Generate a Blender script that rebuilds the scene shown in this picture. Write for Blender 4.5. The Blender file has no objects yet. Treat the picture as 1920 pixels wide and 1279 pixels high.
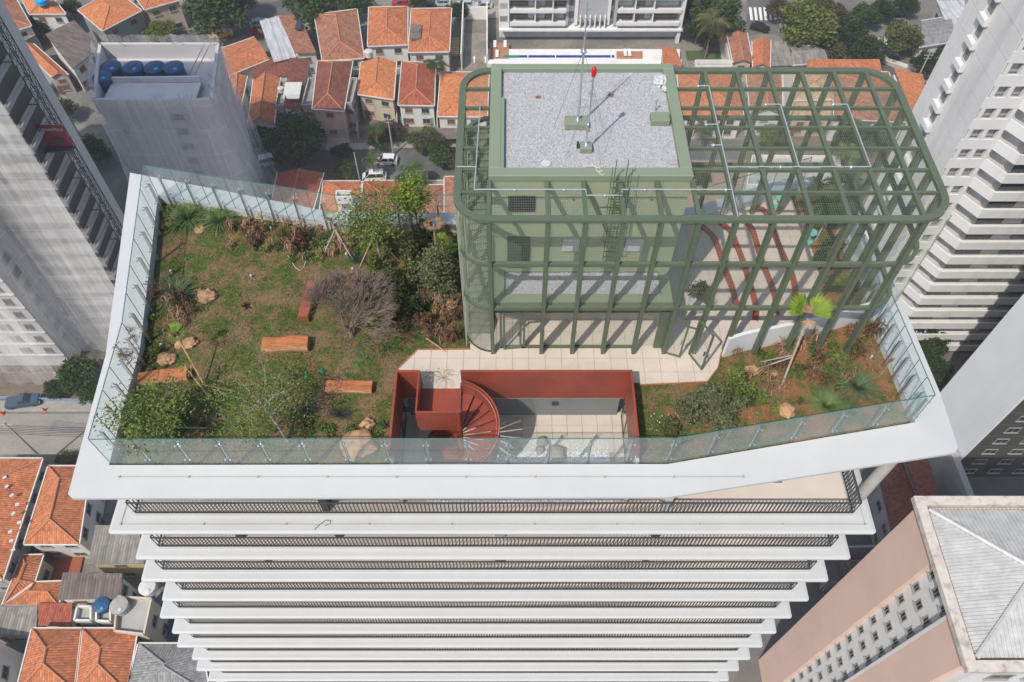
import bpy, bmesh, math, random
import numpy as np
from mathutils import Vector, Matrix, noise
random.seed(7)
rng = np.random.default_rng(7)
PI = math.pi
scene = bpy.context.scene
C = scene.collection
# ---------------------------------------------------------------- camera
CAMZ = 27.6
PITCH = math.radians(55.0)
F = 28.0 / 36.0 * 1920
cd = bpy.data.cameras.new('camera'); cam = bpy.data.objects.new('camera', cd); C.objects.link(cam)
cam.location = (0, 0, CAMZ); cam.rotation_euler = (PI/2 - PITCH, 0, 0)
cd.lens = 28.0; cd.sensor_width = 36.0; cd.clip_start = 0.5; cd.clip_end = 2500
scene.camera = cam
# ---------------------------------------------------------------- world, sun, exposure
SUN_EL = math.radians(54); SUN_AZ = math.radians(216.9)
w = bpy.data.worlds.new('World'); scene.world = w; w.use_nodes = True
wn = w.node_tree; bg = wn.nodes['Background']
sky = wn.nodes.new('ShaderNodeTexSky'); sky.sky_type = 'NISHITA'; sky.sun_disc = False
sky.sun_elevation = SUN_EL; sky.sun_rotation = SUN_AZ; sky.air_density = 1.0; sky.dust_density = 2.0; sky.ozone_density = 1.0
wn.links.new(sky.outputs[0], bg.inputs[0]); bg.inputs[1].default_value = 0.14
sd = bpy.data.lights.new('sun', 'SUN'); sd.energy = 3.15; sd.angle = math.radians(0.53); sd.color = (1.0, 0.935, 0.84)
sun = bpy.data.objects.new('sun', sd); C.objects.link(sun)
tosun = Vector((math.sin(SUN_AZ)*math.cos(SUN_EL), math.cos(SUN_AZ)*math.cos(SUN_EL), math.sin(SUN_EL)))
sun.rotation_euler = tosun.to_track_quat('Z', 'Y').to_euler(); sun.location = tosun*60
vs = scene.view_settings; vs.view_transform = 'Standard'; vs.look = 'None'; vs.exposure = 0.36; vs.gamma = 1.0; vs.use_curve_mapping = False
scene.render.engine = 'CYCLES'
scene.cycles.max_bounces = 7; scene.cycles.transparent_max_bounces = 24; scene.cycles.transmission_bounces = 6
GZ = -77.5                                   # street level (the roof terrace is z = 0)
CP, SP = math.cos(PITCH), math.sin(PITCH)
def P(px, py, z=0.0):
    """surveyed position: the point at height z seen at photo pixel px, py"""
    u = (px-960)/F; v = (py-639.5)/F
    # ray = forward + u*right - v*up ; forward=(0,CP,-SP) up=(0,SP,CP)
    d = Vector((u, CP - v*SP, -SP - v*CP)); t = (z-CAMZ)/d.z
    return Vector((d.x*t, d.y*t, z))
def PY(px, py, Y):
    u = (px-960)/F; v = (py-639.5)/F
    d = Vector((u, CP - v*SP, -SP - v*CP)); t = Y/d.y
    return Vector((d.x*t, Y, CAMZ + d.z*t))
def V(*a): return Vector(a)
# ---------------------------------------------------------------- mesh builder
class MB:
    def __init__(s): s.v = []; s.f = []; s.uv = {}
    def face(s, pts, uv=None):
        n = len(s.v); s.v += [tuple(p) for p in pts]; s.f.append(tuple(range(n, n+len(pts))))
        if uv: s.uv[len(s.f)-1] = uv
    def box(s, c, d, rz=0.0, R=None):
        c = Vector(c); h = Vector(d)/2; n = len(s.v)
        M = R if R is not None else Matrix.Rotation(rz, 3, 'Z')
        for z in (-1, 1):
            for x, y in ((-1,-1),(1,-1),(1,1),(-1,1)): s.v.append(tuple(c + M @ Vector((x*h.x, y*h.y, z*h.z))))
        for q in ((0,3,2,1),(4,5,6,7),(0,1,5,4),(1,2,6,5),(2,3,7,6),(3,0,4,7)): s.f.append(tuple(n+i for i in q))
        return s
    def bar(s, a, b, w, h=None, up=None):
        """rectangular bar from a to b, w wide (sideways) and h tall"""
        a = Vector(a); b = Vector(b); h = h or w; d = b-a
        if d.length < 1e-6: return s
        X = d.normalized(); U = Vector(up) if up else (Vector((0,0,1)) if abs(X.z) < .95 else Vector((0,1,0)))
        Yv = U.cross(X).normalized(); Zv = X.cross(Yv)
        R = Matrix((X, Yv, Zv)).transposed()
        return s.box((a+b)/2, (d.length, w, h), R=R)
    def tube(s, pts, r, n=6, cap=True):
        pts = [Vector(p) for p in pts]; rr = r if isinstance(r, (list, tuple)) else [r]*len(pts)
        base = len(s.v); m = len(pts); prev = None
        for i, p in enumerate(pts):
            t = (pts[min(i+1, m-1)] - pts[max(i-1, 0)]).normalized()
            if prev is None:
                a = t.orthogonal().normalized()
            else:
                a = (prev - t*prev.dot(t)); a = a.normalized() if a.length > 1e-5 else t.orthogonal().normalized()
            prev = a; b = t.cross(a)
            for k in range(n):
                an = 2*PI*k/n; s.v.append(tuple(p + (a*math.cos(an) + b*math.sin(an))*rr[i]))
        for i in range(m-1):
            for k in range(n):
                k2 = (k+1) % n
                s.f.append((base+i*n+k, base+i*n+k2, base+(i+1)*n+k2, base+(i+1)*n+k))
        if cap:
            s.f.append(tuple(base+k for k in range(n))[::-1]); s.f.append(tuple(base+(m-1)*n+k for k in range(n)))
        return s
    def prism(s, poly, z0, z1):
        """poly: list of (x,y); closed prism"""
        p = [(q[0], q[1]) for q in poly]
        ar = sum(p[i][0]*p[(i+1) % len(p)][1] - p[(i+1) % len(p)][0]*p[i][1] for i in range(len(p)))
        if ar < 0: p = p[::-1]
        n = len(s.v); m = len(p)
        s.v += [(x, y, z0) for x, y in p] + [(x, y, z1) for x, y in p]
        s.f.append(tuple(n+i for i in range(m))[::-1]); s.f.append(tuple(n+m+i for i in range(m)))
        for i in range(m):
            j = (i+1) % m; s.f.append((n+i, n+j, n+m+j, n+m+i))
        return s
    def lathe(s, c, prof, n=16, ax=None):
        c = Vector(c); base = len(s.v); m = len(prof)
        for r, z in prof:
            for k in range(n):
                an = 2*PI*k/n; s.v.append((c.x+r*math.cos(an), c.y+r*math.sin(an), c.z+z))
        for i in range(m-1):
            for k in range(n):
                k2 = (k+1) % n; s.f.append((base+i*n+k, base+i*n+k2, base+(i+1)*n+k2, base+(i+1)*n+k))
        s.f.append(tuple(base+k for k in range(n))[::-1]); s.f.append(tuple(base+(m-1)*n+k for k in range(n)))
        return s
    def strip(s, a, b):
        """quads between two equal-length polylines"""
        n = len(s.v); m = len(a); s.v += [tuple(p) for p in a] + [tuple(p) for p in b]
        for i in range(m-1): s.f.append((n+i, n+i+1, n+m+i+1, n+m+i))
        return s
    def mesh(s, name, m, off=(0,0,0), smooth=False):
        me = bpy.data.meshes.new(name); o = Vector(off)
        me.from_pydata([(x-o.x, y-o.y, z-o.z) for x, y, z in s.v], [], s.f)
        if m: me.materials.append(m)
        if s.uv:
            ul = me.uv_layers.new(name='UVMap'); li = 0
            for i, f in enumerate(s.f):
                uv = s.uv.get(i)
                for k in range(len(f)):
                    if uv: ul.data[li].uv = uv[k]
                    li += 1
        if smooth: me.polygons.foreach_set('use_smooth', [True]*len(me.polygons))
        me.update(); return me
WL = {}
def wloc(o): return WL.get(o, Vector((0,0,0))) if o is not None else Vector((0,0,0))
def put(name, me, parent=None, at=(0,0,0)):
    """link mesh data whose coordinates are relative to 'at' (world)"""
    o = bpy.data.objects.new(name, me); C.objects.link(o)
    o.parent = parent; o.location = Vector(at) - wloc(parent); WL[o] = Vector(at)
    return o
def obj(name, mb, m, parent=None, at=None, smooth=False, kind=None, label=None, cat=None, group=None):
    if at is None: at = wloc(parent)
    o = put(name, mb.mesh(name, m, at, smooth), parent, at)
    return tag(o, label, cat, group, kind)
def tag(o, label=None, cat=None, group=None, kind=None):
    if label: o['label'] = label
    if cat: o['category'] = cat
    if group: o['group'] = group
    if kind: o['kind'] = kind
    return o
def thing(name, label, cat, loc=(0,0,0), group=None):
    o = bpy.data.objects.new(name, None); C.objects.link(o); o.location = loc; WL[o] = Vector(loc)
    o.empty_display_size = .2
    return tag(o, label, cat, group)
def dup(root, loc, rz=0.0, sc=1.0, label=None, group=None, parent=None):
    def cp(o, par):
        c = o.copy(); C.objects.link(c); c.parent = par
        for ch in kids.get(o, []): cp(ch, c)
        return c
    kids = {}
    def walk(o):
        kids[o] = list(o.children)
        for ch in o.children: walk(ch)
    walk(root)
    r = cp(root, parent); r.location = Vector(loc) - wloc(parent); r.rotation_euler = (0,0,rz)
    r.scale = (sc,)*3 if not isinstance(sc, (tuple, list)) else sc; WL[r] = Vector(loc)
    if label: r['label'] = label
    if group: r['group'] = group
    return r
def bevel(o, w=.02, seg=1, ang=30):
    b = o.modifiers.new('bevel', 'BEVEL'); b.width = w; b.segments = seg; b.limit_method = 'ANGLE'; b.angle_limit = math.radians(ang); return o
# ---------------------------------------------------------------- materials
def mat(name, col, rough=.7, metal=0.0, var=.12, vscale=1.5, grain=0.0, gscale=40, bump=0.0, bscale=30, col2=None, c2scale=.6, c2lo=.45, c2hi=.6,
        trans=0.0, spec=None, streak=None, obj_coords=False, isl=0.0, alpha=None):
    m = bpy.data.materials.new(name); m.use_nodes = True; nt = m.node_tree; N = nt.nodes; L = nt.links
    b = N['Principled BSDF']; b.inputs['Roughness'].default_value = rough; b.inputs['Metallic'].default_value = metal
    if spec is not None: b.inputs['Specular IOR Level'].default_value = spec
    if trans: b.inputs['Transmission Weight'].default_value = trans
    co = N.new('ShaderNodeTexCoord').outputs['Object'] if obj_coords else N.new('ShaderNodeNewGeometry').outputs['Position']
    def nz(sc, det=4, ro=.6, vec=None):
        t = N.new('ShaderNodeTexNoise'); t.inputs['Scale'].default_value = sc; t.inputs['Detail'].default_value = det; t.inputs['Roughness'].default_value = ro
        L.new(vec or co, t.inputs['Vector']); return t.outputs['Fac']
    def ramp(fac, lo, hi):
        r = N.new('ShaderNodeMapRange'); r.inputs['From Min'].default_value = lo; r.inputs['From Max'].default_value = hi; L.new(fac, r.inputs['Value']); return r.outputs['Result']
    def mix(fac, a, c, mode='MIX'):
        x = N.new('ShaderNodeMix'); x.data_type = 'RGBA'; x.blend_type = mode
        if isinstance(fac, (int, float)): x.inputs[0].default_value = fac
        else: L.new(fac, x.inputs[0])
        for i, q in ((6, a), (7, c)):
            if isinstance(q, tuple): x.inputs[i].default_value = (*q, 1)
            else: L.new(q, x.inputs[i])
        return x.outputs[2]
    def val(fac, lo, hi, c):
        r = N.new('ShaderNodeMapRange'); r.inputs['From Min'].default_value = .25; r.inputs['From Max'].default_value = .75
        r.inputs['To Min'].default_value = lo; r.inputs['To Max'].default_value = hi; L.new(fac, r.inputs['Value'])
        h = N.new('ShaderNodeHueSaturation'); L.new(r.outputs['Result'], h.inputs['Value'])
        if isinstance(c, tuple): h.inputs['Color'].default_value = (*c, 1)
        else: L.new(c, h.inputs['Color'])
        return h.outputs['Color']
    c = tuple(col)
    if col2: c = mix(ramp(nz(c2scale, 6, .65), c2lo, c2hi), c, tuple(col2))
    if var: c = val(nz(vscale, 5, .65), 1-var, 1+var, c)
    if grain: c = val(nz(gscale, 2, .7), 1-grain, 1+grain, c)
    if isl:
        g = N.new('ShaderNodeNewGeometry'); r = N.new('ShaderNodeMapRange'); r.inputs['To Min'].default_value = 1-isl; r.inputs['To Max'].default_value = 1+isl
        L.new(g.outputs['Random Per Island'], r.inputs['Value']); h = N.new('ShaderNodeHueSaturation'); L.new(r.outputs['Result'], h.inputs['Value'])
        if isinstance(c, tuple): h.inputs['Color'].default_value = (*c, 1)
        else: L.new(c, h.inputs['Color'])
        c = h.outputs['Color']
    if streak:
        mp = N.new('ShaderNodeMapping'); mp.inputs['Scale'].default_value = (streak[1], streak[1], streak[1]*.07); L.new(co, mp.inputs['Vector'])
        c = mix(ramp(nz(1, 5, .6, mp.outputs[0]), .5, .75), c, mix(streak[0], c if not isinstance(c, tuple) else c, streak[2] if len(streak) > 2 else (.2,.19,.17)))
    if isinstance(c, tuple): b.inputs['Base Color'].default_value = (*c, 1)
    else: L.new(c, b.inputs['Base Color'])
    if bump:
        bp = N.new('ShaderNodeBump'); bp.inputs['Strength'].default_value = bump; bp.inputs['Distance'].default_value = .03
        L.new(nz(bscale, 3, .6), bp.inputs['Height']); L.new(bp.outputs['Normal'], b.inputs['Normal'])
    return m
def glass(name, tint=(.75,.87,.85), rough=.02, dens=.28, refl=.9):
    """thin architectural pane: mostly see-through, tinted, with a fresnel reflection"""
    m = bpy.data.materials.new(name); m.use_nodes = True; nt = m.node_tree; N = nt.nodes; L = nt.links
    N.remove(N['Principled BSDF']); out = N['Material Output']
    t = N.new('ShaderNodeBsdfTransparent'); t.inputs[0].default_value = (*tint, 1)
    d = N.new('ShaderNodeBsdfDiffuse'); d.inputs[0].default_value = (.66,.78,.77,1)
    m1 = N.new('ShaderNodeMixShader'); m1.inputs[0].default_value = dens; L.new(t.outputs[0], m1.inputs[1]); L.new(d.outputs[0], m1.inputs[2])
    g = N.new('ShaderNodeBsdfGlossy'); g.inputs['Roughness'].default_value = rough; g.inputs[0].default_value = (refl,)*3+(1,)
    lw = N.new('ShaderNodeLayerWeight'); lw.inputs[0].default_value = .5
    pw = N.new('ShaderNodeMath'); pw.operation = 'POWER'; L.new(lw.outputs['Facing'], pw.inputs[0]); pw.inputs[1].default_value = 5
    ma = N.new('ShaderNodeMath'); ma.operation = 'MULTIPLY_ADD'; L.new(pw.outputs[0], ma.inputs[0]); ma.inputs[1].default_value = .8; ma.inputs[2].default_value = .04
    m2 = N.new('ShaderNodeMixShader'); L.new(ma.outputs[0], m2.inputs[0]); L.new(m1.outputs[0], m2.inputs[1]); L.new(g.outputs[0], m2.inputs[2])
    ge = N.new('ShaderNodeNewGeometry'); t0 = N.new('ShaderNodeBsdfTransparent'); m3 = N.new('ShaderNodeMixShader'); L.new(ge.outputs['Backfacing'], m3.inputs[0]); L.new(m2.outputs[0], m3.inputs[1]); L.new(t0.outputs[0], m3.inputs[2]); m2 = m3
    L.new(m2.outputs[0], out.inputs[0]); return m
M = {}
M['white'] = mat('white_paint', (.455,.465,.46), .55, var=.035, vscale=.5, grain=.02, gscale=14, streak=(.05, .9))
M['white2'] = mat('white_render', (.47,.47,.455), .8, var=.06, vscale=.4, streak=(.25, .6), grain=.03)
M['curbface'] = M['white']
M['green'] = mat('sage_green_paint', (.088,.114,.072), .5, var=.1, vscale=1.3, streak=(.22,1.2,(.15,.16,.12)))
M['greenlight'] = mat('pale_green_render', (.29,.33,.22), .7, streak=(.3,1.0,(.17,.19,.13)), var=.07, vscale=.8, grain=.03)
M['greendark'] = mat('dark_green_louvre', (.05,.075,.045), .5, var=.05)
M['wire'] = mat('galvanised_green_wire', (.3,.34,.26), .45, metal=.2, var=0)
M['galv'] = mat('galvanised_steel', (.55,.58,.6), .35, metal=.75, var=.06, vscale=8)
M['steel'] = mat('brushed_steel', (.5,.51,.52), .3, metal=.9, var=.03)
M['dark_steel'] = mat('charcoal_painted_steel', (.035,.038,.04), .5, var=.05)
M['red'] = mat('red_oxide_painted_steel', (.27,.055,.03), .42, streak=(.35,.9,(.13,.035,.022)), var=.09, vscale=1.2, grain=.02, col2=(.21,.046,.028), c2scale=.8)
M['gravel'] = mat('pale_gravel', (.33,.34,.35), .9, var=.06, vscale=.7, grain=.3, gscale=22, bump=.8, bscale=22)
M['paver'] = mat('beige_paver', (.49,.43,.365), .75, var=.1, vscale=1.2, grain=.04, gscale=30, isl=.06)
M['joint'] = mat('paver_joint', (.27,.23,.19), .95, var=.1)
M['concrete'] = mat('weathered_concrete', (.32,.31,.29), .85, var=.14, vscale=.7, grain=.08, gscale=12, streak=(.35,.8))
M['balcony_floor'] = mat('balcony_floor', (.55,.49,.44), .75, var=.06, vscale=.9)
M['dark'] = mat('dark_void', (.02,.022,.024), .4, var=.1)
M['glassdark'] = mat('dark_window_glass', (.03,.038,.045), .08, var=.2, vscale=.5, spec=.8)
M['glass'] = glass('guard_glass', (.93,.97,.96), .02, .14)
M['glass2'] = glass('door_glass', (.95,.97,.965), .02, .03)
M['edge'] = mat('glass_edge', (.06,.16,.14), .2, var=0)
# ================================================================ the white apartment tower (below the roof garden)
def inside(p, poly):
    x, y = p[0], p[1]; r = False; n = len(poly); j = n-1
    for i in range(n):
        xi, yi = poly[i][0], poly[i][1]; xj, yj = poly[j][0], poly[j][1]
        if (yi > y) != (yj > y) and x < (xj-xi)*(y-yi)/(yj-yi)+xi: r = not r
        j = i
    return r
ZC = .45
OUT = [P(x, y, ZC) for x, y in ((134,933),(126,925),(160,800),(197,664),(243,322),(430,358),(620,396),(862,397),(1240,397),(1310,384),(1405,352),(1500,328),(1570,348),(1679,532),(1765,738),(1798,838),(1790,848),(1255,931))]
INN = [P(x, y, ZC) for x, y in ((204,872),(204.5,871),(232,760),(262,656),(296,366),(455,392),(641,421),(862,421),(1240,421),(1318,405),(1412,375),(1500,352),(1556,376),(1640,604),(1712,780),(1716,791),(1715.5,792),(1252,870))]
tower = thing('apartment_tower', 'tall white apartment tower with stacked slab balconies under the roof garden', 'apartment building', (0, 20, GZ))
m = MB(); n = len(OUT)
def ringz(pts, z): return [Vector((p.x, p.y, z)) for p in pts]
def shrink(pts, d, z):
    c = Vector((0, 19.5, 0)); r = []
    for p in pts:
        q = Vector((p.x, p.y, 0)); r.append(Vector((q.x-(d if q.x > 0 else -d), q.y+(d if q.y < 17 else -d if q.y > 22 else 0), z)))
    return r
cl = lambda a: a+[a[0]]
o_t = ringz(OUT, ZC-.06); o_b = ringz(OUT, ZC-.2)
m.strip(cl(INN), cl(o_t)); m.strip(cl(o_t), cl(o_b)); m.strip(cl(o_b), cl(shrink(OUT, 1.3, -.75)))
m.strip(cl(ringz(INN, -.6)), cl(INN))
obj('roof_slab', m, M['white'], tower)
m = MB(); s = shrink(OUT, 1.25, 0); mm = [(p.x, p.y) for p in s]
WX0, WX1, WY0, WY1 = -4.62, 4.78, 13.75, 17.2           # the light well
# soffit plate with the well left open: four pieces
# ---- balcony slabs
LX = [-16.55,-16.6,-17.5,-17.6,-18.8,-19.2,-19.95,-20.05,-20.75,-20.9,-21.4,-21.6]
ZF = [-3.6-3*k for k in range(12)]
XR = 14.93
def rounded(x0, y0, x1, y1, r=.13, n=3):
    pts = []
    for cx, cy, a0 in ((x1-r, y1-r, 0), (x0+r, y1-r, 90), (x0+r, y0+r, 180), (x1-r, y0+r, 270)):
        for k in range(n+1):
            a = math.radians(a0+90*k/n); pts.append((cx+r*math.cos(a), cy+r*math.sin(a)))
    return pts
XF = [-15.6+.0*k for k in range(12)]
for k, z in enumerate(ZF):
    x0, x1 = LX[k], XR
    top = rounded(x0, 12.24, x1, 26.5); bot = rounded(x0+.55, 12.95, x1-.55, 26.4)
    m = MB(); b0 = len(m.v); L_ = len(top)
    for zz, ring in ((z-.03, rounded(x0, 12.24, x1, 26.5)), (z-.13, rounded(x0, 12.24, x1, 26.5)), (z-.36, bot), (z, rounded(x0+.12, 12.36, x1-.12, 26.4))):
        m.v += [(x, y, zz) for x, y in ring]
    for a, b in ((1, 0), (2, 1), (0, 3)):
        for i in range(L_):
            j = (i+1) % L_; m.f.append((a*L_+i, a*L_+j, b*L_+j, b*L_+i))
    m.f.append(tuple(3*L_+i for i in range(L_))); m.f.append(tuple(2*L_+i for i in range(L_))[::-1])
    obj('balcony_slab', m, M['white'], tower)
    yr0 = 13.05 if k == 0 else 12.75
    # beige floor finish set in behind a low upstand
    ya_ = yr0+.07; m = MB(); m.box(((x0+x1)/2, (ya_+15.45)/2, z+.03), (x1-x0-1.9, 15.45-ya_, .05)); obj('balcony_floor', m, M['balcony_floor'], tower)
    yu = 13.05 if k == 0 else 12.75
    m = MB(); m.bar((x0+.8, yu, z+.06), (x1-.75, yu, z+.06), .12, .12); m.bar((x1-.8, yu+.07, z+.06), (x1-.8, 17, z+.06), .12, .12)
    m.bar((x0+.85, yu+.07, z+.06), (x0+.85, 17, z+.06), .12, .12)
    obj('upstand', m, M['white'], tower)
    # railing
    rx0, rx1 = x0+1.0, x1-.85
    if k == 1: rx0 -= .0
    yr = 13.06 if k == 0 else 12.76
    m = MB(); R_ = [(rx0, 17, 0), (rx0, yr, 0), (rx1, yr, 0), (rx1, 17, 0)]
    for hz, wd in ((1.17, .07), (.19, .045), (.98, .0)):
        if not wd: continue
        for i in range(3): m.bar((R_[i][0], R_[i][1], z+hz), (R_[i+1][0], R_[i+1][1], z+hz), .05, wd)
    rail = obj('balcony_railing', m, M['dark_steel'], tower, at=(rx0, yr, z))
    mb0 = MB().box((0,0,.67), (.05,.018,.96)).mesh('baluster', M['dark_steel'])
    pos = []; nb = int((rx1-rx0)/.16)
    for i in range(nb+1): pos.append((rx0+i*(rx1-rx0)/nb, yr))
    for i in range(1, 25): pos.append((rx1, yr+i*.16)); pos.append((rx0, yr+i*.16))
    if k == 0:
        for x, y in pos: put('baluster', mb0, rail, (x, y, z))
    else:
        m = MB()
        for x, y in pos: m.box((x, y, z+.67), (.05, .018, .96) if y < 13.1 else (.018,.05,.96))
        obj('baluster', m, M['dark_steel'], rail, kind='stuff')
    # facade behind: glass, mullions, partitions
    xr = 8.2 if k == 0 else x1-1.3
    runs = ((x0+1.5, WX0-.2), (WX1+.2, xr)) if k == 0 else ((x0+1.5, xr),)
    for xa_, xb_ in runs:
        m = MB(); m.box(((xa_+xb_)/2, 15.55, z+1.4), (xb_-xa_, .06, 2.5)); obj('facade_glass', m, M['glassdark'], tower)
    m = MB()
    for xa_, xb_ in runs: m.box(((xa_+xb_)/2, 15.5, z+2.66), (xb_-xa_, .22, .3)); m.box(((xa_+xb_)/2, 15.5, z+.09), (xb_-xa_, .16, .1))
    q = x0+1.6
    while q < xr:
        if k or not WX0 < q < WX1: m.box((q, 15.49, z+1.3), (.07, .1, 2.3))
        q += 1.75
    obj('facade_frame', m, M['dark_steel'], tower)
    for j, px in enumerate((-12.6 + .5*(k % 3), -7.7, -.55, 6.35)):
        if px < x0+2 or (k == 0 and (px < -12 or j == 2)): continue
        m = MB(); m.box((px, 14.3, z+1.45), (.3 if j != 2 else .5, 2.25, 2.75)); obj('balcony_partition', m, M['dark_steel'] if (j+k) % 3 else M['white2'], tower)
    m = MB(); m.box(((x0+x1)/2, 21, z-.9), (x1-x0-3.2, 10.8, 4.2 if k else .8)); 
    if k: obj('core_wall', m, M['white2'], tower)
m = MB()
m.prism([(-15.5,16),(14,16),(14,25.6),(-15.5,25.6)], GZ, ZF[-1]-.4); obj('core_wall', m, M['white2'], tower)
# soffit / structure under the garden, well left open
m = MB(); 
for a in ((-15.0, 14.0, WX0-.05, 25.8), (WX1+.05, 15.4, 14.2, 25.8), (WX0-.04, WY1+.06, WX1+.04, 25.79)):
    m.box(((a[0]+a[2])/2, (a[1]+a[3])/2, -.62), (a[2]-a[0], a[3]-a[1], .5))
m.box(((WX0+WX1)/2, 13.4, -.5), (WX1-WX0+.2, .5, .9))
obj('roof_structure', m, M['white2'], tower)
# left wing ends and room walls on the top floor
m = MB(); m.box((9.0, 15.5, -2.2), (.2, 1.5, 2.7)); m.box((11, 17.2, -2.2), (4.5, .2, 2.7)); obj('room_wall', m, M['balcony_floor'], tower)
m = MB(); m.box((10.7, 15.6, -3.55), (6.5, 4.6, .05)); obj('terrace_floor', m, M['balcony_floor'], tower)
m = MB(); a = P(1612, 930, -3.55); m.tube([a, (a.x+.35, a.y+.3, -.3)], .24, 20); obj('round_column', m, M['concrete'], tower, smooth=False)
# folded sliding door on the top floor terrace
m = MB(); a = P(1392, 912, -3.4)
for i in range(3): m.box((a.x+i*.7, a.y+.25, -2.6), (.66, .05, 2.1))
obj('sliding_door', m, M['dark_steel'], tower)
# conductor cable with clips round the top two slabs
for z, y, xa, xb in ((-3.57, 12.62, LX[0]+.45, XR-.4), (.445, 12.85, -14.6, 8.6)):
    m = MB(); pts = ([(xa, y+.9, z)] if z < 0 else []) + [(xa, y, z)] + [(xa+(xb-xa)*i/40, y, z+.006*math.sin(i)) for i in range(1, 40)] + [(xb, y, z), (xb, y+2.0 if z < 0 else y+.1, z)]
    m.tube(pts, .012, 5); 
    for i in range(0, 10): m.box((xa+(xb-xa)*i/9.0, y, z+.015), (.06, .06, .05))
    obj('conductor_cable', m, M['concrete'], tower)
m = MB(); a = P(598, 985, -3.58); m.tube([(a.x-.15, a.y-.2, -3.57), (a.x, a.y, -3.57), (a.x+.25, a.y+.22, -3.57), (a.x+.45, a.y+.2, -3.57), (a.x+.45, a.y+.05, -3.57), (a.x+.25, a.y-.02, -3.57)], .012, 5)
obj('loose_cable', m, M['dark_steel'], tower)

# ================================================================ glass guard round the roof
guard = thing('glass_guard', 'clear glass guard on steel posts standing round the edge of the roof garden', 'glass railing', (0, 13.5, ZC))
GT = 1.95
def guard_run(a, b, npan, post_off, inner_posts=True, phase=0.5):
    a = Vector((a.x, a.y, ZC)); b = Vector((b.x, b.y, ZC)); d = (b-a); L_ = d.length; u = d.normalized(); nrm = Vector((-u.y, u.x, 0))*post_off
    for i in range(npan):
        p = a+u*(L_*i/npan+.012); q = a+u*(L_*(i+1)/npan-.012)
        m = MB(); m.bar(p+Vector((0,0,GT/2-.02)), q+Vector((0,0,GT/2-.02)), .018, GT)
        g = obj('glass_pane', m, M['glass'], guard, at=p)
        m = MB(); m.bar(p+Vector((0,0,GT-.02)), q+Vector((0,0,GT-.02)), .03, .022); m.bar(p+Vector((0,0,0)), p+Vector((0,0,GT-.05)), .02, .026)
        obj('pane_edge', m, M['edge'], g)
        c = a+u*(L_*(i+phase)/npan)+nrm
        m = MB(); zb = -.35 if inner_posts else -.05
        m.bar(c+Vector((0,0,zb)), c+Vector((0,0,1.45)), .06, .11, up=nrm); 
        m.bar(c-nrm*.35+Vector((0,0,.2)), c-nrm*.35+Vector((0,0,1.4)), .03, .05, up=nrm)
        po = obj('guard_post', m, M['steel'], guard, at=c)
        m = MB()
        for hz in (.25, 1.35):
            for sx in (-1, 1):
                m.bar(c+Vector((0,0,hz)), c-nrm*.9+u*sx*.09+Vector((0,0,hz+.03)), .022); m.box(c-nrm*.95+u*sx*.09+Vector((0,0,hz+.03)), (.05,.05,.05))
        obj('spider_clamp', m, M['galv'], po)
I = INN
guard_run(I[0]+V(.05,.06,0), I[17]+V(0,.06,0), 14, .13, True, 1.0)
guard_run(I[17]+V(0,.06,0), I[16]+V(-.05,.06,0), 6, .13, True, .98)
guard_run(I[15]+V(-.04,0.05,0), I[13]+V(-.04,0,0), 6, .13)
guard_run(I[4]+V(.04,-.04,0), I[3]+V(.04,0,0), 6, .15)
guard_run(I[3]+V(.04,0,0), I[1]+V(.04,.05,0), 5, .15)
guard_run(I[6]+V(0,-.04,0), I[4]+V(.05,-.04,0), 7, .15)
guard_run(I[7]+V(0,-.04,0), I[6]+V(0,-.04,0), 3, .15)
guard_run(I[11], I[9], 3, .15); guard_run(I[13], I[12], 4, .15)
# ================================================================ roof garden ground
DECKPX = [(748,690),(783,656),(882,655),(878,600),(866,420),(1300,418),(1330,400),(1420,366),(1475,352),(1505,420),(1530,490),(1546,560),(1535,596),(1440,628),(1352,662),(1346,690),(1326,716),(1203,722),(1203,716),(1203,690)]
# deck polygon: the front edge follows the light well
deck = [P(x, y, 0) for x, y in DECKPX[:17]]
deck = [Vector((p.x, p.y, 0)) for p in deck] + [V(5.2, P(1203,722,0).y, 0), V(5.2, WY1+.05, 0), V(-2.1, WY1+.05, 0), V(-2.1, 16.98, 0), V(-3.72, 16.98, 0), V(-3.72, WY1+.05, 0), V(P(748,690,0).x, WY1+.05, 0)]
# lawn sheet with the well cut out
def soil_z(x, y):
    return -.07 + .05*noise.noise(Vector((x*.35, y*.35, 0))) + .025*noise.noise(Vector((x*1.7, y*1.7, 3))) + max(0, (x-8)*.018)
def axis(a, b, step, must):
    r = [a]
    for mst in list(must)+[b]:
        n_ = max(1, round((mst-r[-1])/step)); s0 = r[-1]
        for i in range(1, n_+1): r.append(s0+(mst-s0)*i/n_)
    return r
xs = axis(-18.3, 17.7, .3, (WX0+.05, WX1-.05)); ys = axis(12.7, 30.5, .3, (WY1+.0,))
LP = [(p.x, p.y) for p in OUT]; DP = [(p.x, p.y) for p in deck]
IP = [(p.x, p.y) for p in INN]; MIDP = [((a.x+b.x)/2, (a.y+b.y)/2) for a, b in zip(INN, OUT)]
m = MB(); idx = {}
for i, x in enumerate(xs):
    for j, y in enumerate(ys):
        z = soil_z(x, y)
        if inside((x, y), DP): z = min(z, -.1)
        idx[i, j] = len(m.v); m.v.append((x, y, z))
for i in range(len(xs)-1):
    for j in range(len(ys)-1):
        cx, cy = (xs[i]+xs[i+1])/2, (ys[j]+ys[j+1])/2
        if WX0 < cx < WX1 and cy < WY1: continue
        if not inside((cx, cy), LP): continue
        if not inside((cx, cy), MIDP): continue
        m.f.append((idx[i,j], idx[i+1,j], idx[i+1,j+1], idx[i,j+1]))
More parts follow.
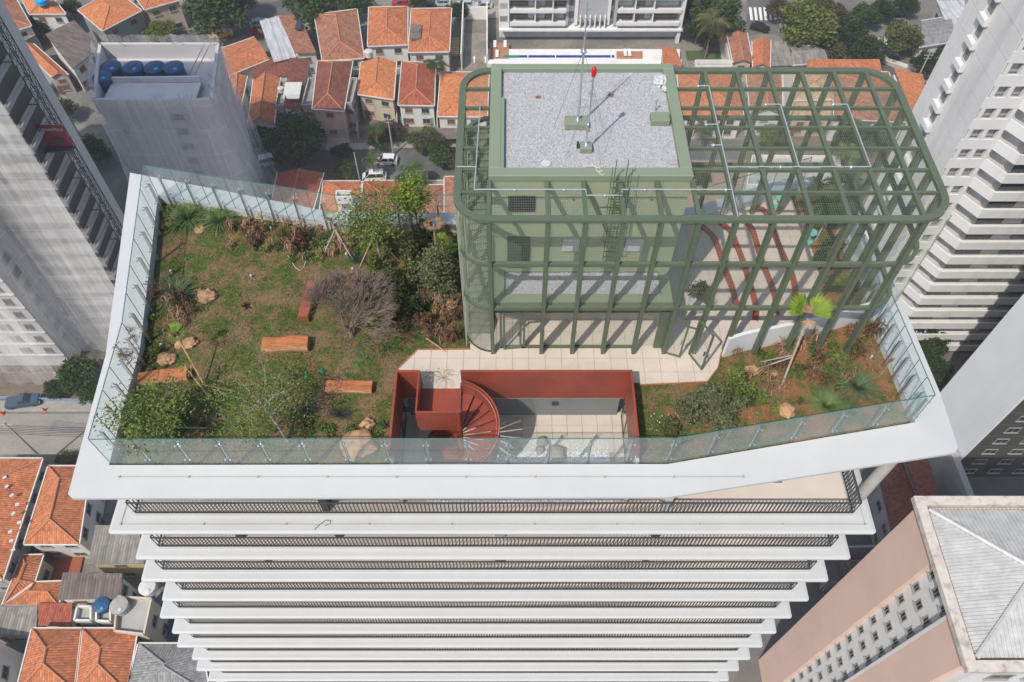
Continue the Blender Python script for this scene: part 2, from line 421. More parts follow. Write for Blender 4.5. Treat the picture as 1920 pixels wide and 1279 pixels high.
def lawn_mat():
    mt = bpy.data.materials.new('patchy_lawn'); mt.use_nodes = True; nt = mt.node_tree; N = nt.nodes; L = nt.links; b = N['Principled BSDF']; b.inputs['Roughness'].default_value = .95
    b.inputs['Specular IOR Level'].default_value = .1
    g = N.new('ShaderNodeNewGeometry').outputs['Position']
    def nz(s, d=5, r=.65):
        t = N.new('ShaderNodeTexNoise'); t.inputs['Scale'].default_value = s; t.inputs['Detail'].default_value = d; t.inputs['Roughness'].default_value = r; L.new(g, t.inputs['Vector']); return t.outputs['Fac']
    def mr(f, a, c): 
        r = N.new('ShaderNodeMapRange'); r.inputs[1].default_value = a; r.inputs[2].default_value = c; L.new(f, r.inputs[0]); return r.outputs[0]
    def mx(f, a, c):
        x = N.new('ShaderNodeMix'); x.data_type = 'RGBA'; L.new(f, x.inputs[0])
        for i, q in ((6, a), (7, c)):
            if isinstance(q, tuple): x.inputs[i].default_value = (*q, 1)
            else: L.new(q, x.inputs[i])
        return x.outputs[2]
    gr = mx(mr(nz(9, 3), .35, .65), (.042,.07,.016), (.10,.125,.035))
    dry = mx(mr(nz(14, 3), .35, .65), (.12,.085,.045), (.24,.155,.09))
    so = mx(mr(nz(20, 3), .35, .65), (.19,.085,.04), (.30,.155,.08))
    a = mx(mr(nz(.75, 8, .78), .46, .56), gr, dry)
    sx = N.new('ShaderNodeSeparateXYZ'); L.new(g, sx.inputs[0])
    ad = N.new('ShaderNodeMath'); ad.operation = 'MULTIPLY_ADD'; L.new(mr(sx.outputs[0], 3.5, 12.5), ad.inputs[0]); ad.inputs[1].default_value = .17; L.new(nz(.8), ad.inputs[2])
    a = mx(mr(ad.outputs[0], .60, .72), a, so)
    L.new(a, b.inputs['Base Color'])
    bp = N.new('ShaderNodeBump'); bp.inputs['Strength'].default_value = .9; bp.inputs['Distance'].default_value = .05; L.new(nz(16, 4, .8), bp.inputs['Height']); L.new(bp.outputs[0], b.inputs['Normal'])
    return mt
M['lawn'] = lawn_mat()
lawn = obj('lawn', m, M['lawn'], kind='structure', smooth=True)
# paving: joint bed plus separate pavers
base = MB(); base.f.append(tuple(range(len(deck)))); base.v = [(p.x, p.y, -.02) for p in deck]
paving = obj('terrace_paving', base, M['joint'], kind='structure')
bm = bmesh.new(); bm.faces.new([bm.verts.new((p.x, p.y, 0)) for p in deck])
X0 = min(p.x for p in deck); X1 = max(p.x for p in deck); Y0 = 16.5; Y1 = max(p.y for p in deck); TS = .68
q = 17.77-.68*4
while q < Y1:
    bmesh.ops.bisect_plane(bm, geom=bm.verts[:]+bm.edges[:]+bm.faces[:], plane_co=(0, q, 0), plane_no=(0, 1, 0)); q += TS
q = -6.1
while q < X1:
    bmesh.ops.bisect_plane(bm, geom=bm.verts[:]+bm.edges[:]+bm.faces[:], plane_co=(q, 0, 0), plane_no=(1, 0, 0)); q += TS
np_ = 0; rest = MB(); faces = sorted(bm.faces, key=lambda f: f.calc_center_median().y)
for f in faces:
    cc = f.calc_center_median()
    if f.calc_area() < .01: continue
    if -.7 < cc.x < 6.2 and cc.y > 20.8: continue
    pts = [(cc.x+(v.co.x-cc.x)*.978, cc.y+(v.co.y-cc.y)*.978) for v in f.verts]
    if np_ < 300:
        mm = MB(); mm.prism(pts, -.019, .004*random.random()); obj('paver', mm, M['paver'], paving, at=(cc.x, cc.y, 0)); np_ += 1
    else: rest.prism(pts, -.019, .004*random.random())
bm.free()
if rest.f: obj('paver', rest, M['paver'], paving, kind='stuff')
m = MB(); e = [p+V(0,0,-.01) for p in deck[:3]]; 
for i in range(2): m.bar(e[i], e[i+1], .05, .1)
e = [p+V(0,0,-.01) for p in deck[13:18]]
for i in range(4): m.bar(e[i], e[i+1], .04, .1)
M['earth'] = mat('orange_earth', (.33,.14,.06), .95, var=.15, grain=.2)
obj('paving_edge', m, M['earth'], paving)

# ================================================================ green cage (pergola)
ZT = 8.0; YF = 18.78; YB = 26.8; CXL = -1.9; CXR = 14.92
KY = [18.92+1.127*k for k in range(8)]; VX = [-.8, 1.22, 2.5, 3.79, 5.07, 6.33] + [6.33+1.27*k for k in range(1, 7)]
cage = thing('rooftop_pergola', 'green steel cage pergola with rounded corners and wire mesh on the roof terrace', 'pergola', (6.5, 22.8, 0))
G = M['green']
def arcpts(cx, cy, r, a0, a1, n=8): return [(cx+r*math.cos(math.radians(a0+(a1-a0)*i/n)), cy+r*math.sin(math.radians(a0+(a1-a0)*i/n))) for i in range(n+1)]
RL, RR = 1.1, 1.2
path_left = arcpts(CXL+RL, YF+RL, RL, 270, 180) + arcpts(CXL+RL, YB-RL, RL, 180, 90)
path_right = arcpts(CXR-RR, YF+RR, RR, 270, 360) + arcpts(CXR-RR, YB-RR, RR, 0, 90)
def ring(z, name, w, h, back=True):
    pl = path_left; pr = path_right
    m = MB()
    def sweep(pts):
        for off0, off1 in ((-w/2, w/2),):
            A = []; B = []
            for i, p in enumerate(pts):
                a = Vector(pts[max(i-1, 0)]); b = Vector(pts[min(i+1, len(pts)-1)]); t = (b-a).normalized(); nn = Vector((-t.y, t.x))
                A.append((p[0]+nn.x*w/2, p[1]+nn.y*w/2)); B.append((p[0]-nn.x*w/2, p[1]-nn.y*w/2))
            a0 = [(x, y, z-h/2) for x, y in A]; a1 = [(x, y, z+h/2) for x, y in A]; b0 = [(x, y, z-h/2) for x, y in B]; b1 = [(x, y, z+h/2) for x, y in B]
            m.strip(a1, b1); m.strip(b1, b0); m.strip(b0, a0); m.strip(a0, a1)
    full = pl[::-1] + pr if not back else pl[::-1] + pr + [pl[-1]]
    sweep(full)
    return obj(name, m, G, cage)
ring(ZT-.06, 'top_ring', .26, .14); ring(5.62, 'middle_ring', .15, .16, True); ring(3.02, 'lower_ring', .15, .16, True)
for i, x in enumerate(VX):
    m = MB(); m.box((x, YF, (ZT-.13)/2-.05), (.15, .27, ZT-.13)); obj('post', m, G, cage)
    if x > 6: m = MB(); m.box((x, YB, (ZT-.13)/2-.05), (.15, .27, ZT-.13)); obj('post', m, G, cage)
for y in KY[1:-1]:
    m = MB(); m.box((CXR, y, (ZT-.13)/2-.05), (.27, .15, ZT-.13)); obj('post', m, G, cage)
    m = MB(); m.box((CXL, y, (ZT-.13)/2-.05), (.12, .12, ZT-.13)); obj('post', m, G, cage)
for i, x in enumerate(VX):
    ye = YB-.1 if x > 6 else 20.58
    if i == 5: ye = 20.58
    m = MB(); m.bar((x, YF+.1, ZT-.075), (x, ye, ZT-.075), .15, .15); obj('roof_beam', m, G, cage)
for k, y in enumerate(KY[1:-1]):
    m = MB(); m.bar((6.36, y, ZT-.085), (CXR-.1, y, ZT-.085), .1, .13); obj('cross_beam', m, G, cage)
    m = MB(); m.bar((CXL+.1, y, ZT-.085), (-.84, y, ZT-.085), .1, .13); obj('cross_beam', m, G, cage)
m = MB(); m.bar((-.8, 20.2, ZT-.12), (6.3, 20.2, ZT-.12), .08, .08); 
# wire mesh panels
WP = .08; WR = .0023
def wires(m, o, u, v, lu, lv):
    o = Vector(o); u = Vector(u); v = Vector(v)
    for i in range(1, int(lu/WP)): m.bar(o+u*(i*WP), o+u*(i*WP)+v*lv, WR*1.6, up=u)
    for i in range(1, int(lv/WP)): m.bar(o+v*(i*WP), o+v*(i*WP)+u*lu, WR*1.6, up=v)
def panel(o, u, v, lu, lv):
    m = MB(); wires(m, o, u, v, lu, lv); m.bar(Vector(o)+Vector(u)*.09, Vector(o)+Vector(u)*.09+Vector(v)*lv, .03); return obj('mesh_panel', m, M['wire'], cage)
for i in range(len(VX)-1):
    for z0, z1 in ((3.02, 5.62), (5.62, 7.9)): panel((VX[i], YF, z0), (1,0,0), (0,0,1), VX[i+1]-VX[i], z1-z0)
    if i >= 5:
        for k in range(7): panel((VX[i], KY[k], ZT-.1), (1,0,0), (0,1,0), VX[i+1]-VX[i], 1.127)
    else: 
        if i != 2: panel((VX[i], KY[0], ZT-.1), (1,0,0), (0,1,0), VX[i+1]-VX[i], 1.65)
for k in range(7):
    panel((CXL, KY[k], ZT-.1), (1,0,0), (0,1,0), 1.08, 1.127)
    if k < 6: panel((VX[-1], KY[k], ZT-.1), (1,0,0), (0,1,0), 1.1, 1.127)
    for z0, z1 in ((3.02, 5.62), (5.62, 7.9)): panel((CXR, KY[k], z0), (0,1,0), (0,0,1), 1.127, z1-z0)
    for z0, z1 in ((.05, 3.0), (3.02, 5.62), (5.62, 7.9)): panel((CXL, KY[k], z0), (0,1,0), (0,0,1), 1.127, z1-z0)
m = MB(); pts = arcpts(CXL+RL, YF+RL, RL, 270, 180, 22)
for x, y in pts: m.bar((x, y, .03), (x, y, 7.9), .009)
for i in range(100):
    z = .04+i*WP
    for a, b in zip(pts[::2], pts[2::2]): m.bar((*a, z), (*b, z), .008)
obj('mesh_panel', m, M['wire'], cage, label='curved wire mesh round the stair corner of the green cage')
m = MB(); 
for a, b in zip(pts[:-1], pts[1:]): m.bar((*a, .03), (*b, .03), .05, .06)
obj('bottom_rail', m, M['dark_steel'], cage)
# galvanised pipe run on top of the cage
M['pipegrey'] = mat('dull_galvanised_pipe', (.36,.39,.40), .5, metal=.2, var=.1)
pipe = thing('conduit_pipe', 'thin galvanised pipe run branching over the top of the green cage', 'pipe', (6.5, 20, ZT+.06))
zt = ZT+.07
def pp(*ps, r=.022):
    m = MB(); m.tube([(x, y, zt) for x, y in ps], r, 8); o = obj('pipe_run', m, M['pipegrey'], pipe)
yk = KY[1]+.02
pp((-1.2, 24.6), (-1.3, yk)); pp((-1.3, yk), (2.55, yk)); pp((2.55, yk), (2.56, yk-.28), (3.8, yk-.28), (3.8, yk)); pp((3.8, yk), (7.62, yk)); pp((-1.95, 21.2), (-1.27, 21.2))
pp((7.6, 25.7), (7.6, YF)); pp((10.15, 24.6), (10.15, 21.2)); pp((12.68, 24.6), (12.68, 21.2)); pp((7.6, 21.2), (12.68, 21.2))
for a, b in (((7.15, 25.7), (7.6, 25.7)), ((9.55, 24.6), (10.15, 24.6)), ((12.1, 24.6), (12.68, 24.6)), ((7.1, 23.46), (7.6, 23.46)), ((7.2, 22.33), (7.6, 22.33))): pp(a, b)
for x, y in ((0.1, yk), (1.8, yk), (3.2, yk-.28), (4.6, yk), (7.4, yk), (7.2, 25.7), (7.2, 23.46), (7.3, 22.33), (9.5, 21.2), (9.6, 24.6), (12.15, 24.6), (12.0, 21.2)):
    m = MB(); m.lathe((x, y, zt-.09), [(.05, 0), (.06, .03), (.06, .1), (.035, .13)], 10); obj('spray_nozzle', m, M['galv'], pipe)

# ================================================================ rooftop block with gravel roof
pav = thing('rooftop_block', 'green rendered stair and tank block with a gravel roof inside the cage', 'building', (2.8, 23.7, 0))
BX0, BX1, BY0, BY1, BZ = -.82, 6.33, 20.6, 26.9, 8.2
GL = M['greenlight']
def wall_h(x0, x1, y0, y1, z0, z1, name='wall', mt=GL, par=pav):
    m = MB(); m.box(((x0+x1)/2, (y0+y1)/2, (z0+z1)/2), (x1-x0, y1-y0, z1-z0)); return obj(name, m, mt, par)
# parapet ring with the jog on its left
def flat_ring():
    ix0, ix1, iy0, iy1 = BX0+.42, BX1-.42, BY0+.42, BY1-.3
    m = MB()
    m.box(((BX0+BX1)/2, (BY0+iy0)/2, BZ-.15), (BX1-BX0, iy0-BY0, .3)); m.box(((BX0+BX1)/2, (BY1+iy1)/2, BZ-.15), (BX1-BX0, BY1-iy1, .3))
    m.box(((BX0+ix0)/2, (iy0+iy1)/2, BZ-.15), (ix0-BX0, iy1-iy0, .3)); m.box(((BX1+ix1)/2, (iy0+iy1)/2, BZ-.15), (BX1-ix1, iy1-iy0, .3))
    m.box((ix0+.06, (iy0+24.9)/2, BZ-.152), (.12, 24.9-iy0, .3))
    return m, ix0, ix1, iy0, iy1
m, ix0, ix1, iy0, iy1 = flat_ring()
M['greencap'] = mat('green_parapet_paint', (.185,.225,.155), .6, var=.04, vscale=1, grain=.03)
bevel(obj('parapet', m, M['greencap'], pav), .015)
m = MB(); m.box(((ix0+ix1)/2, (iy0+iy1)/2, BZ-.22), (ix1-ix0+.1, iy1-iy0+.1, .04)); obj('gravel_bed', m, M['gravel'], pav)
# individual pebbles on the roofs
def pebbles(n, x0, x1, y0, y1, z, size=.035, parent=pav):
    base = np.array([[1,0,0],[-1,0,0],[0,1,0],[0,-1,0],[0,0,1],[0,0,-1]], float); fc = np.array([[0,2,4],[2,1,4],[1,3,4],[3,0,4]])
    p = np.stack([rng.uniform(x0, x1, n), rng.uniform(y0, y1, n), np.full(n, z)], 1); s = rng.uniform(.5, 1.3, (n, 1, 3))*size*np.array([1,1,.6])
    a = rng.uniform(0, 6.28, n); ca, sa = np.cos(a), np.sin(a); R = np.zeros((n,3,3)); R[:,0,0]=ca; R[:,0,1]=-sa; R[:,1,0]=sa; R[:,1,1]=ca; R[:,2,2]=1
    t = rng.uniform(-.5, .5, n); T = np.zeros((n,3,3)); T[:,0,0]=np.cos(t); T[:,0,2]=np.sin(t); T[:,2,0]=-np.sin(t); T[:,2,2]=np.cos(t); T[:,1,1]=1
    v = np.einsum('nij,njk,nlk->nli', R, T, base[None]*s) + p[:,None]
    f = (fc[None]+6*np.arange(n)[:,None,None]).reshape(-1, 3)
    return quick('gravel', v.reshape(-1, 3), f, M['pebble'], parent, 'stuff')
def quick(name, v, f, mt, parent=None, kind=None, at=None, link=True):
    me = bpy.data.meshes.new(name); at = Vector(at) if at is not None else wloc(parent); v = np.asarray(v, dtype=np.float32) - np.array(at, dtype=np.float32); f = np.asarray(f, dtype=np.int32); k = f.shape[1]
    me.vertices.add(len(v)); me.vertices.foreach_set('co', v.ravel()); me.loops.add(f.size); me.loops.foreach_set('vertex_index', f.ravel())
    me.polygons.add(len(f)); me.polygons.foreach_set('loop_start', np.arange(0, f.size, k, dtype=np.int32)); me.polygons.foreach_set('loop_total', np.full(len(f), k, dtype=np.int32))
    me.materials.append(mt); me.update(calc_edges=True)
    if not link: return me
    o = put(name, me, parent, at)
    if kind: o['kind'] = kind
    return o
M['pebble'] = mat('grey_pebble', (.345,.355,.37), .85, var=.05, isl=.24)
pebbles(26000, ix0+.02, ix1-.02, iy0+.02, iy1-.02, BZ-.195)
wall_h(BX0+.02, BX1-.02, BY0+.02, BY0+.2, 3.0, BZ-.3); wall_h(BX1-.2, BX1-.02, BY0+.2, BY1-.02, 0, BZ-.3); wall_h(BX0+.02, BX0+.2, BY0+.2, BY1-.02, 0, BZ-.3); wall_h(BX0+.2, BX1-.2, BY1-.2, BY1-.03, 0, BZ-.3)
m = MB(); m.box((2.8, 23.7, BZ-.5), (6.9, 6.1, .2)); obj('roof_deck', m, GL, pav)
# openings on the front wall of the block
def louvre(px0, py0, px1, py1):
    a = PY(px0, py0, BY0); b = PY(px1, py1, BY0); m = MB(); zc = (a.z+b.z)/2; m.box(((a.x+b.x)/2, BY0-.01, zc), (b.x-a.x, .06, a.z-b.z)); o = obj('louvre_door', m, M['greendark'], pav)
    m = MB(); nn = int((a.z-b.z)/.09)
    for i in range(nn): m.box(((a.x+b.x)/2, BY0-.05, b.z+.05+i*.09), (b.x-a.x-.06, .05, .035), R=Matrix.Rotation(-.6, 3, 'X'))
    obj('slat', m, M['greendark'], o, kind='stuff')
louvre(951, 444, 992, 500)
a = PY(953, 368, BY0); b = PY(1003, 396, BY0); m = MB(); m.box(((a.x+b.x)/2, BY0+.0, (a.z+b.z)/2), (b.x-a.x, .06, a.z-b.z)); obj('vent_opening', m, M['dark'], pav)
for x0_, x1_ in ((1055, 1085), (1174, 1204)):
    a = PY(x0_, 449, BY0); b = PY(x1_, 469, BY0); m = MB(); m.box(((a.x+b.x)/2, BY0-.03, (a.z+b.z)/2), (b.x-a.x, .1, a.z-b.z)); o = bevel(obj('meter_box', m, M['white'], pav), .01)
    m = MB(); m.box(((a.x+b.x)/2, BY0-.085, (a.z+b.z)/2), (b.x-a.x-.06, .02, a.z-b.z-.06)); obj('lid', m, M['white'], o)
# ---- lower room with its gravel roof
RZ = 3.0; RX0, RX1, RY0 = -.7, 6.25, 19.0
m = MB(); m.box(((RX0+RX1)/2, RY0+.2, RZ-.15), (RX1-RX0, .4, .5)); m.box((RX0+.2, (RY0+BY0)/2+.2, RZ-.15), (.4, BY0-RY0-.4, .5)); m.box((RX1-.2, (RY0+BY0)/2+.2, RZ-.15), (.4, BY0-RY0-.4, .5)); obj('lower_parapet', m, M['greencap'], pav)
m = MB(); m.box(((RX0+RX1)/2, 20.0, RZ-.2), (RX1-RX0-.7, 1.25, .3)); obj('gravel_bed', m, M['gravel'], pav)
pebbles(9000, RX0+.42, RX1-.42, RY0+.42, BY0, RZ-.04)
m = MB(); m.box(((RX0+RX1)/2, RY0+.08, 2.55), (RX1-RX0, .12, .35)); m.box(((RX0+RX1)/2, RY0+.0, .06), (RX1-RX0-2.2, .1, .12)); m.box((RX1-.15, RY0, 1.3), (.35, .14, 2.5))
for x in (-.45, .5, 1.2): m.box((x, RY0, 1.2), (.09, .1, 2.4))
m.box((0.02, RY0, .06), (1.0, .1, .1))
obj('window_frame', m, G, pav)
for i in range(5):
    xa = (-.42, 1.28, 2.56, 3.85, 5.12)[i]; xb = (.46, 2.46, 3.74, 5.02, 5.98)[i]
    m = MB(); m.box(((xa+xb)/2, RY0+.02, 1.25), (xb-xa, .02, 2.3)); obj('glass_pane', m, M['glass2'], pav)
m = MB(); m.box((2.8, 20.5, 1.3), (7, .1, 2.8)); obj('back_wall', m, mat('beige_room_wall', (.45,.38,.31), .8), pav)
m = MB()
for x in (1.9, 4.1): m.box((x, 20.3, 2.1), (1.0, .25, .35))
obj('ceiling_unit', m, M['greendark'], pav)
# things on the roof: bases, mast, lamp pole, hatch, white sack, disc, brick bits
zr = BZ-.19
def block(px, py, sx, sy, sz, label):
    p = P(px, py, zr+sz); m = MB(); m.box((p.x, p.y, zr+sz/2), (sx, sy, sz)); o = obj('plinth', m, M['greencap'], at=(p.x, p.y, zr)); bevel(o, .02, 2); tag(o, label, 'plinth'); return p
pa = block(1081, 225, .85, .5, .28, 'larger green concrete plinth carrying the antenna mast on the gravel roof')
pb = block(1099, 272, .42, .38, .24, 'small green concrete plinth under the red lamp pole on the gravel roof')
pc = block(1238, 218, .68, .5, .26, 'green plinth beside the right parapet of the gravel roof')
mast = thing('antenna_mast', 'tall lattice antenna mast with guy wires on the gravel roof', 'antenna', (pa.x, pa.y, zr+.28))
b0 = Vector((pa.x+.05, pa.y, zr+.28)); m = MB(); H = 3.4
m.tube([b0, b0+V(0,0,H)], [.045,.03], 8); m.tube([b0+V(0,0,H), b0+V(0,0,H+1.3)], .018, 6); obj('pole', m, M['galv'], mast)
m = MB()
for i in range(14):
    z = .3+i*.24; m.bar(b0+V(-.06,0,z), b0+V(.06,0,z), .015); 
m.box(b0+V(0,0,.02), (.22,.22,.03)); m.box(b0+V(0,0,2.9), (.2,.2,.05)); obj('step_rung', m, M['galv'], mast)
for dx, dy in ((-.9,-.2), (.95,-.1), (.15,.95)):
    m = MB(); m.tube([b0+V(0,0,2.95), b0+V(dx,dy,-.25)], .006, 4); obj('guy_wire', m, M['dark_steel'], mast)
m = MB()
for i in range(5): m.bar(b0+V(-.28+.03*i,0,H+.4+i*.16), b0+V(.28-.03*i,0,H+.4+i*.16), .012)
obj('antenna_element', m, M['galv'], mast)
lamp = thing('warning_lamp', 'steel pole topped with a red obstruction lamp on the gravel roof', 'lamp', (pb.x, pb.y, zr+.24))
b0 = Vector((pb.x, pb.y, zr+.24)); m = MB(); m.tube([b0, b0+V(.02,0,2.95)], .032, 8); m.box(b0+V(0,0,.015), (.2,.2,.03)); m.box(b0+V(-.03,-.04,.8), (.09,.05,.3)); obj('pole', m, M['galv'], lamp)
m = MB(); m.lathe(b0+V(.02,0,2.9), [(.05,0),(.075,.03),(.075,.1),(.09,.14),(.09,.28),(.06,.35),(.01,.38)], 14); obj('red_lens', m, mat('red_lens', (.5,.01,.015), .15, var=0), lamp, smooth=True)
for dx, dy in ((-.75,-.5), (.5,-.75), (.75,.5)):
    m = MB(); m.tube([b0+V(0,0,2.4), b0+V(dx,dy,-.2)], .005, 4); obj('guy_wire', m, M['dark_steel'], lamp)
m = MB(); p = P(1083, 277, zr); m.box((p.x, p.y, zr+.13), (.08,.12,.24)); obj('junction_box', m, M['dark_steel'], lamp)
# crumpled white sack
def blob(c, r, n=3, amp=.25, fs=1.6, seed=0, squash=(1,1,1)):
    bm = bmesh.new(); bmesh.ops.create_icosphere(bm, subdivisions=n, radius=1.0); mm = MB(); c = Vector(c)
    for v in bm.verts:
        d = v.co.normalized(); k = 1+amp*noise.noise(d*fs+Vector((seed*7.3, seed, 0)))+amp*.4*noise.noise(d*fs*3+Vector((seed, 0, 5)))
        mm.v.append(tuple(c+Vector((d.x*r*k*squash[0], d.y*r*k*squash[1], d.z*r*k*squash[2]))))
    mm.f = [tuple(v.index for v in f.verts) for f in bm.faces]; bm.free(); return mm
p = P(1237, 157, zr); m = blob(p+V(0,.05,.12), .27, 4, .5, 2.2, 3, (.9,1.1,.6)); o = obj('white_sack', m, M['white'], at=p, smooth=True); tag(o, 'crumpled white sack slumped in the back corner of the gravel roof', 'sack')
m = blob(p+V(.12,-.42,.1), .13, 3, .5, 2.4, 5, (.8,1.2,.7)); obj('sack_end', m, M['white'], o, smooth=True)
p = P(1024, 308, zr); m = MB(); m.lathe(p, [(.02,0),(.17,.01),(.17,.05),(.14,.06)], 20); o = obj('roof_drain', m, M['white'], at=p); tag(o, 'round white drain cover at the front edge of the gravel roof', 'drain cover')
p = P(1262, 306, zr); m = MB(); m.box(p+V(0,0,.03), (.3,.22,.06)); o = obj('access_cover', m, M['concrete'], at=p); tag(o, 'small grey square cover in the front right corner of the gravel roof', 'cover')
for k, (x, y) in enumerate(((1012,184), (1144,180), (1099,245))):
    p = P(x, y, zr); m = MB()
    for i in range(3): m.box(p+V(random.uniform(-.1,.1), random.uniform(-.06,.06), .04), (.12,.06,.05), rz=random.random()*3)
    o = obj('brick_fragment', m, mat('broken_brick', (.3,.12,.08), .9, var=.2), at=p); tag(o, ['broken brick lying left of the antenna mast on the gravel', 'broken brick lying right of the red lamp on the gravel', 'broken brick between the two plinths on the gravel roof'][k], 'brick')
m = MB(); p = P(1228, 208, zr); m.tube([p, p+V(0,0,.5), p+V(.04,-.08,.55)], .025, 8); o = obj('vent_pipe', m, M['galv'], at=p); tag(o, 'short bent steel vent pipe beside the right hand plinth on the gravel roof', 'pipe')
m = MB(); p = P(1120, 316, BZ); pts = [p+V(.09*math.cos(a*.9)+a*.012, -.02*a+.08*math.sin(a*.9), .012) for a in range(14)]; m.tube([p+V(-.5,.12,.01), p+V(-.2,.15,.01)]+pts, .012, 5); o = obj('rope_coil', m, mat('cream_rope', (.6,.52,.4), .9), at=p); tag(o, 'loose cream rope draped over the parapet beside the ladder', 'rope')
# caged ladder
lad = thing('caged_ladder', 'green caged access ladder fixed to the front wall of the rooftop block', 'ladder', (3.15, 20.3, 3.4))
LXc = PY(1150, 420, 20.4).x
m = MB()
for s_ in (-.2, .2): m.bar((LXc+s_, 20.42, 3.4), (LXc+s_, 20.42, 9.1), .025, .04)
obj('rail', m, M['green'], lad)
m = MB(); z = 3.6
while z < 8.3: m.bar((LXc-.2, 20.42, z), (LXc+.2, 20.42, z), .025); z += .28
obj('rung', m, M['green'], lad, kind='stuff')
m = MB(); hp = [(LXc+.36*math.cos(math.radians(a)), 20.42-.05+.62*min(0, math.sin(math.radians(a)))) for a in range(180, 361, 20)]
z = 5.4
while z < 8.3:
    for a, b in zip(hp[:-1], hp[1:]): m.bar((*a, z), (*b, z), .012, .035)
    z += .55
for i in range(1, 9): m.bar((*hp[i], 5.4), (*hp[i], 8.25 if 1 < i < 8 else 9.0), .022, .012)
obj('safety_hoop', m, M['green'], lad)
# open stair on the left of the block
st = thing('green_staircase', 'green metal staircase climbing inside the left end of the cage', 'staircase', (-1.35, 19.6, 0))
M['stair'] = mat('greygreen_stair_paint', (.14,.17,.12), .6, var=.1)
ns = 30; za, ya = .0, 19.7; dzs = 5.5/ns; dys = 6.6/ns
for i in range(ns):
    m = MB(); m.box((-1.36, ya+(i+.5)*dys, (i+1)*dzs), (.95, dys+.05, .06)); m.box((-1.36, ya+i*dys+.02, (i+.5)*dzs), (.95, .03, dzs)); obj('tread', m, M['stair'], st)
m = MB()
for x in (-1.85, -.87): m.bar((x, ya, .05), (x, ya+6.6, 5.55), .04, .3)
obj('stringer', m, M['stair'], st)

# ================================================================ red light well
well = thing('light_well', 'red steel walled light well sunk through the roof garden', 'light well', (0, 15.5, -3.6))
R_ = M['red']; WT = 1.05; T_ = .09
zf = -3.55
def wb(x0, x1, y0, y1, z0, z1, name='red_wall', mt=R_):
    m = MB(); m.box(((x0+x1)/2, (y0+y1)/2, (z0+z1)/2), (x1-x0, y1-y0, z1-z0)); return bevel(obj(name, m, mt, well), .006)
wb(WX0, WX0+T_, WY0-.1, WY1, -1.0, WT); wb(WX1-T_, WX1, WY0-.1, WY1, -1.0, WT)
sx0, sx1 = -3.72, -2.05                                   # bridge
wb(WX0+T_, sx0+.07, WY1-T_, WY1, -1.0, WT); wb(sx1, WX1-T_, WY1-T_, WY1, -1.0, WT)
wb(sx0, sx0+.07, 15.25, WY1-T_, -.1, WT, 'bridge_wall'); wb(sx0+.07, sx1, 15.25, 15.32, -.35, WT, 'bridge_wall')
wb(sx0+.07, sx1, 15.32, 17.0, -.12, -.03, 'bridge_floor')
wb(sx0+.07, sx1, 17.0, WY1-.0, -.3, -.03, 'bridge_floor')
m = MB(); m.tube([(sx1, 15.29, zf), (sx1, 15.29, WT+.03)], .085, 16); obj('newel_post', m, R_, well)
# lower room: floor pavers, gravel, glass walls
m = MB(); m.box((0, 15.6, zf-.07), (WX1-WX0+1.0, 5.2, .08)); obj('floor_bed', m, M['joint'], well)
y = 17.9
fl = 0
while y > 13.3:
    x = WX0-.3
    while x < WX1+.4:
        gravelbed = (-3.6 < x+.3 < 4.1 and y < 16.5)
        if not gravelbed:
            m = MB(); m.box((x+.33, y-.33, zf+.0), (.655, .655, .04)); obj('floor_tile', m, M['paver'], well)
        x += .67
    y -= .67
M['bluegravel'] = mat('white_pebble', (.62,.66,.68), .9, var=.05, isl=.35)
m = MB(); m.box((.3, 15.0, zf-.02), (7.9, 2.9, .04)); obj('gravel_bed', m, M['gravel'], well)
_p = M['pebble']; M['pebble'] = M['bluegravel']; pebbles(15000, -3.6, 4.2, 13.6, 16.5, zf+.01, .035, well); M['pebble'] = _p
wb(WX0+.1, WX1-.1, 17.75, 17.8, zf, -.9, 'glass_wall', mat('grey_glazing', (.16,.17,.175), .15, var=.1, vscale=.4)); wb(WX0+.1, WX1-.1, WY1-.02, 17.8, -1.15, -1.0, 'soffit', M['white2'])
m = MB(); p = PY(1041, 757, 17.73); m.box(p, (.28,.04,.28)); obj('floor_vent', m, M['dark_steel'], well)
for sx, xx in ((1, WX1+.12), (-1, WX0-.12)):
    wb(xx-.02, xx+.02, 13.7, 17.7, zf, -1.0, 'glass_wall', M['glass2'])
    m = MB()
    for i in range(5): m.box((xx, 13.8+i*.97, (zf-1)/2), (.06,.06,2.55))
    m.box((xx, 15.7, -1.03), (.07, 4, .07)); m.box((xx, 15.7, zf+.05), (.07, 4, .07)); obj('mullion', m, M['dark_steel'], well)
    m = MB(); m.box((xx+sx*1.2, 15.7, zf-.02), (2.3, 4, .04)); obj('room_floor', m, M['balcony_floor'], well)
for (x0, x1) in ((WX0-.02, WX0+.12), (WX1-.12, WX1+.02)):
    wb(x0, x1, 13.5, 13.75, zf, .4, 'end_pier', M['white2'])
# boulders in the gravel bed
for px, py, r in ((1017, 831, .24), (1012, 846, .2), (1043, 855, .4), (965, 842, .3)):
    p = P(px, py, zf); tag(obj('garden_boulder', blob(p+V(0,0,r*.3), r, 3, .3, 1.2, px), mat('grey_boulder', (.24,.22,.19), .9, var=.2, vscale=4, bump=.5, bscale=12), at=p, smooth=True), {1017:'small grey boulder at the upper left of the trio in the light well gravel', 1012:'smallest grey stone between two others in the light well gravel', 1043:'largest grey boulder in the gravel of the light well', 965:'grey boulder beside the spiral stair foot in the light well'}[px], 'boulder')
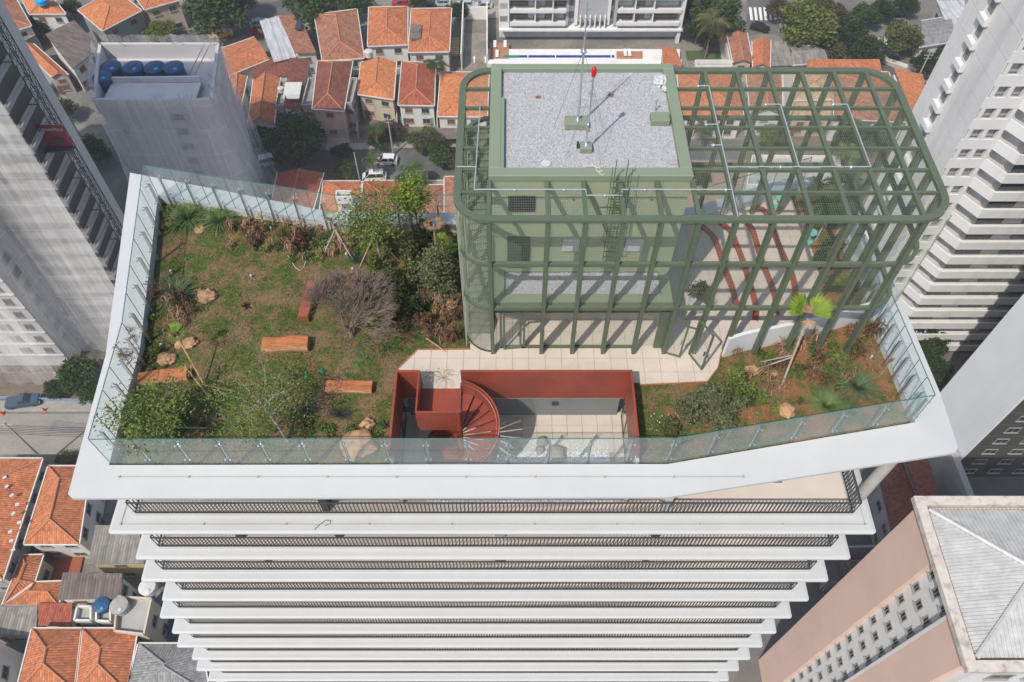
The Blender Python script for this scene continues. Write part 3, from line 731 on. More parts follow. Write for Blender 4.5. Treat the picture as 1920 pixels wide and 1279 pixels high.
# spiral stair
sp = thing('spiral_staircase', 'red steel spiral staircase descending into the light well', 'spiral staircase', (sx1, 15.4, zf))
ccx, ccy, RO, RI = sx1, 15.29, 1.52, .08
NT = 22; a0 = 88; da = -15.8; rz = (0-zf)/(NT+1)
for i in range(NT):
    a1 = math.radians(a0+da*i); a2 = math.radians(a0+da*(i+1)-1.0); z = -rz*(i+1); m = MB()
    poly = [(ccx+r*math.cos(a), ccy+r*math.sin(a)) for r, a in ((RI, a1), (RO, a1), (RO, (a1+a2)/2), (RO, a2), (RI, a2))]
    m.prism(poly, z-.04, z); obj('tread', m, R_, sp)
N_ = 60; tot = NT*da
m = MB(); rings = [[] for _ in range(4)]
for j in range(N_+1):
    a = math.radians(a0+tot*j/N_); z = -rz*(1+NT*j/N_); rad0, rad1 = RO, RO+.06
    hz = 1.0
    for q, (r, dz) in enumerate(((rad0, hz), (rad1, hz), (rad1, -.25), (rad0, -.25))): rings[q].append((ccx+r*math.cos(a), ccy+r*math.sin(a), max(zf, z+dz)))
for q in range(4): m.strip(rings[q], rings[(q+1) % 4])
obj('guard_plate', m, R_, sp, smooth=False)
m = MB(); hr = [(ccx+(RO-.06)*math.cos(math.radians(a0+tot*j/N_)), ccy+(RO-.06)*math.sin(math.radians(a0+tot*j/N_)), -rz*(1+NT*j/N_)+.9) for j in range(N_+1)]; m.tube(hr, .025, 6); obj('handrail', m, R_, sp)
# open glass doors of the lower room
def door(px, py, ang, wd, label):
    p = P(px, py, 0); d = thing('glass_door', label, 'door', (p.x, p.y, 0)); R = Matrix.Rotation(ang, 3, 'Z')
    def L3(x, y, z): return p + R @ Vector((x, y, z))
    m = MB(); hh = 2.45
    for x in (.04, wd-.04): m.box(L3(x, 0, hh/2), (.08, .06, hh), rz=ang)
    for z in (.04, hh-.04): m.box(L3(wd/2, 0, z), (wd-.1, .055, .08), rz=ang)
    obj('frame', m, G, d)
    m = MB(); m.box(L3(wd/2, 0, hh/2), (wd-.1, .015, hh-.1), rz=ang); obj('glass_pane', m, M['glass2'], d)
    m = MB(); m.box(L3(wd-.12, -.06, 1.1), (.03, .06, .3), rz=ang); obj('handle', m, M['dark_steel'], d)
door(1240, 660, math.radians(-20), .8, 'narrow green framed glass door standing ajar at the corner of the terrace room')
door(1291, 663, math.radians(-62), .95, 'large green framed glass door swung open beside the white curved wall')
door(944, 655, math.radians(6), .75, 'green framed glass door at the left end of the terrace room')
# ================================================================ street level
def GP(x, y, h=0.0): return P(x, y, GZ+h)
M['ground'] = mat('mottled_ground', (.13,.125,.11), .95, var=.3, vscale=.08, grain=.15, gscale=1.2, col2=(.2,.185,.16), c2scale=.05)
m = MB(); m.face([(-1200,-400,GZ),(1200,-400,GZ),(1200,1800,GZ),(-1200,1800,GZ)]); obj('ground', m, M['ground'], kind='structure')
M['asphalt'] = mat('worn_asphalt', (.085,.085,.085), .9, var=.18, vscale=.25, grain=.12, gscale=3, col2=(.12,.118,.112), c2scale=.12)
M['pale_road'] = mat('pale_dusty_road', (.24,.225,.205), .92, var=.15, vscale=.3, grain=.1, gscale=3, streak=(.3,.4))
M['sidewalk'] = mat('sidewalk_concrete', (.27,.255,.23), .9, var=.18, vscale=.5, grain=.1, gscale=4)
M['paint'] = mat('road_paint', (.7,.7,.66), .7, var=.1, vscale=2)
M['yard'] = mat('concrete_yard', (.22,.20,.175), .9, var=.2, vscale=.4, grain=.1, gscale=3, col2=(.15,.14,.12), c2scale=.3)
M['dirt'] = mat('construction_dirt', (.14,.11,.085), .95, var=.35, vscale=.4, grain=.2, gscale=2)
M['grass'] = mat('grass', (.06,.085,.03), .95, var=.3, vscale=.5, grain=.25, gscale=5)
def sheet(name, px, mt, dz, nm=None):
    m = MB(); pts = [GP(x, y)+V(0,0,dz) for x, y in px]; m.face(pts); 
    if (pts[1]-pts[0]).cross(pts[2]-pts[1]).z < 0: m.f = [f[::-1] for f in m.f]
    return obj(name, m, mt, kind='structure')
sheet('road', [(380,290),(480,283),(1900,250),(1900,312),(480,345),(380,350)], M['asphalt'], .004)
sheet('road', [(330,110),(470,62),(560,28),(700,-6),(1000,-22),(1700,-30),(1700,-60),(1000,-52),(700,-38),(540,-6),(440,28),(300,78)], M['asphalt'], .004)
sheet('road', [(1400,-40),(1456,-40),(1462,62),(1400,66)], M['asphalt'], .008)
sheet('road', [(1440,60),(1500,35),(1640,105),(1780,165),(1920,240),(1920,290),(1760,190),(1600,128)], M['asphalt'], .012)
sheet('road', [(-200,776),(240,776),(240,852),(-200,852)], M['pale_road'], .004)
sheet('sidewalk', [(-200,752),(240,752),(240,773),(-200,773)], M['sidewalk'], .13)
sheet('sidewalk', [(480,346),(860,341),(860,352),(480,357)], M['sidewalk'], .12)
sheet('sidewalk', [(560,272),(860,264),(860,276),(560,284)], M['sidewalk'], .12)
sheet('sidewalk', [(850,14),(940,12),(940,34),(850,36)], M['sidewalk'], .12)
sheet('sidewalk', [(1610,100),(1640,100),(1780,160),(1770,170)], M['sidewalk'], .14)
sheet('construction_site', [(-60,690),(170,690),(200,752),(-60,752)], M['dirt'], .004)
sheet('courtyard', [(1400,1060),(1560,880),(1920,870),(1920,1300),(1380,1300)], mat('courtyard_slabs', (.12,.115,.105), .9, var=.25, vscale=.3), .004)
sheet('courtyard', [(0,870),(300,870),(300,1300),(0,1300)], M['yard'], .004)
sheet('driveway', [(868,62),(912,62),(912,132),(866,132)], M['yard'], .02)
sheet('lawn_patch', [(1285,95),(1350,95),(1352,112),(1288,114)], M['grass'], .02)
sheet('garden_ground', [(1400,200),(1720,200),(1760,330),(1400,330)], M['dirt'], .006)
sheet('garden_ground', [(1290,300),(1400,300),(1400,420),(1280,420)], mat('brown_paved_yard', (.22,.16,.125), .9, var=.2), .008)
for k in range(6):                                        # zebra crossing
    x = 1404+k*9; q = [(x,14),(x+5,14),(x+8,38),(x+3,38)]
    sheet('crossing_stripe', q, M['paint'], .02)
for x0, y0 in ((889,118), (910,118)):
    sheet('road_arrow', [(x0-3,y0-8),(x0,y0-13),(x0+3,y0-8),(x0+1,y0-8),(x0+1,y0),(x0-1,y0),(x0-1,y0-8)], M['paint'], .03)

# ---------------------------------------------------------------- clay roof materials
def tile_mat(name, c1, c2, pitch=.3, course=.42, rough=.85, stain=.35, depth=1.0, dark=(.06,.035,.025)):
    mt = bpy.data.materials.new(name); mt.use_nodes = True; nt = mt.node_tree; N = nt.nodes; L = nt.links; b = N['Principled BSDF']; b.inputs['Roughness'].default_value = rough; b.inputs['Specular IOR Level'].default_value = .2
    uv = N.new('ShaderNodeTexCoord').outputs['UV']; pos = N.new('ShaderNodeNewGeometry').outputs['Position']; sx = N.new('ShaderNodeSeparateXYZ'); L.new(uv, sx.inputs[0])
    def M2(op, a, c=None):
        x = N.new('ShaderNodeMath'); x.operation = op
        for i, q in enumerate((a, c)):
            if q is None: continue
            if isinstance(q, (int, float)): x.inputs[i].default_value = q
            else: L.new(q, x.inputs[i])
        return x.outputs[0]
    def nz(s, d=4, vec=pos):
        t = N.new('ShaderNodeTexNoise'); t.inputs['Scale'].default_value = s; t.inputs['Detail'].default_value = d; t.inputs['Roughness'].default_value = .65; L.new(vec, t.inputs['Vector']); return t.outputs['Fac']
    def mr(f, a, c, lo=0, hi=1):
        r = N.new('ShaderNodeMapRange'); r.inputs[1].default_value = a; r.inputs[2].default_value = c; r.inputs[3].default_value = lo; r.inputs[4].default_value = hi; L.new(f, r.inputs[0]); return r.outputs[0]
    def mx(f, a, c):
        x = N.new('ShaderNodeMix'); x.data_type = 'RGBA'; L.new(f, x.inputs[0]) if not isinstance(f, float) else None
        if isinstance(f, float): x.inputs[0].default_value = f
        for i, q in ((6, a), (7, c)):
            if isinstance(q, tuple): x.inputs[i].default_value = (*q, 1)
            else: L.new(q, x.inputs[i])
        return x.outputs[2]
    u = M2('DIVIDE', sx.outputs[0], pitch); v = M2('DIVIDE', sx.outputs[1], course)
    bar = M2('ABSOLUTE', M2('SINE', M2('MULTIPLY', u, PI))); row = M2('FRACT', v)
    cell = N.new('ShaderNodeCombineXYZ'); L.new(M2('FLOOR', u), cell.inputs[0]); L.new(M2('FLOOR', v), cell.inputs[1])
    wn_ = N.new('ShaderNodeTexWhiteNoise'); wn_.noise_dimensions = '2D'; L.new(cell.outputs[0], wn_.inputs[0])
    c = mx(mr(nz(.5, 5), .35, .65), c1, c2)
    h = N.new('ShaderNodeHueSaturation'); L.new(mr(wn_.outputs[0], 0, 1, .78, 1.22), h.inputs['Value']); L.new(c, h.inputs['Color']); c = h.outputs[0]
    c = mx(M2('MULTIPLY', mr(nz(1.3, 6), .52, .78), stain), c, dark)
    L.new(c, b.inputs['Base Color'])
    hgt = M2('ADD', M2('MULTIPLY', bar, .6), M2('MULTIPLY', row, .5))
    bp = N.new('ShaderNodeBump'); bp.inputs['Strength'].default_value = depth; bp.inputs['Distance'].default_value = .09; L.new(hgt, bp.inputs['Height']); L.new(bp.outputs[0], b.inputs['Normal'])
    return mt
TM = {
 'orange': tile_mat('orange_clay_tile', (.47,.175,.08), (.37,.13,.065)),
 'bright': tile_mat('bright_clay_tile', (.52,.20,.085), (.44,.16,.07), stain=.2),
 'red': tile_mat('red_clay_tile', (.35,.105,.06), (.27,.08,.05), stain=.5),
 'brown': tile_mat('aged_brown_clay_tile', (.23,.085,.055), (.16,.06,.045), stain=.7),
 'dull': tile_mat('dull_clay_tile', (.35,.165,.10), (.26,.12,.075), stain=.6),
 'tan': tile_mat('tan_clay_tile', (.46,.33,.19), (.36,.26,.16), stain=.35),
 'slate': tile_mat('grey_cement_tile', (.26,.26,.255), (.2,.2,.2), stain=.4, dark=(.08,.08,.08)),
 'grey': tile_mat('fibre_cement_sheet', (.25,.235,.21), (.18,.17,.155), pitch=.35, course=2.4, stain=.6, dark=(.07,.065,.06)),
 'dark': tile_mat('dark_fibre_cement', (.12,.10,.09), (.16,.13,.115), pitch=.4, course=2.4, stain=.5, dark=(.04,.035,.03)),
 'silver': tile_mat('silver_metal_sheet', (.46,.47,.48), (.38,.39,.4), pitch=.35, course=3.5, rough=.45, stain=.35, dark=(.2,.2,.2)),
}
WM = {
 'w': mat('white_house_wall', (.62,.61,.58), .85, var=.1, vscale=.4, streak=(.45,.5,(.3,.28,.25))),
 'c': mat('cream_house_wall', (.52,.44,.34), .85, var=.1, vscale=.4, streak=(.4,.5,(.25,.2,.16))),
 'p': mat('pink_beige_house_wall', (.50,.37,.31), .85, var=.1, vscale=.4, streak=(.4,.5,(.25,.2,.18))),
 'g': mat('grey_house_wall', (.33,.32,.30), .9, var=.12, vscale=.4, streak=(.4,.5,(.18,.17,.16))),
 'y': mat('yellow_house_wall', (.52,.45,.25), .85, var=.1, vscale=.4, streak=(.4,.5,(.25,.2,.14))),
 'gr': mat('grey_green_house_wall', (.20,.23,.20), .85, var=.1, vscale=.4),
}
M['cap'] = mat('ridge_tile', (.42,.17,.09), .9, var=.2, vscale=1)
M['frame'] = mat('window_frame', (.27,.265,.25), .6, var=.05)
M['shutter'] = mat('brown_shutter', (.16,.07,.04), .7, var=.1)
M['gutter'] = mat('pale_gutter', (.55,.54,.51), .8, var=.12, vscale=.8)
win_mesh = {}
def window(parent, c, n, w, h, dark='glassdark'):
    """frame plus pane on a wall with outward normal n"""
    n = Vector(n); u = Vector((-n.y, n.x, 0)); key = (round(w,1), round(h,1), dark)
    if key not in win_mesh:
        f = MB()
        for s in (-1, 1): f.box((s*w/2, 0, 0), (.09, .12, h+.09)); f.box((0, 0, s*h/2), (w-.09, .12, .09))
        f.box((0, 0, 0), (.05, .08, h-.09)); f.box((0, .04, -h/2-.09), (w+.3, .22, .08))
        pa_ = MB(); pa_.box((0, .01, 0), (w-.09, .03, h-.09)); win_mesh[key] = (f.mesh('window', M['frame']), pa_.mesh('pane', M[dark]))
    a = math.atan2(n.y, n.x) - PI/2
    o = put('window', win_mesh[key][0], parent, c); o.rotation_euler.z = a
    g = bpy.data.objects.new('pane', win_mesh[key][1]); C.objects.link(g); g.parent = o
    return o
def house(label, px, eh=6.0, rh=1.6, tile='orange', wall='w', typ='hip', axis='y', rim=True, group=None, over=.35, wins=True, cat='house', pxh=None, ceil=None):
    mx_ = sum(x for x, y in px)/4; my_ = sum(y for x, y in px)/4; c = [GP(mx_+(x-mx_)*1.035, my_+(y-my_)*1.035, eh) for x, y in px]     # back-left, back-right, front-right, front-left
    ce = sum(c, V(0,0,0))/4; h = thing('house', label, cat, (ce.x, ce.y, GZ), group)
    ins = []
    for p in c:
        d = (p-ce); d.z = 0; ins.append(Vector((p.x, p.y, 0)) - d.normalized()*over*1.3)
    m = MB(); m.prism([(p.x, p.y) for p in ins], GZ, GZ+eh-(.05 if typ != 'flat' else .0)); obj('wall', m, WM[wall], h)
    z1 = GZ+eh
    def roof_face(m, pts):
        pts = [Vector(p) for p in pts]
        # u along the lowest edge
        best = min(range(len(pts)), key=lambda i: pts[i].z+pts[(i+1) % len(pts)].z - .0001*(pts[i]-pts[(i+1) % len(pts)]).length)
        e = (pts[(best+1) % len(pts)]-pts[best]); e.z = 0; e.normalize(); nrm = (pts[1]-pts[0]).cross(pts[2]-pts[0]).normalized()
        if nrm.z < 0: pts = pts[::-1]; nrm = -nrm
        s = nrm.cross(e).normalized(); o = pts[0]
        m.face(pts, [((p-o).dot(e), (p-o).dot(s)) for p in pts])
    A, B, Cc, D = c
    mids = lambda p, q: (p+q)/2
    rr = V(0,0,rh); m = MB(); caps = []
    if typ == 'flat':
        m.prism([(p.x,p.y) for p in ins], z1-.05, z1+.02); obj('roof', m, WM['g'] if tile == 'orange' else TM[tile] if tile in TM else M[tile], h)
        m = MB()
        for i in range(4): m.bar(ins[i]+V(0,0,z1+.35), ins[(i+1) % 4]+V(0,0,z1+.35), .22, .8)
        obj('parapet', m, WM[wall], h)
    else:
        if axis == 'y': e0, e1 = mids(A, B), mids(Cc, D)      # ridge runs away from the camera
        else: e0, e1 = mids(A, D), mids(B, Cc)
        L_ = (e1-e0).length; ww = ((B-A).length+(Cc-D).length)/4 if axis == 'y' else ((D-A).length+(Cc-B).length)/4
        if typ == 'hip': t = min(.48, ww/L_*.85)
        elif typ == 'half': t = 0
        else: t = 0.0
        r0 = e0.lerp(e1, t)+rr; r1 = e0.lerp(e1, 1-(t if typ == 'hip' else (min(.45, ww/L_*.8) if typ == 'half' else 0)))+rr
        if typ == 'shed':
            A2, B2 = (A+rr, B+rr) if axis == 'x' else (A+rr, B)
            if axis == 'x': roof_face(m, [A2, B2, Cc, D])
            else: roof_face(m, [A+rr, B, Cc, D+rr])
        elif axis == 'y':
            roof_face(m, [A, r0, r1, D]); roof_face(m, [r0, B, Cc, r1])
            if typ == 'hip': roof_face(m, [A, B, r0])
            roof_face(m, [r1, Cc, D]) if typ in ('hip', 'half') else None
            if typ in ('gable', 'half'): g = MB(); g.face([ins[0]+V(0,0,z1-.05), ins[1]+V(0,0,z1-.05), r0+V(0,0,-.08)]); obj('gable_wall', g, WM[wall], h)
            if typ == 'gable': g = MB(); g.face([ins[3]+V(0,0,z1-.05), ins[2]+V(0,0,z1-.05), r1+V(0,.3,-.08)]); obj('gable_wall', g, WM[wall], h)
            caps = [(r0, r1)] + ([(A, r0), (B, r0)] if typ == 'hip' else []) + ([(D, r1), (Cc, r1)] if typ in ('hip','half') else [])
        else:
            roof_face(m, [A, B, r1, r0]); roof_face(m, [D, Cc, r1, r0])
            if typ == 'hip': roof_face(m, [A, r0, D]); roof_face(m, [B, r1, Cc])
            else:
                g = MB(); g.face([ins[0]+V(0,0,z1-.05), r0+V(.3,0,-.08), ins[3]+V(0,0,z1-.05)]); g.face([ins[1]+V(0,0,z1-.05), r1-V(.3,0,.08), ins[2]+V(0,0,z1-.05)]); obj('gable_wall', g, WM[wall], h)
            caps = [(r0, r1)] + ([(A, r0), (D, r0), (B, r1), (Cc, r1)] if typ == 'hip' else [])
        # give the roof some thickness
        n0 = len(m.f)
        rf = obj('roof', m, TM[tile], h)
        so = rf.modifiers.new('solidify', 'SOLIDIFY'); so.thickness = .14; so.offset = -1
        if caps and tile in ('orange','bright','red','brown','dull','tan','slate'):
            k = MB()
            for a, b in caps: k.tube([a+V(0,0,.04), b+V(0,0,.04)], .13, 5)
            obj('ridge_cap', k, M['cap'] if tile != 'slate' else TM['slate'], rf)
        if rim:
            k = MB(); rimz = V(0,0,.0)
            cc = [A, B, Cc, D]
            for i in range(4):
                a, b = cc[i], cc[(i+1) % 4]
                if typ == 'shed' or (typ in ('gable',) and ((axis == 'y' and i in (0, 2)) or (axis == 'x' and i in (1, 3)))): continue
                d_ = (b-a).normalized(); nn = d_.cross(V(0,0,1)); s_ = -1 if nn.dot(ce-a) > 0 else 1; k.bar(a+nn*s_*.09, b+nn*s_*.09, .16, .2)
            if k.f: obj('gutter', k, M['gutter'], rf)
    if wins:
        for i, (p, q) in enumerate(((ins[3], ins[2]), (ins[0], ins[3]) if ce.x > 0 else (ins[2], ins[1]))):
            d_ = q-p; L_ = d_.length; nn = Vector((d_.y, -d_.x, 0)).normalized()
            if nn.dot(ce-p) > 0: nn = -nn
            k = max(1, int(L_/3.2))
            for j in range(k):
                base = p+d_*((j+.5)/k)
                for zz in ([1.5] if eh < 4.5 else [1.5, eh-1.5]):
                    if eh < 2.6: continue
                    window(h, (base.x+nn.x*.03, base.y+nn.y*.03, GZ+zz), nn, 1.4, 1.1, 'glassdark' if (i+j) % 3 else 'shutter')
        d_ = ins[2]-ins[3]; nn = Vector((d_.y, -d_.x, 0)).normalized(); nn = -nn if nn.dot(ce-ins[3]) > 0 else nn
        b_ = ins[3]+d_*.12+nn*.04; m = MB(); m.box((b_.x, b_.y, GZ+1.05), (.9,.1,2.1), rz=math.atan2(d_.y, d_.x)); obj('door', m, M['shutter'], h)
    return h
HS = [
 ("large orange hip-roofed house between two tree clumps, left of the twin square roofs", [(591,29),(668,19),(681,108),(606,113)], 6, 1.7, 'dull', 'w', 'hip', 'y'),
 ("square orange hip-roofed white house, left one of the pair near the parked cars", [(693,15),(763,14),(763,83),(691,86)], 6, 1.7, 'orange', 'w', 'hip', 'y'),
 ("square orange roofed white house with a dark tank slab on its roof, beside the driveway", [(773,18),(845,17),(841,96),(767,97)], 6, 1.4, 'orange', 'w', 'hip', 'y'),
 ("house half silver sheet and half dull orange roof behind the netted block", [(525,36),(560,28),(592,98),(556,105)], 5.5, .8, 'dull', 'w', 'shed', 'y'),
 ("silver sheet roofed half of the mixed roof house behind the netted block", [(489,46),(524,36),(555,106),(514,115)], 5.4, .7, 'silver', 'w', 'shed', 'x'),
 ("orange ribbed roof just right of the top of the netted block", [(412,93),(476,71),(503,111),(428,142)], 5, .9, 'orange', 'w', 'gable', 'x'),
 ("small brown tiled lean-to between the orange ribbed roof and the dark red house", [(473,113),(541,112),(539,142),(473,145)], 4.5, .6, 'brown', 'w', 'shed', 'x'),
 ("narrow orange roof squeezed against the netted block's right side", [(432,145),(463,144),(450,205),(437,198)], 5, .9, 'orange', 'w', 'gable', 'y'),
 ("bright orange gabled house leaning left above the big dark tree", [(476,152),(525,147),(513,231),(466,231)], 5, 1.6, 'orange', 'w', 'gable', 'y'),
 ("narrow dark red roof with a pale skylight patch left of the biggest dark red roof", [(545,118),(579,111),(560,207),(535,207)], 6.5, 1.0, 'brown', 'w', 'shed', 'y'),
 ("biggest dark red hip roof with grey terraces on both sides", [(597,116),(660,116),(644,207),(587,203)], 7, 1.6, 'brown', 'p', 'hip', 'y'),
 ("orange-roofed house with a cream front, right beside the biggest dark red roof", [(678,118),(742,117),(737,186),(672,176)], 6, 1.2, 'bright', 'c', 'half', 'y'),
 ("red-brown hip-roofed white house left of the tall palm in front of the driveway", [(755,117),(815,120),(813,197),(748,196)], 5.5, 1.6, 'red', 'w', 'hip', 'y'),
 ("bright orange hip-roofed house running under the left end of the green cage", [(828,137),(915,137),(912,218),(822,217)], 5.5, 1.6, 'bright', 'w', 'hip', 'y'),
 ("orange lean-to of wide tiles just behind the roof garden glass, nearest the netted block", [(522,325),(605,325),(586,392),(512,374)], 4.5, 1.0, 'red', 'c', 'gable', 'y'),
 ("orange roof with a white box room on it behind the roof garden", [(608,341),(676,341),(672,400),(600,400)], 4.5, 1.0, 'orange', 'w', 'hip', 'y'),
 ("red hip roof directly behind the leafy trees at the back of the roof garden", [(683,341),(754,340),(752,402),(676,402)], 4.5, 1.4, 'red', 'w', 'hip', 'x'),
 ("dull red roof left of the last orange one behind the roof garden", [(775,348),(833,348),(833,402),(776,402)], 4.5, 1.1, 'dull', 'w', 'hip', 'x'),
 ("plain orange roof next to the left end of the cage behind the roof garden", [(835,333),(912,333),(912,402),(835,402)], 4.8, 1.0, 'dull', 'c', 'hip', 'x'),
 ("orange roofs seen through the cage right beside the gravel roof", [(1272,138),(1383,138),(1392,218),(1278,218)], 5.5, 1.5, 'orange', 'w', 'hip', 'x'),
 ("patched orange roof seen through the middle of the cage top", [(1400,138),(1464,138),(1466,212),(1408,213)], 5.5, 1.3, 'dull', 'w', 'gable', 'y'),
 ("tan tiled roof seen through the cage, farther of the two tan ones", [(1490,137),(1556,136),(1560,186),(1486,188)], 5.5, 1.0, 'tan', 'c', 'hip', 'x'),
 ("tan tiled roof seen through the cage, nearer of the two tan ones", [(1487,195),(1556,194),(1558,222),(1485,222)], 4.5, .7, 'tan', 'c', 'shed', 'x'),
 ("broad dull orange roof seen through the right part of the cage", [(1562,137),(1664,137),(1700,228),(1566,222)], 5.5, 1.6, 'dull', 'w', 'hip', 'y'),
 ("bright orange roof between the cage corner and the stepped white tower", [(1674,139),(1730,141),(1745,226),(1708,226)], 5.5, 1.2, 'bright', 'w', 'shed', 'y'),
 ("long low orange roof along the back edge of the cage", [(1515,116),(1645,116),(1652,134),(1515,134)], 5, .6, 'orange', 'w', 'shed', 'x'),
 ("orange roof edged with white metal sheets behind the cage", [(1364,66),(1400,63),(1410,116),(1375,117)], 5, .7, 'dull', 'c', 'gable', 'y'),
 ("short orange roof between the sheet-edged roof and the grey canopy", [(1411,78),(1444,76),(1443,125),(1412,125)], 5, .8, 'orange', 'w', 'gable', 'y'),
 ("flat grey sheet canopy behind the cage, left of the beige gable", [(1445,80),(1477,80),(1484,122),(1447,123)], 4.5, .5, 'grey', 'w', 'shed', 'x'),
 ("beige sheet roof with a low gable behind the cage", [(1480,86),(1530,87),(1554,116),(1487,122)], 4.5, 1.0, 'grey', 'w', 'gable', 'x'),
 ("small orange roof tucked beside the pool deck of the white apartment building", [(1241,90),(1268,93),(1279,124),(1243,124)], 4.5, .6, 'orange', 'w', 'shed', 'y'),
 ("pale patterned tile roof among the trees at the upper right", [(1728,40),(1782,32),(1784,78),(1724,88)], 4.5, .8, 'slate', 'w', 'gable', 'x'),
 ("silver sheet roofed shed by the stepped white tower's far end", [(1755,6),(1806,6),(1812,52),(1780,56)], 4.5, .6, 'silver', 'g', 'shed', 'x'),
 ("orange roof cut by the top left corner of the photo", [(-50,-25),(22,-14),(57,48),(-20,70)], 6, 1.4, 'dull', 'w', 'hip', 'y'),
 ("orange roof with a bright blue tank near the top left corner", [(35,-16),(90,-14),(122,26),(56,26)], 6, 1.2, 'bright', 'w', 'hip', 'y'),
 ("bright orange hip-roofed house with grey-green windows behind the blue water tanks", [(148,19),(215,-18),(264,20),(193,57)], 7, 1.6, 'bright', 'gr', 'hip', 'y'),
 ("red roofed terrace house at the top edge right of the grey-green house", [(246,-20),(322,-26),(336,0),(272,18)], 7, 1.2, 'orange', 'c', 'hip', 'x'),
 ("dark grey sheet roofed house with white side wall left of the blue tanks", [(90,72),(142,46),(187,88),(136,128)], 6, .9, 'dark', 'w', 'shed', 'x'),
 ("narrow orange roof between the left scaffolded tower and the dark grey roof", [(40,88),(63,83),(127,140),(97,144)], 4.5, .8, 'orange', 'g', 'gable', 'y'),
 ("small grey canopy roof beside the round tree at the upper left", [(22,66),(50,52),(66,66),(36,82)], 4, .4, 'grey', 'g', 'shed', 'x'),
 ("tiny orange gable showing beside the mast of the scaffolded tower", [(48,142),(74,145),(67,164),(56,160)], 4, .4, 'orange', 'g', 'gable', 'y'),
 ("long orange roof spotted with white patches at the left edge, below the street", [(-60,864),(76,864),(4,1083),(-150,1083)], 6, 1.8, 'orange', 'g', 'hip', 'y'),
 ("orange hip roof half under the corner of the white roof slab", [(92,877),(168,877),(147,1018),(48,1018)], 6, 1.8, 'orange', 'w', 'hip', 'y'),
 ("small orange roof running down beside the terracotta patio", [(42,1043),(80,1042),(64,1092),(6,1134)], 4, .9, 'orange', 'c', 'hip', 'y'),
 ("low orange roof below the terracotta patio, left of the dark corrugated one", [(66,1093),(122,1091),(108,1134),(10,1134)], 4, .8, 'orange', 'w', 'hip', 'x'),
 ("short orange roof strip above the large double roof at the bottom left", [(74,1134),(138,1134),(132,1174),(72,1173)], 4, .5, 'red', 'w', 'shed', 'x'),
 ("left half of the large double orange roof at the bottom left", [(62,1181),(153,1181),(140,1295),(33,1295)], 6, 1.8, 'orange', 'w', 'hip', 'y'),
 ("right half of the large double orange roof at the bottom left", [(155,1181),(256,1181),(236,1295),(142,1295)], 6, 1.8, 'orange', 'w', 'hip', 'y'),
 ("dark corrugated roof of the white house above the blue water tank", [(125,1078),(232,1080),(225,1122),(110,1124)], 6, .8, 'dark', 'w', 'shed', 'x'),
 ("brown-grey corrugated roof of the yellow walled house under the balconies", [(184,990),(262,990),(268,1055),(166,1057)], 6, .7, 'grey', 'y', 'shed', 'x'),
 ("grey tiled hip roof at the bottom edge under the lowest balconies", [(262,1209),(375,1209),(390,1300),(240,1300)], 6, 1.6, 'slate', 'g', 'hip', 'y'),
 ("dark grey sheet roof at the left edge above the double orange roof", [(-30,1140),(72,1140),(66,1190),(-30,1190)], 4, .5, 'grey', 'g', 'shed', 'x'),
 ("white walled house with one small window in the bottom left corner", [(-60,1192),(8,1202),(-10,1310),(-90,1310)], 6.5, .5, 'grey', 'w', 'flat', 'y'),
 ("dark red tiled roof in shadow between the round column and the pink tower", [(1640,874),(1690,864),(1735,985),(1672,1010)], 6, .9, 'brown', 'g', 'shed', 'y'),
 ("darker strip of red roof beside the concrete wall behind the pink tower", [(1691,864),(1738,856),(1772,960),(1737,985)], 6, .9, 'brown', 'g', 'shed', 'y'),
 ("low dark corrugated roof in the shaded yard between the towers", [(1555,1056),(1640,1050),(1650,1088),(1550,1090)], 4, .4, 'dark', 'g', 'shed', 'x'),
]
for s in HS: house(s[0], s[1], s[2], s[3], s[4], s[5], s[6], s[7])
for lab, px, eh in (
 ("grey flat terrace beside the biggest dark red roof, on its left", [(580,150),(597,150),(588,204),(566,204)], 6.2),
 ("grey flat terrace beside the biggest dark red roof, on its right", [(660,150),(672,150),(660,200),(648,200)], 6.2),
 ("dark flat roofed annexe left of the narrow dark red roof", [(527,155),(542,155),(533,205),(517,205)], 5.5),
 ("white box room rising above the orange roof behind the roof garden", [(629,362),(664,362),(664,376),(627,376)], 8),
 ("white flat-roofed house with the blue water tank at the bottom left", [(182,1130),(216,1132),(214,1172),(180,1172)], 5),
 ("beige rooftop terrace with water tank under the left balcony ends", [(222,1118),(292,1122),(276,1196),(214,1190)], 6.5),
 ("small open roof court between white parapets at the bottom left", [(146,1136),(180,1136),(178,1170),(138,1170)], 4.5),
 ("white walled court behind the cage at the foot of the planting", [(1408,296),(1572,298),(1580,352),(1398,352)], 5),
 ("low white walled patio house left of the palm behind the cage", [(1300,118),(1372,118),(1374,130),(1302,130)], 4),
 ("beige flat roof by the tan tiled roofs under the cage", [(1466,140),(1487,140),(1484,215),(1468,215)], 5),
 ("white gabled outhouse among the trees at the upper right", [(1645,75),(1662,75),(1660,98),(1640,98)], 4)):
    house(lab, px, eh, 0, 'grey' if 'dark' in lab else 'orange', 'w' if 'white' in lab else ('c' if 'beige' in lab else 'g'), 'flat', 'y')
# terracotta patio
sheet('patio', [(100,1038),(160,1036),(146,1100),(82,1096)], mat('terracotta_patio', (.27,.075,.035), .8, var=.1), .3)
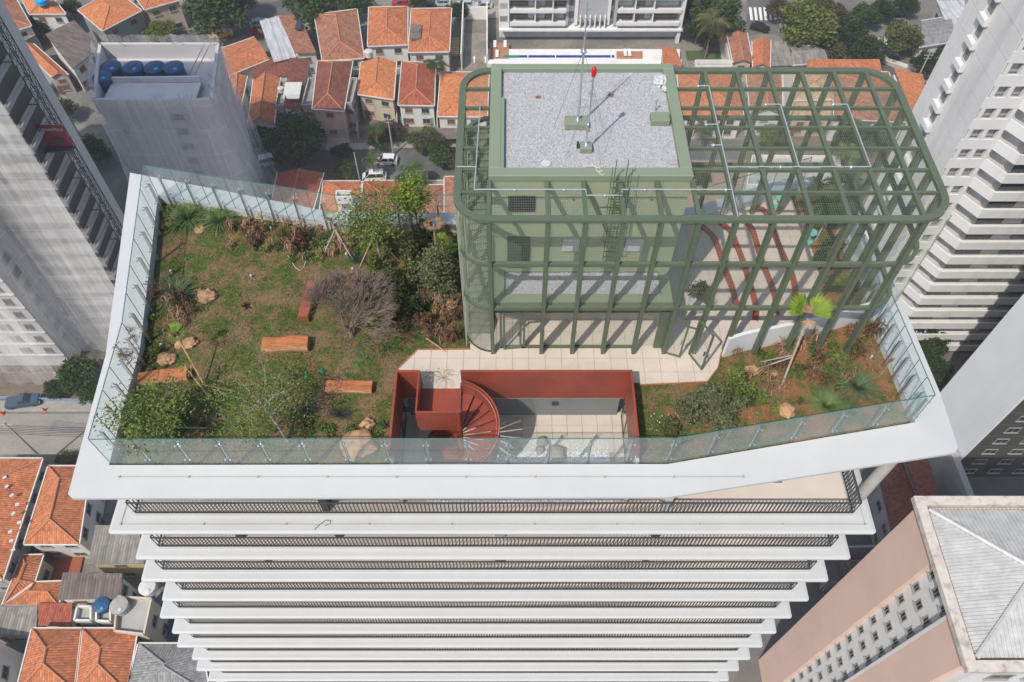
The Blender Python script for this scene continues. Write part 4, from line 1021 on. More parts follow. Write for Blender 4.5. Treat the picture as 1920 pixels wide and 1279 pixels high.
# boundary walls between plots
def wall_run(pts, h, mt, label, wd=.25):
    p = [GP(x, y) for x, y in pts]; m = MB()
    for a, b in zip(p[:-1], p[1:]): m.bar(a+V(0,0,h/2), b+V(0,0,h/2), wd, h)
    o = obj('boundary_wall', m, mt, at=(p[0].x, p[0].y, GZ)); tag(o, label, 'wall')
wall_run([(870,34),(866,132)], 4, WM['w'], 'white wall along the left of the driveway')
wall_run([(914,34),(914,132)], 4, WM['w'], 'white wall between the driveway and the pool deck')
wall_run([(870,36),(913,36)], 3, WM['w'], 'white wall closing the top of the driveway')
wall_run([(480,362),(600,358),(860,352)], 2, WM['c'], 'cream street wall of the near row of houses')
wall_run([(1738,852),(1790,990)], 6.4, M['concrete'], 'weathered concrete wall between the shaded red roof and the dark faced tower', .9)
wall_run([(1560,1046),(1700,1040)], 4, M['concrete'], 'concrete wall across the shaded yard beside the pink tower')
wall_run([(1540,1108),(1640,1104)], 4, M['concrete'], 'nearer concrete wall across the shaded yard beside the pink tower')
wall_run([(1612,98),(1700,128),(1770,158)], .8, WM['w'], 'low white kerb wall along the diagonal road')
wall_run([(1345,60),(1362,150)], 4, WM['w'], 'white side wall left of the sheet-edged orange roof')
# driveway steps and awning
m = MB(); 
for i in range(9): p = GP(850, 76+i*4); m.box((p.x, p.y, GZ+.3+i*.05), (2.6, .35, .6))
o = obj('garden_steps', m, WM['y'], at=GP(850, 90)); tag(o, 'cream outdoor steps between the orange house and the driveway', 'steps')

# ---------------------------------------------------------------- roof tanks and small roof things
M['tankblue'] = mat('blue_plastic', (.015,.07,.16), .45, var=.1, vscale=.5)
M['capblue'] = mat('light_blue_cap', (.02,.30,.62), .4, var=.05)
def tank(p, r, h, label, cat='water tank', mt=None, capm=None, grp=None):
    t = thing('water_tank', label, cat, p, grp); m = MB(); m.lathe(p, [(r*.9,0),(r,h*.1),(r*.97,h*.3),(r,h*.34),(r*.97,h*.6),(r,h*.64),(r,h*.92)], 22); obj('body', m, mt or M['tankblue'], t, smooth=False)
    m = MB(); m.lathe(p, [(r*1.04,h*.92),(r*1.04,h*.98),(r*.7,h*1.05),(r*.1,h*1.1)], 22)
    for k in range(6): a = k*PI/3; m.bar(p+V(math.cos(a)*r*.25, math.sin(a)*r*.25, h*1.08), p+V(math.cos(a)*r*.98, math.sin(a)*r*.98, h*1.0), .12, .08)
    obj('lid', m, mt or M['tankblue'], t)
    m = MB(); m.lathe(p+V(r*.35,-r*.5,h*1.02), [(r*.22,0),(r*.22,.12),(r*.15,.16)], 12); obj('cap', m, capm or M['capblue'], t)
    return t
M['tankwhite'] = mat('white_fibre_tank', (.5,.5,.47), .7, var=.1)
p = GP(692, 106, 6.2); tank(p, .8, 1.3, 'white round water tank between the twin orange roofs', mt=M['tankwhite'], capm=M['tankwhite'])
p = GP(528, 172, 6.2); tank(p, .6, .9, 'grey round water tank on the annexe left of the dark red roofs', mt=M['tankwhite'], capm=M['tankwhite'])
p = GP(195, 1138, 5.2); tank(p, .95, 1.0, 'blue lidded water tank on the white flat roof at the bottom left')
p = GP(229, 1140, 6.6); tank(p, 1.05, 1.1, 'weathered grey water tank on the beige rooftop terrace', mt=M['concrete'], capm=M['tankwhite'])
p = GP(282, 1106, 6.6); tank(p, 1.0, 1.2, 'pale water tank on a brick base under the balcony ends', mt=M['tankwhite'], capm=M['tankwhite'])
p = GP(80, 5, 7.5); tank(p, 1.4, .9, 'bright blue water tank on the orange roof at the upper left', mt=M['capblue'])
m = MB(); p = GP(780, 60, 7.0); m.box(p, (2.2, 4.6, .5)); m.box(p+V(0,0,.35), (1.6,1.2,.3)); o = obj('tank_slab', m, TM['dark'], at=p); tag(o, 'dark slab tank lying on the orange roof beside the driveway', 'tank')
m = MB(); p = GP(548, 170, 7.6); m.box(p, (3.2, 4.4, .08), R=Matrix.Rotation(.12, 3, 'X')); o = obj('skylight_sheet', m, M['tankwhite'], at=p); tag(o, 'pale translucent sheet let into the narrow dark red roof', 'skylight')
m = MB(); p = GP(560, 47, 6.4); m.box(p, (1.2, 3.2, .08)); o = obj('solar_panel', m, M['glassdark'], at=p); tag(o, 'dark solar panel on the half silver half orange roof', 'solar panel')
m = MB()
for i in range(9): p = GP(10+i*3.3+random.uniform(-14,14), 895+i*17, 7.3); m.box(p, (.5,.4,.1), rz=random.random())
o = obj('white_patch', m, M['white'], at=GP(20, 950, 7), kind='stuff')

sheet('garden_ground', [(590,222),(915,222),(915,262),(580,270)], M['dirt'], .006)
for (x, y0, y1, lb) in ((603,212,268,'left of the leaning paved garden path'),(671,196,262,'below the orange house with the cream front'),(745,205,262,'between the cream and the white house gardens'),(820,222,262,'beside the teal gate')):
    wall_run([(x, y0), (x+2, y1)], 2.2, WM['g'], 'grey garden wall '+lb, .25)
sheet('driveway', [(618,222),(652,222),(656,272),(612,274)], M['sidewalk'], .02)
m = MB(); a = GP(752,236); b = GP(814,238); m.bar(a+V(0,0,1.1), b+V(0,0,1.1), .12, 2.2); tag(obj('metal_gate', m, mat('teal_gate', (.12,.28,.26), .6), at=a), 'teal corrugated gate in front of the white house with the red-brown roof', 'gate')
m = MB(); a = GP(815,238,2.6); b = GP(905,262,2.2); m.box((a+b)/2, (abs(b.x-a.x), abs(a.y-b.y), .12)); tag(obj('carport_roof', m, TM['dark'], at=(a+b)/2), 'dark ribbed carport roof below the bright orange house at the left end of the cage', 'carport')
# ================================================================ neighbouring towers
M['conc_panel'] = mat('pale_concrete_panel', (.60,.60,.595), .85, var=.08, vscale=.25, grain=.04, gscale=4, streak=(.4,.35,(.3,.3,.29)))
M['balc'] = mat('white_balcony_paint', (.62,.62,.61), .8, var=.05, vscale=.3, streak=(.35,.4,(.33,.32,.3)))
M['pink'] = mat('salmon_pink_render', (.63,.45,.38), .85, var=.06, vscale=.2, streak=(.25,.35,(.42,.27,.22)))
M['tgrey'] = mat('mid_grey_render', (.33,.34,.35), .85, var=.07, vscale=.2)
M['shade'] = mat('recess_grey', (.2,.2,.2), .9, var=.1)
# ---- stepped white tower (right)
t4 = thing('stepped_tower', 'tall pale concrete tower with panelled side wall and stepped white balconies on the right', 'apartment building', (60, 85, GZ))
X4, Y4, Y4b, TOP4 = 53.2, 73.6, 85.8, CAMZ-22
m = MB(); m.prism([(X4+.12,Y4+.9),(58.6,Y4+.9),(59.6,Y4-.9),(110,Y4-.9),(110,Y4b),(X4+.12,Y4b)], GZ, TOP4); obj('core_wall', m, M['conc_panel'], t4)
nf = int((TOP4-GZ)/3.0)
panel_mesh = {}
for k in range(nf):
    z = GZ+1.2+3*k
    # panels on the -X face: four columns with a niche column
    cols = [(Y4, Y4+3.1), (Y4+3.1, Y4+6.2), (Y4+8.4, Y4+10.3), (Y4+10.3, Y4b)]
    for ci, (a, b) in enumerate(cols):
        key = (ci,)
        if key not in panel_mesh:
            mm = MB(); mm.box((0,0,0), (.14, b-a-.07, 2.93)); panel_mesh[key] = mm.mesh('panel', M['conc_panel'])
        if z < CAMZ-22: put('panel', panel_mesh[key], t4, (X4+.05, (a+b)/2, z+1.5))
    if 'niche' not in panel_mesh:
        mm = MB(); mm.box((-.25, 0, -1.1), (.75, 2.0, .7)); mm.face([(-.6,-1.0,-.75),(.1,-1.0,-.75),(.1,-1.0,1.3)]); mm.box((.02, 0, .2), (.05, 1.6, 1.6)); panel_mesh['niche'] = mm.mesh('window_niche', M['balc'])
        mm = MB(); mm.box((-.02,0,.3), (.06,1.2,1.2)); panel_mesh['npane'] = mm.mesh('pane', M['shade'])
    n_ = put('window_niche', panel_mesh['niche'], t4, (X4+.02, Y4+7.3, z+1.5)); g = bpy.data.objects.new('pane', panel_mesh['npane']); C.objects.link(g); g.parent = n_
# front: parapet bands following the stepped plan
pl4 = [(X4,Y4),(57.6,Y4),(59.3,Y4-2.7),(110,Y4-2.7)]
bandm = MB()
for a, b in zip(pl4[:-1], pl4[1:]):
    bandm.bar((a[0],a[1]+.1,0), (b[0],b[1]+.1,0), .22, 1.45)
bandmesh = bandm.mesh('balcony_band', M['balc'])
slabm = MB(); slabm.prism([(X4+.2,Y4+.05),(57.6,Y4+.05),(59.3,Y4-2.6),(110,Y4-2.6),(110,Y4-.8),(59.7,Y4-.8),(58.6,Y4+.95),(X4+.2,Y4+.95)], -.1, .08); slabmesh = slabm.mesh('balcony_slab', M['balc'])
pierm = MB()
for x in (X4+.5, X4+2.3, X4+4.1): pierm.box((x, Y4+.25, 0), (.5, .5, 1.75))
piermesh = pierm.mesh('window_pier', M['balc'])
panem = MB(); panem.box((X4+2.3, Y4+.75, 0), (3.6, .1, 1.6)); panemesh = panem.mesh('window', M['tgrey'])
for x in (60.8, 66, 72, 78): pass
dm = MB()
for x in (62.5, 68.5, 74.5, 82): dm.box((x, Y4-.95, 0), (3.4, .1, 2.3))
doormesh = dm.mesh('balcony_door', M['glassdark'])
for k in range(nf):
    z = GZ+1.2+3*k
    put('balcony_band', bandmesh, t4, (0,0,z+.6)); put('balcony_slab', slabmesh, t4, (0,0,z-.1))
    for x in (X4+.5, X4+2.3, X4+4.1):
        mm = MB()
    put('window_pier', piermesh, t4, (0,0,z+2.05))['kind'] = 'stuff'
    put('window', panemesh, t4, (0,0,z+2.1)); 
    put('balcony_door', doormesh, t4, (0,0,z+1.3))['kind'] = 'stuff'
# ---- light and dark slab tower (far right)
t5 = thing('slab_tower', 'tower with a blank light grey side and a dark windowed front at the right edge', 'apartment building', (75, 60, GZ))
X5, Y5, Y5b = 61.9, 49.6, 59.8; TOP5 = CAMZ-30
M['lightside'] = mat('light_grey_painted_side', (.70,.72,.735), .8, var=.05, vscale=.2, streak=(.2,.3,(.4,.41,.42)))
M['shadedface'] = mat('shade_toned_grey_render', (.055,.056,.048), .85, var=.12, vscale=.2)  # shade on the tower front is put into this dark base colour
m = MB(); m.prism([(X5+.1,Y5+.15),(110,Y5+.15),(110,Y5b),(X5+.1,Y5b)], GZ, TOP5); obj('core_wall', m, M['shadedface'], t5)
m = MB(); m.box((X5, (Y5+Y5b)/2, (GZ+TOP5)/2), (.3, Y5b-Y5, TOP5-GZ)); obj('side_wall', m, M['lightside'], t5)
for k in range(int((TOP5-GZ)/3)):
    for j in range(12):
        x = X5+3+j*3.6; window(t5, (x, Y5+.1, GZ+2.0+3*k), (0,-1,0), 1.6, 1.1) if x < 90 and k < 14 else None
m = MB(); 
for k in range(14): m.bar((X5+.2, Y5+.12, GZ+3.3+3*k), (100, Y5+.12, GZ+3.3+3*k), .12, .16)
obj('floor_band', m, M['shadedface'], t5, kind='stuff')
# ---- salmon pink tower (lower right)
t6 = thing('pink_tower', 'salmon pink tower with a white windowed bay and ribbed grey roof at lower right', 'apartment building', (45, 15, GZ))
X6, ZR6 = 31.0, -29.0; Y6a, Y6b, Y6c, Y6d = 24.6, 20.4, 16.6, 13.2; X6r = 62
def bx6(x0, x1, y0, y1, z0, z1, nm, mt): m = MB(); m.box(((x0+x1)/2,(y0+y1)/2,(z0+z1)/2), (x1-x0,y1-y0,z1-z0)); return obj(nm, m, mt, t6)
bx6(X6, X6r, Y6b, Y6a, GZ, ZR6-.3, 'pink_wall', M['pink']); bx6(X6+.55, X6r, Y6c, Y6b, GZ, ZR6-.31, 'white_bay', M['balc']); bx6(X6, X6r-1, Y6d, Y6c, GZ, ZR6-.3, 'pink_wall', M['pink'])
bx6(X6-.02, X6+.5, Y6c-.25, Y6c+.0, GZ, ZR6-.35, 'corner_trim', M['balc'])
bx6(X6+.8, X6r-1, Y6d-.5, Y6d, GZ, ZR6-.3, 'white_front', M['balc'])
for k in range(15):
    z = ZR6-2.2-3*k
    for j, y in enumerate((Y6c+.7, Y6c+2.0, Y6b-.55)):
        if j == 2 and k > 99: continue
        window(t6, (X6+.53, y, z-(.4 if j == 1 else 0)), (-1,0,0), .5 if j != 1 else .6, 1.0)
    for j in range(8): 
        if k < 5: window(t6, (X6+3+j*2.6, Y6d-.52, z), (0,-1,0), 1.5, 1.2)
m = MB()
for a, b in (((X6-.475,Y6a+.1),(X6r,Y6a+.1)), ((X6-.1,Y6a-.28),(X6-.1,Y6d-.02)), ((X6-.475,Y6d-.4),(X6r,Y6d-.4))): m.bar((*a, ZR6), (*b, ZR6), .75, .55)
M['parap'] = mat('weathered_parapet', (.5,.46,.41), .9, var=.18, vscale=.8, col2=(.3,.26,.23), c2scale=1.5, c2lo=.5, c2hi=.7)
obj('parapet', m, M['parap'], t6)
# ribbed hip roof
A, B, Cc, D = V(X6+.5,Y6a-.5,ZR6-.05), V(X6r,Y6a-.5,ZR6-.05), V(X6r,Y6d+.2,ZR6-.05), V(X6+.5,Y6d+.2,ZR6-.05); r0 = V(X6+5.8,(Y6a+Y6d)/2,ZR6+1.5); r1 = V(X6r,(Y6a+Y6d)/2,ZR6+1.5)
M['ribmetal'] = mat('dull_ribbed_metal', (.44,.445,.44), .55, metal=.05, var=.2, vscale=1.2, streak=(.3,.8,(.2,.2,.2)))
m = MB()
for f in ([A,r0,D],[A,B,r1,r0],[D,r0,r1,Cc]): m.face(f if (f[1]-f[0]).cross(f[2]-f[0]).z > 0 else f[::-1])
rf6 = obj('metal_roof', m, M['ribmetal'], t6)
m = MB()
n_ = 42
for i in range(n_):                                        # ribs on the left hip
    y = D.y+(A.y-D.y)*(i+.5)/n_; t = min((y-D.y),(A.y-y))/((A.y-D.y)/2); e = V(A.x+(r0.x-A.x)*t, y, A.z+(r0.z-A.z)*t); m.bar(V(A.x, y, A.z+.04), e+V(0,0,.04), .1, .07)
for i in range(100):
    x = A.x+(X6r-A.x)*(i+.5)/100; t = min(1, (x-A.x)/(r0.x-A.x)); 
    for s_, ye in ((1, A.y), (-1, D.y)):
        yt = ye+(r0.y-ye)*t; m.bar(V(x, ye, A.z+.04), V(x, yt, A.z+(r0.z-A.z)*t+.04), .1, .07)
obj('roof_rib', m, M['ribmetal'], t6, kind='stuff')
m = MB(); 
for a, b in ((A, r0), (D, r0), (r0, r1)): m.tube([a+V(0,0,.08), b+V(0,0,.08)], .2, 6)
obj('ridge_flashing', m, M['ribmetal'], t6)
# ---- white apartment building at the top with pool deck
t3 = thing('white_apartment_block', 'white apartment building with balconies and a grey centre panel at the top behind the pool', 'apartment building', (15, 155, GZ))
Y3 = 153.0; 
def X3(px): return (px-960)/F*((Y3*CP)+SP*(CAMZ-GZ))
def bx3(px0, px1, dy0, dy1, z0, z1, nm, mt): m = MB(); a, b = X3(px0), X3(px1); m.box(((a+b)/2, Y3+(dy0+dy1)/2, (z0+z1)/2), (b-a, dy1-dy0, z1-z0)); return obj(nm, m, mt, t3)
T3 = GZ+46
bx3(936, 1278, 2.2, 16, GZ, T3, 'core_wall', M['balc']); bx3(1080, 1134, .9, 2.2, GZ+4.6, T3, 'grey_panel', M['tgrey']); bx3(936, 955, .0, 2.19, GZ+3, T3, 'end_wall', M['balc']); bx3(1266, 1272, -.2, 2.18, GZ, T3, 'end_wall', M['balc'])
bx3(1058, 1063, .3, 2.15, GZ+4, T3, 'fin_wall', M['tgrey']); bx3(1146, 1151, .3, 2.15, GZ+4, T3, 'fin_wall', M['tgrey']); bx3(1074, 1080, .6, 2.15, GZ+4, T3, 'fin_wall', M['balc']); bx3(1134, 1139, .6, 2.15, GZ+4, T3, 'fin_wall', M['balc'])
M['blind'] = mat('pale_blind_glass', (.35,.4,.41), .3, var=.25, vscale=.6)
for k in range(14):
    z = GZ+4.6+3*k
    bx3(956, 1058, -.5, 2.19, z-.15, z+.12, 'balcony_slab', M['balc']); bx3(1151, 1266, -.5, 2.19, z-.15, z+.12, 'balcony_slab', M['balc'])
    bx3(956, 1058, -.55, -.35, z+.12, z+.75, 'balcony_front', M['balc']); bx3(1151, 1266, -.55, -.35, z+.12, z+.75, 'balcony_front', M['balc'])
    for a, b, mt in ((958,988,'glassdark'),(990,1000,'blind'),(1004,1020,'blind'),(1022,1034,'shade'),(1036,1056,'glassdark' if k%2 else 'blind'),(1153,1180,'glassdark' if k%3==0 else 'blind'),(1184,1200,'shade'),(1202,1214,'blind'),(1218,1262,'blind' if k%2 else 'glassdark')):
        bx3(a, b, 1.6, 1.8, z+.3, z+2.4, 'window', M[mt])
    bx3(938, 952, -.02, .0, z+.6, z+1.9, 'window', M['tgrey' if k % 2 else 'shade']); bx3(1064, 1073, 2.1, 2.19, z, z+1.6, 'window', M['shade']); bx3(1140, 1145, 2.1, 2.19, z, z+1.6, 'window', M['shade'])
    for a in (1002, 1034, 1182, 1216): bx3(a-1, a+1, -.3, 1.6, z+.12, z+2.85, 'partition', M['balc'])
bx3(936, 1275, -.6, 2.0, GZ+3.2, GZ+3.6, 'canopy', M['balc'])
for i in range(6): bx3(1084+i*9, 1086+i*9, -.2, 1.8, GZ+3.6, GZ+6.2, 'pergola_fin', M['balc'])
pool = thing('pool_deck', 'raised pool deck with a long blue lane pool in front of the white apartment building', 'pool deck', (GP(1040,112).x, GP(1040,112).y, GZ))
def dk(x0, y0, x1, y1, h0, h1, nm, mt): 
    p = [GP(x0,y0,h1), GP(x1,y0,h1), GP(x1,y1,h1), GP(x0,y1,h1)]; m = MB(); m.prism([(q.x,q.y) for q in p], GZ+h0, GZ+h1); return obj(nm, m, mt, pool)
M['wooddeck'] = mat('red_brown_deck', (.33,.16,.10), .8, var=.15, vscale=1)
M['poolblue'] = mat('pool_water', (.008,.05,.22), .08, var=.1, vscale=.6, bump=.2, bscale=3); M['poolteal'] = mat('shallow_pool_water', (.02,.2,.17), .08, var=.1, bump=.2, bscale=3)
dk(915, 92, 1275, 121, 0, 1.2, 'deck', M['balc']); dk(945, 103.5, 1152, 108, 1.2, 1.23, 'pool', M['poolblue']); dk(945, 103.4, 974, 108.1, 1.2, 1.26, 'shallow_pool', M['poolteal'])
dk(918, 80, 954, 110, 1.2, 1.25, 'timber_deck', M['wooddeck']); dk(1156, 96, 1205, 110, 1.2, 1.25, 'timber_deck', M['wooddeck']); dk(915, 112, 1278, 120, 1.2, 2.3, 'parapet', M['balc'])
for i in range(4): dk(945+i*52+44, 103.4, 945+i*52+45.5, 108.1, 1.2, 1.28, 'lane_divider', M['paint'])
def lounger(px, py, lab):
    p = GP(px, py, 1.26); t = thing('sun_lounger', lab, 'sun lounger', p); m = MB(); m.box(p+V(0,-.3,.3), (.65,1.3,.1)); m.box(p+V(0,.6,.5), (.65,.75,.1), R=Matrix.Rotation(.6, 3, 'X')); obj('seat', m, M['balc'], t)
    m = MB(); [m.box(p+V(a,b,.12), (.06,.06,.24)) for a in (-.28,.28) for b in (-.8,.4)]; obj('leg', m, M['tgrey'], t, kind='stuff')
for px, py, lab in ((928,86,'left white lounger on the timber deck beside the driveway wall'),(947,86,'right white lounger on the timber deck beside the driveway wall'),(932,104,'white lounger nearest the left end of the blue pool'),(1172,102,'left white lounger on the deck right of the blue pool'),(1180,102,'right white lounger on the deck right of the blue pool')): lounger(px, py, lab)
# ---- block wrapped in netting with blue tanks
t2 = thing('netted_block', 'white rendered block wrapped in pale netting with blue water tanks in its roof pit', 'apartment building', (P(280,130,-50).x, 108, GZ))
Z2 = -50.0; c2 = {k: P(x, y, Z2) for k, (x, y) in dict(bl=(187,82), br=(408,82), fr=(396,186), fl=(176,186)).items()}
M['t2wall'] = mat('pale_lilac_render', (.50,.485,.485), .85, var=.08, vscale=.15, streak=(.35,.3,(.33,.31,.31)))
pl2 = [(c2[k].x, c2[k].y) for k in ('fl','fr','br','bl')]
m = MB(); m.prism(pl2, GZ, Z2-2.6); obj('core_wall', m, M['t2wall'], t2)
m = MB(); cs = [c2[k] for k in ('fl','fr','br','bl')]
for i in range(4):
    a, b = cs[i], cs[(i+1) % 4]; m.bar(a+V(0,0,-1.3), b+V(0,0,-1.3), .5, 2.7)
obj('parapet', m, M['t2wall'], t2)
a = P(205,146,Z2-.6); b = P(375,144,Z2-.6); m = MB(); m.bar((a.x,a.y,Z2-1.6), (b.x,b.y,Z2-1.6), .3, 2.2); m.box(((a.x+b.x)/2, (a.y+c2['fl'].y)/2, Z2-1.6), (b.x-a.x, abs(a.y-c2['fl'].y)-.2, .3)); obj('roof_pit_wall', m, M['conc_panel'], t2)
for k in range(6):
    p = PY(325+k*8.5, 200+k*25, c2['fl'].y); window(t2, (p.x, c2['fl'].y-.02, Z2-3.2-2.95*k), (0,-1,0), 1.8, .95, 'shade')
    window(t2, (p.x-9, c2['fl'].y-.02, Z2-3.2-2.95*k), (0,-1,0), .5, .5, 'shade') if k in (1, 4) else None
def netmat(name, dens, col=(.62,.62,.63)):
    mt = bpy.data.materials.new(name); mt.use_nodes = True; nt = mt.node_tree; N = nt.nodes; L = nt.links; N.remove(N['Principled BSDF'])
    t = N.new('ShaderNodeBsdfTransparent'); d = N.new('ShaderNodeBsdfDiffuse'); d.inputs[0].default_value = (*col,1); tr = N.new('ShaderNodeBsdfTranslucent'); tr.inputs[0].default_value = (*col,1)
    a = N.new('ShaderNodeMixShader'); a.inputs[0].default_value = .35; L.new(d.outputs[0], a.inputs[1]); L.new(tr.outputs[0], a.inputs[2])
    g = N.new('ShaderNodeNewGeometry').outputs['Position']; mp = N.new('ShaderNodeMapping'); mp.inputs['Scale'].default_value = (.9,.9,.05); L.new(g, mp.inputs[0]); n1 = N.new('ShaderNodeTexNoise'); n1.inputs['Scale'].default_value = 1; n1.inputs['Detail'].default_value = 6; L.new(mp.outputs[0], n1.inputs[0])
    n2 = N.new('ShaderNodeTexNoise'); n2.inputs['Scale'].default_value = .12; n2.inputs['Detail'].default_value = 4; L.new(g, n2.inputs[0])
    ad = N.new('ShaderNodeMath'); ad.operation = 'ADD'; L.new(n1.outputs[0], ad.inputs[0]); L.new(n2.outputs[0], ad.inputs[1])
    r = N.new('ShaderNodeMapRange'); r.inputs[1].default_value = .75; r.inputs[2].default_value = 1.25; r.inputs[3].default_value = dens-.17; r.inputs[4].default_value = dens+.2; L.new(ad.outputs[0], r.inputs[0])
    sx = N.new('ShaderNodeSeparateXYZ'); L.new(g, sx.inputs[0]); s1 = N.new('ShaderNodeMath'); L.new(sx.outputs[0], s1.inputs[0]); L.new(sx.outputs[1], s1.inputs[1]); cb = N.new('ShaderNodeCombineXYZ'); L.new(s1.outputs[0], cb.inputs[0]); L.new(sx.outputs[2], cb.inputs[1])
    bk = N.new('ShaderNodeTexBrick'); L.new(cb.outputs[0], bk.inputs[0]); bk.inputs['Scale'].default_value = 1; bk.inputs['Brick Width'].default_value = 2.1; bk.inputs['Row Height'].default_value = 4.6; bk.inputs['Mortar Size'].default_value = .06; bk.inputs['Mortar Smooth'].default_value = .5
    bk.inputs['Color1'].default_value = (.0,.0,.0,1); bk.inputs['Color2'].default_value = (.09,.09,.09,1); bk.inputs['Mortar'].default_value = (.24,.24,.24,1); ad2 = N.new('ShaderNodeMath'); L.new(bk.outputs[0], ad2.inputs[0]); L.new(r.outputs[0], ad2.inputs[1]); r = ad2
    mx = N.new('ShaderNodeMixShader'); L.new(r.outputs[0], mx.inputs[0]); L.new(t.outputs[0], mx.inputs[1]); L.new(a.outputs[0], mx.inputs[2]); L.new(mx.outputs[0], N['Material Output'].inputs[0]); return mt
M['net'] = netmat('pale_debris_net', .27, (.86,.85,.83)); M['net2'] = netmat('dense_debris_net', .42, (.82,.81,.79))
def net(parent, pts, z0, z1, out=.8, flare=1.5, mt='net', n=26, name='debris_net', close=False, nz_=14):
    """hanging net following a plan polyline, offset outward, wavy, flaring at the foot"""
    P_ = [Vector((p[0], p[1], 0)) for p in pts]; cen = sum(P_, V(0,0,0))/len(P_); cols = []
    for a, b in zip(P_[:-1], P_[1:]):
        d = (b-a); nn = Vector((d.y,-d.x,0)).normalized()
        if nn.dot((a+b)/2-cen) < 0: nn = -nn
        k = max(2, int(d.length/1.2))
        for i in range(k): cols.append((a+d*i/k, nn))
    cols.append((P_[-1], cols[-1][1])); m = MB()
    for j in range(nz_+1):
        z = z0+(z1-z0)*j/nz_; f = flare*(1-j/nz_)**2
        for i, (p, nn) in enumerate(cols):
            q = p+nn*(out+f+.28*noise.noise(Vector((i*.45, z*.12, 3)))+.12*math.sin(i*2.4)*(1 if j else 2)); m.v.append((q.x, q.y, z+(.6*noise.noise(Vector((i*.8,1,1))) if j == nz_ else 0)))
    w_ = len(cols)
    for j in range(nz_):
        for i in range(w_-1): m.f.append((j*w_+i, j*w_+i+1, (j+1)*w_+i+1, (j+1)*w_+i))
    return obj(name, m, M[mt], parent)
net(t2, [pl2[3], pl2[0], pl2[1], pl2[2]], GZ, Z2+.9, .9, 2.2)
net(t2, [pl2[2], pl2[3]], GZ+6, Z2+1.0, .9, .3, n=12)
m = MB()
for i in range(34):
    e = i % 4; a, b = cs[e], cs[(e+1) % 4]; p = a.lerp(b, random.random()); m.tube([p+V(random.uniform(-.3,.3), random.uniform(-.3,.3), -.3), p+V(random.uniform(-.9,.9), random.uniform(-.9,.5), .8)], .04, 4)
p = P(372,110,Z2+.5)
for dx in (0, .9): m.tube([p+V(dx-1.5,-2,-1.5), p+V(dx+1.2,2.5,1.6)], .07, 5)
obj('rope_tie', m, M['concrete'], t2, kind='stuff')
for i, (px, py, r) in enumerate(((206,122,1.55),(248,123,1.55),(288,123,1.55),(324,123,1.55),(190,141,1.45))):
    p = P(px, py, Z2); p.z = Z2-2.4; q = P(px, py, Z2-.2); tank(V(q.x, q.y, Z2-2.55), r, 2.2, ["leftmost of the four large blue water tanks in the netted block's back row",'second from left of the four large blue tanks on the netted block','third from left of the four large blue tanks on the netted block','rightmost of the four large blue tanks on the netted block',"blue tank alone in front of the row, in the netted block's left corner"][i], grp='blue water tanks on the netted block')
# ---- scaffolded tower on the left
t1 = thing('scaffolded_tower', 'high tower under renovation draped in pale net with dark open floors on the left', 'apartment building', (-75, 82, GZ))
T1 = CAMZ-34; X1a, X1b, Y1a, Y1b, Y1c = -69.2, -57.9, 68.4, 73.9, 81.0
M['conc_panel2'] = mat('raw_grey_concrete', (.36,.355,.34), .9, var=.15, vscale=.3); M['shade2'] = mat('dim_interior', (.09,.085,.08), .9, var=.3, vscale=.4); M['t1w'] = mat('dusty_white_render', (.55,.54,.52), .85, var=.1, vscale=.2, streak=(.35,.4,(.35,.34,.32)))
m = MB(); m.prism([(-115,Y1a+.5),(X1a-.1,Y1a+.5),(X1a-.1,Y1b+2.4),(X1b-1.0,Y1b+2.4),(X1b-1.0,Y1c+4),(-115,Y1c+4)], GZ, T1); obj('core_wall', m, M['t1w'], t1)
bm1 = MB(); bm1.bar((X1a,Y1b+.3,0),(X1b,Y1b+.3,0),.2,.9); bm1.bar((X1b-.1,Y1b+.4,0),(X1b-.1,Y1c,0),.2,.5); bm1.prism([(X1a,Y1b+.35),(X1b-.2,Y1b+.35),(X1b-.2,Y1b+2.4),(X1a,Y1b+2.4)], -.5, -.35); b1 = bm1.mesh('balcony_band', M['conc_panel2'])
fm1 = MB(); fm1.bar((-110,Y1a+.4,0),(X1a,Y1a+.4,0),.3,.25); f1 = fm1.mesh('floor_band', M['t1w'])
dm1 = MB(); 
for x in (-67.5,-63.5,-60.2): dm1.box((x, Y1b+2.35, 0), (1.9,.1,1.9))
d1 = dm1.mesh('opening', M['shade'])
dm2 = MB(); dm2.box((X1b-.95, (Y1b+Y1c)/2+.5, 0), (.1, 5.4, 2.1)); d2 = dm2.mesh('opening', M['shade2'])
k = 0; z = GZ+3
while z < T1:
    put('balcony_band', b1, t1, (0,0,z+.3)); put('floor_band', f1, t1, (0,0,z)); put('opening', d1, t1, (0,0,z+1.5))['kind'] = 'stuff'; put('opening', d2, t1, (0,0,z+1.3))
    for x in (-105,-100,-94.5,-89.5,-84.5,-79.5,-74.5,-71): 
        if z < GZ+50: window(t1, (x, Y1a+.45, z+1.4), (0,-1,0), 1.5 if x % 1 else 1.0, 1.2, 'shade')
    if z < GZ+50: window(t1, (X1a-.05, (Y1a+Y1b)/2+.6, z+1.4), (1,0,0), 1.5, 1.2, 'shade')
    z += 3
net(t1, [(-112,Y1a-.2),(X1a+.3,Y1a-.2)], GZ+1, T1, .8, 2.5, 'net', nz_=30); net(t1, [(X1a,Y1b-.1),(X1b+.6,Y1b-.1)], GZ, T1, .5, 1.6, 'net2', nz_=30); net(t1, [(X1a+.3,Y1a-.2),(X1a+1.4,Y1b-1)], GZ+2, T1, .3, .8, 'net', nz_=30)
hm = thing('hoist_mast', 'dark lattice hoist mast standing against the left scaffolded tower', 'hoist', (X1b+1.2, Y1c-1, GZ))
m = MB(); z = GZ
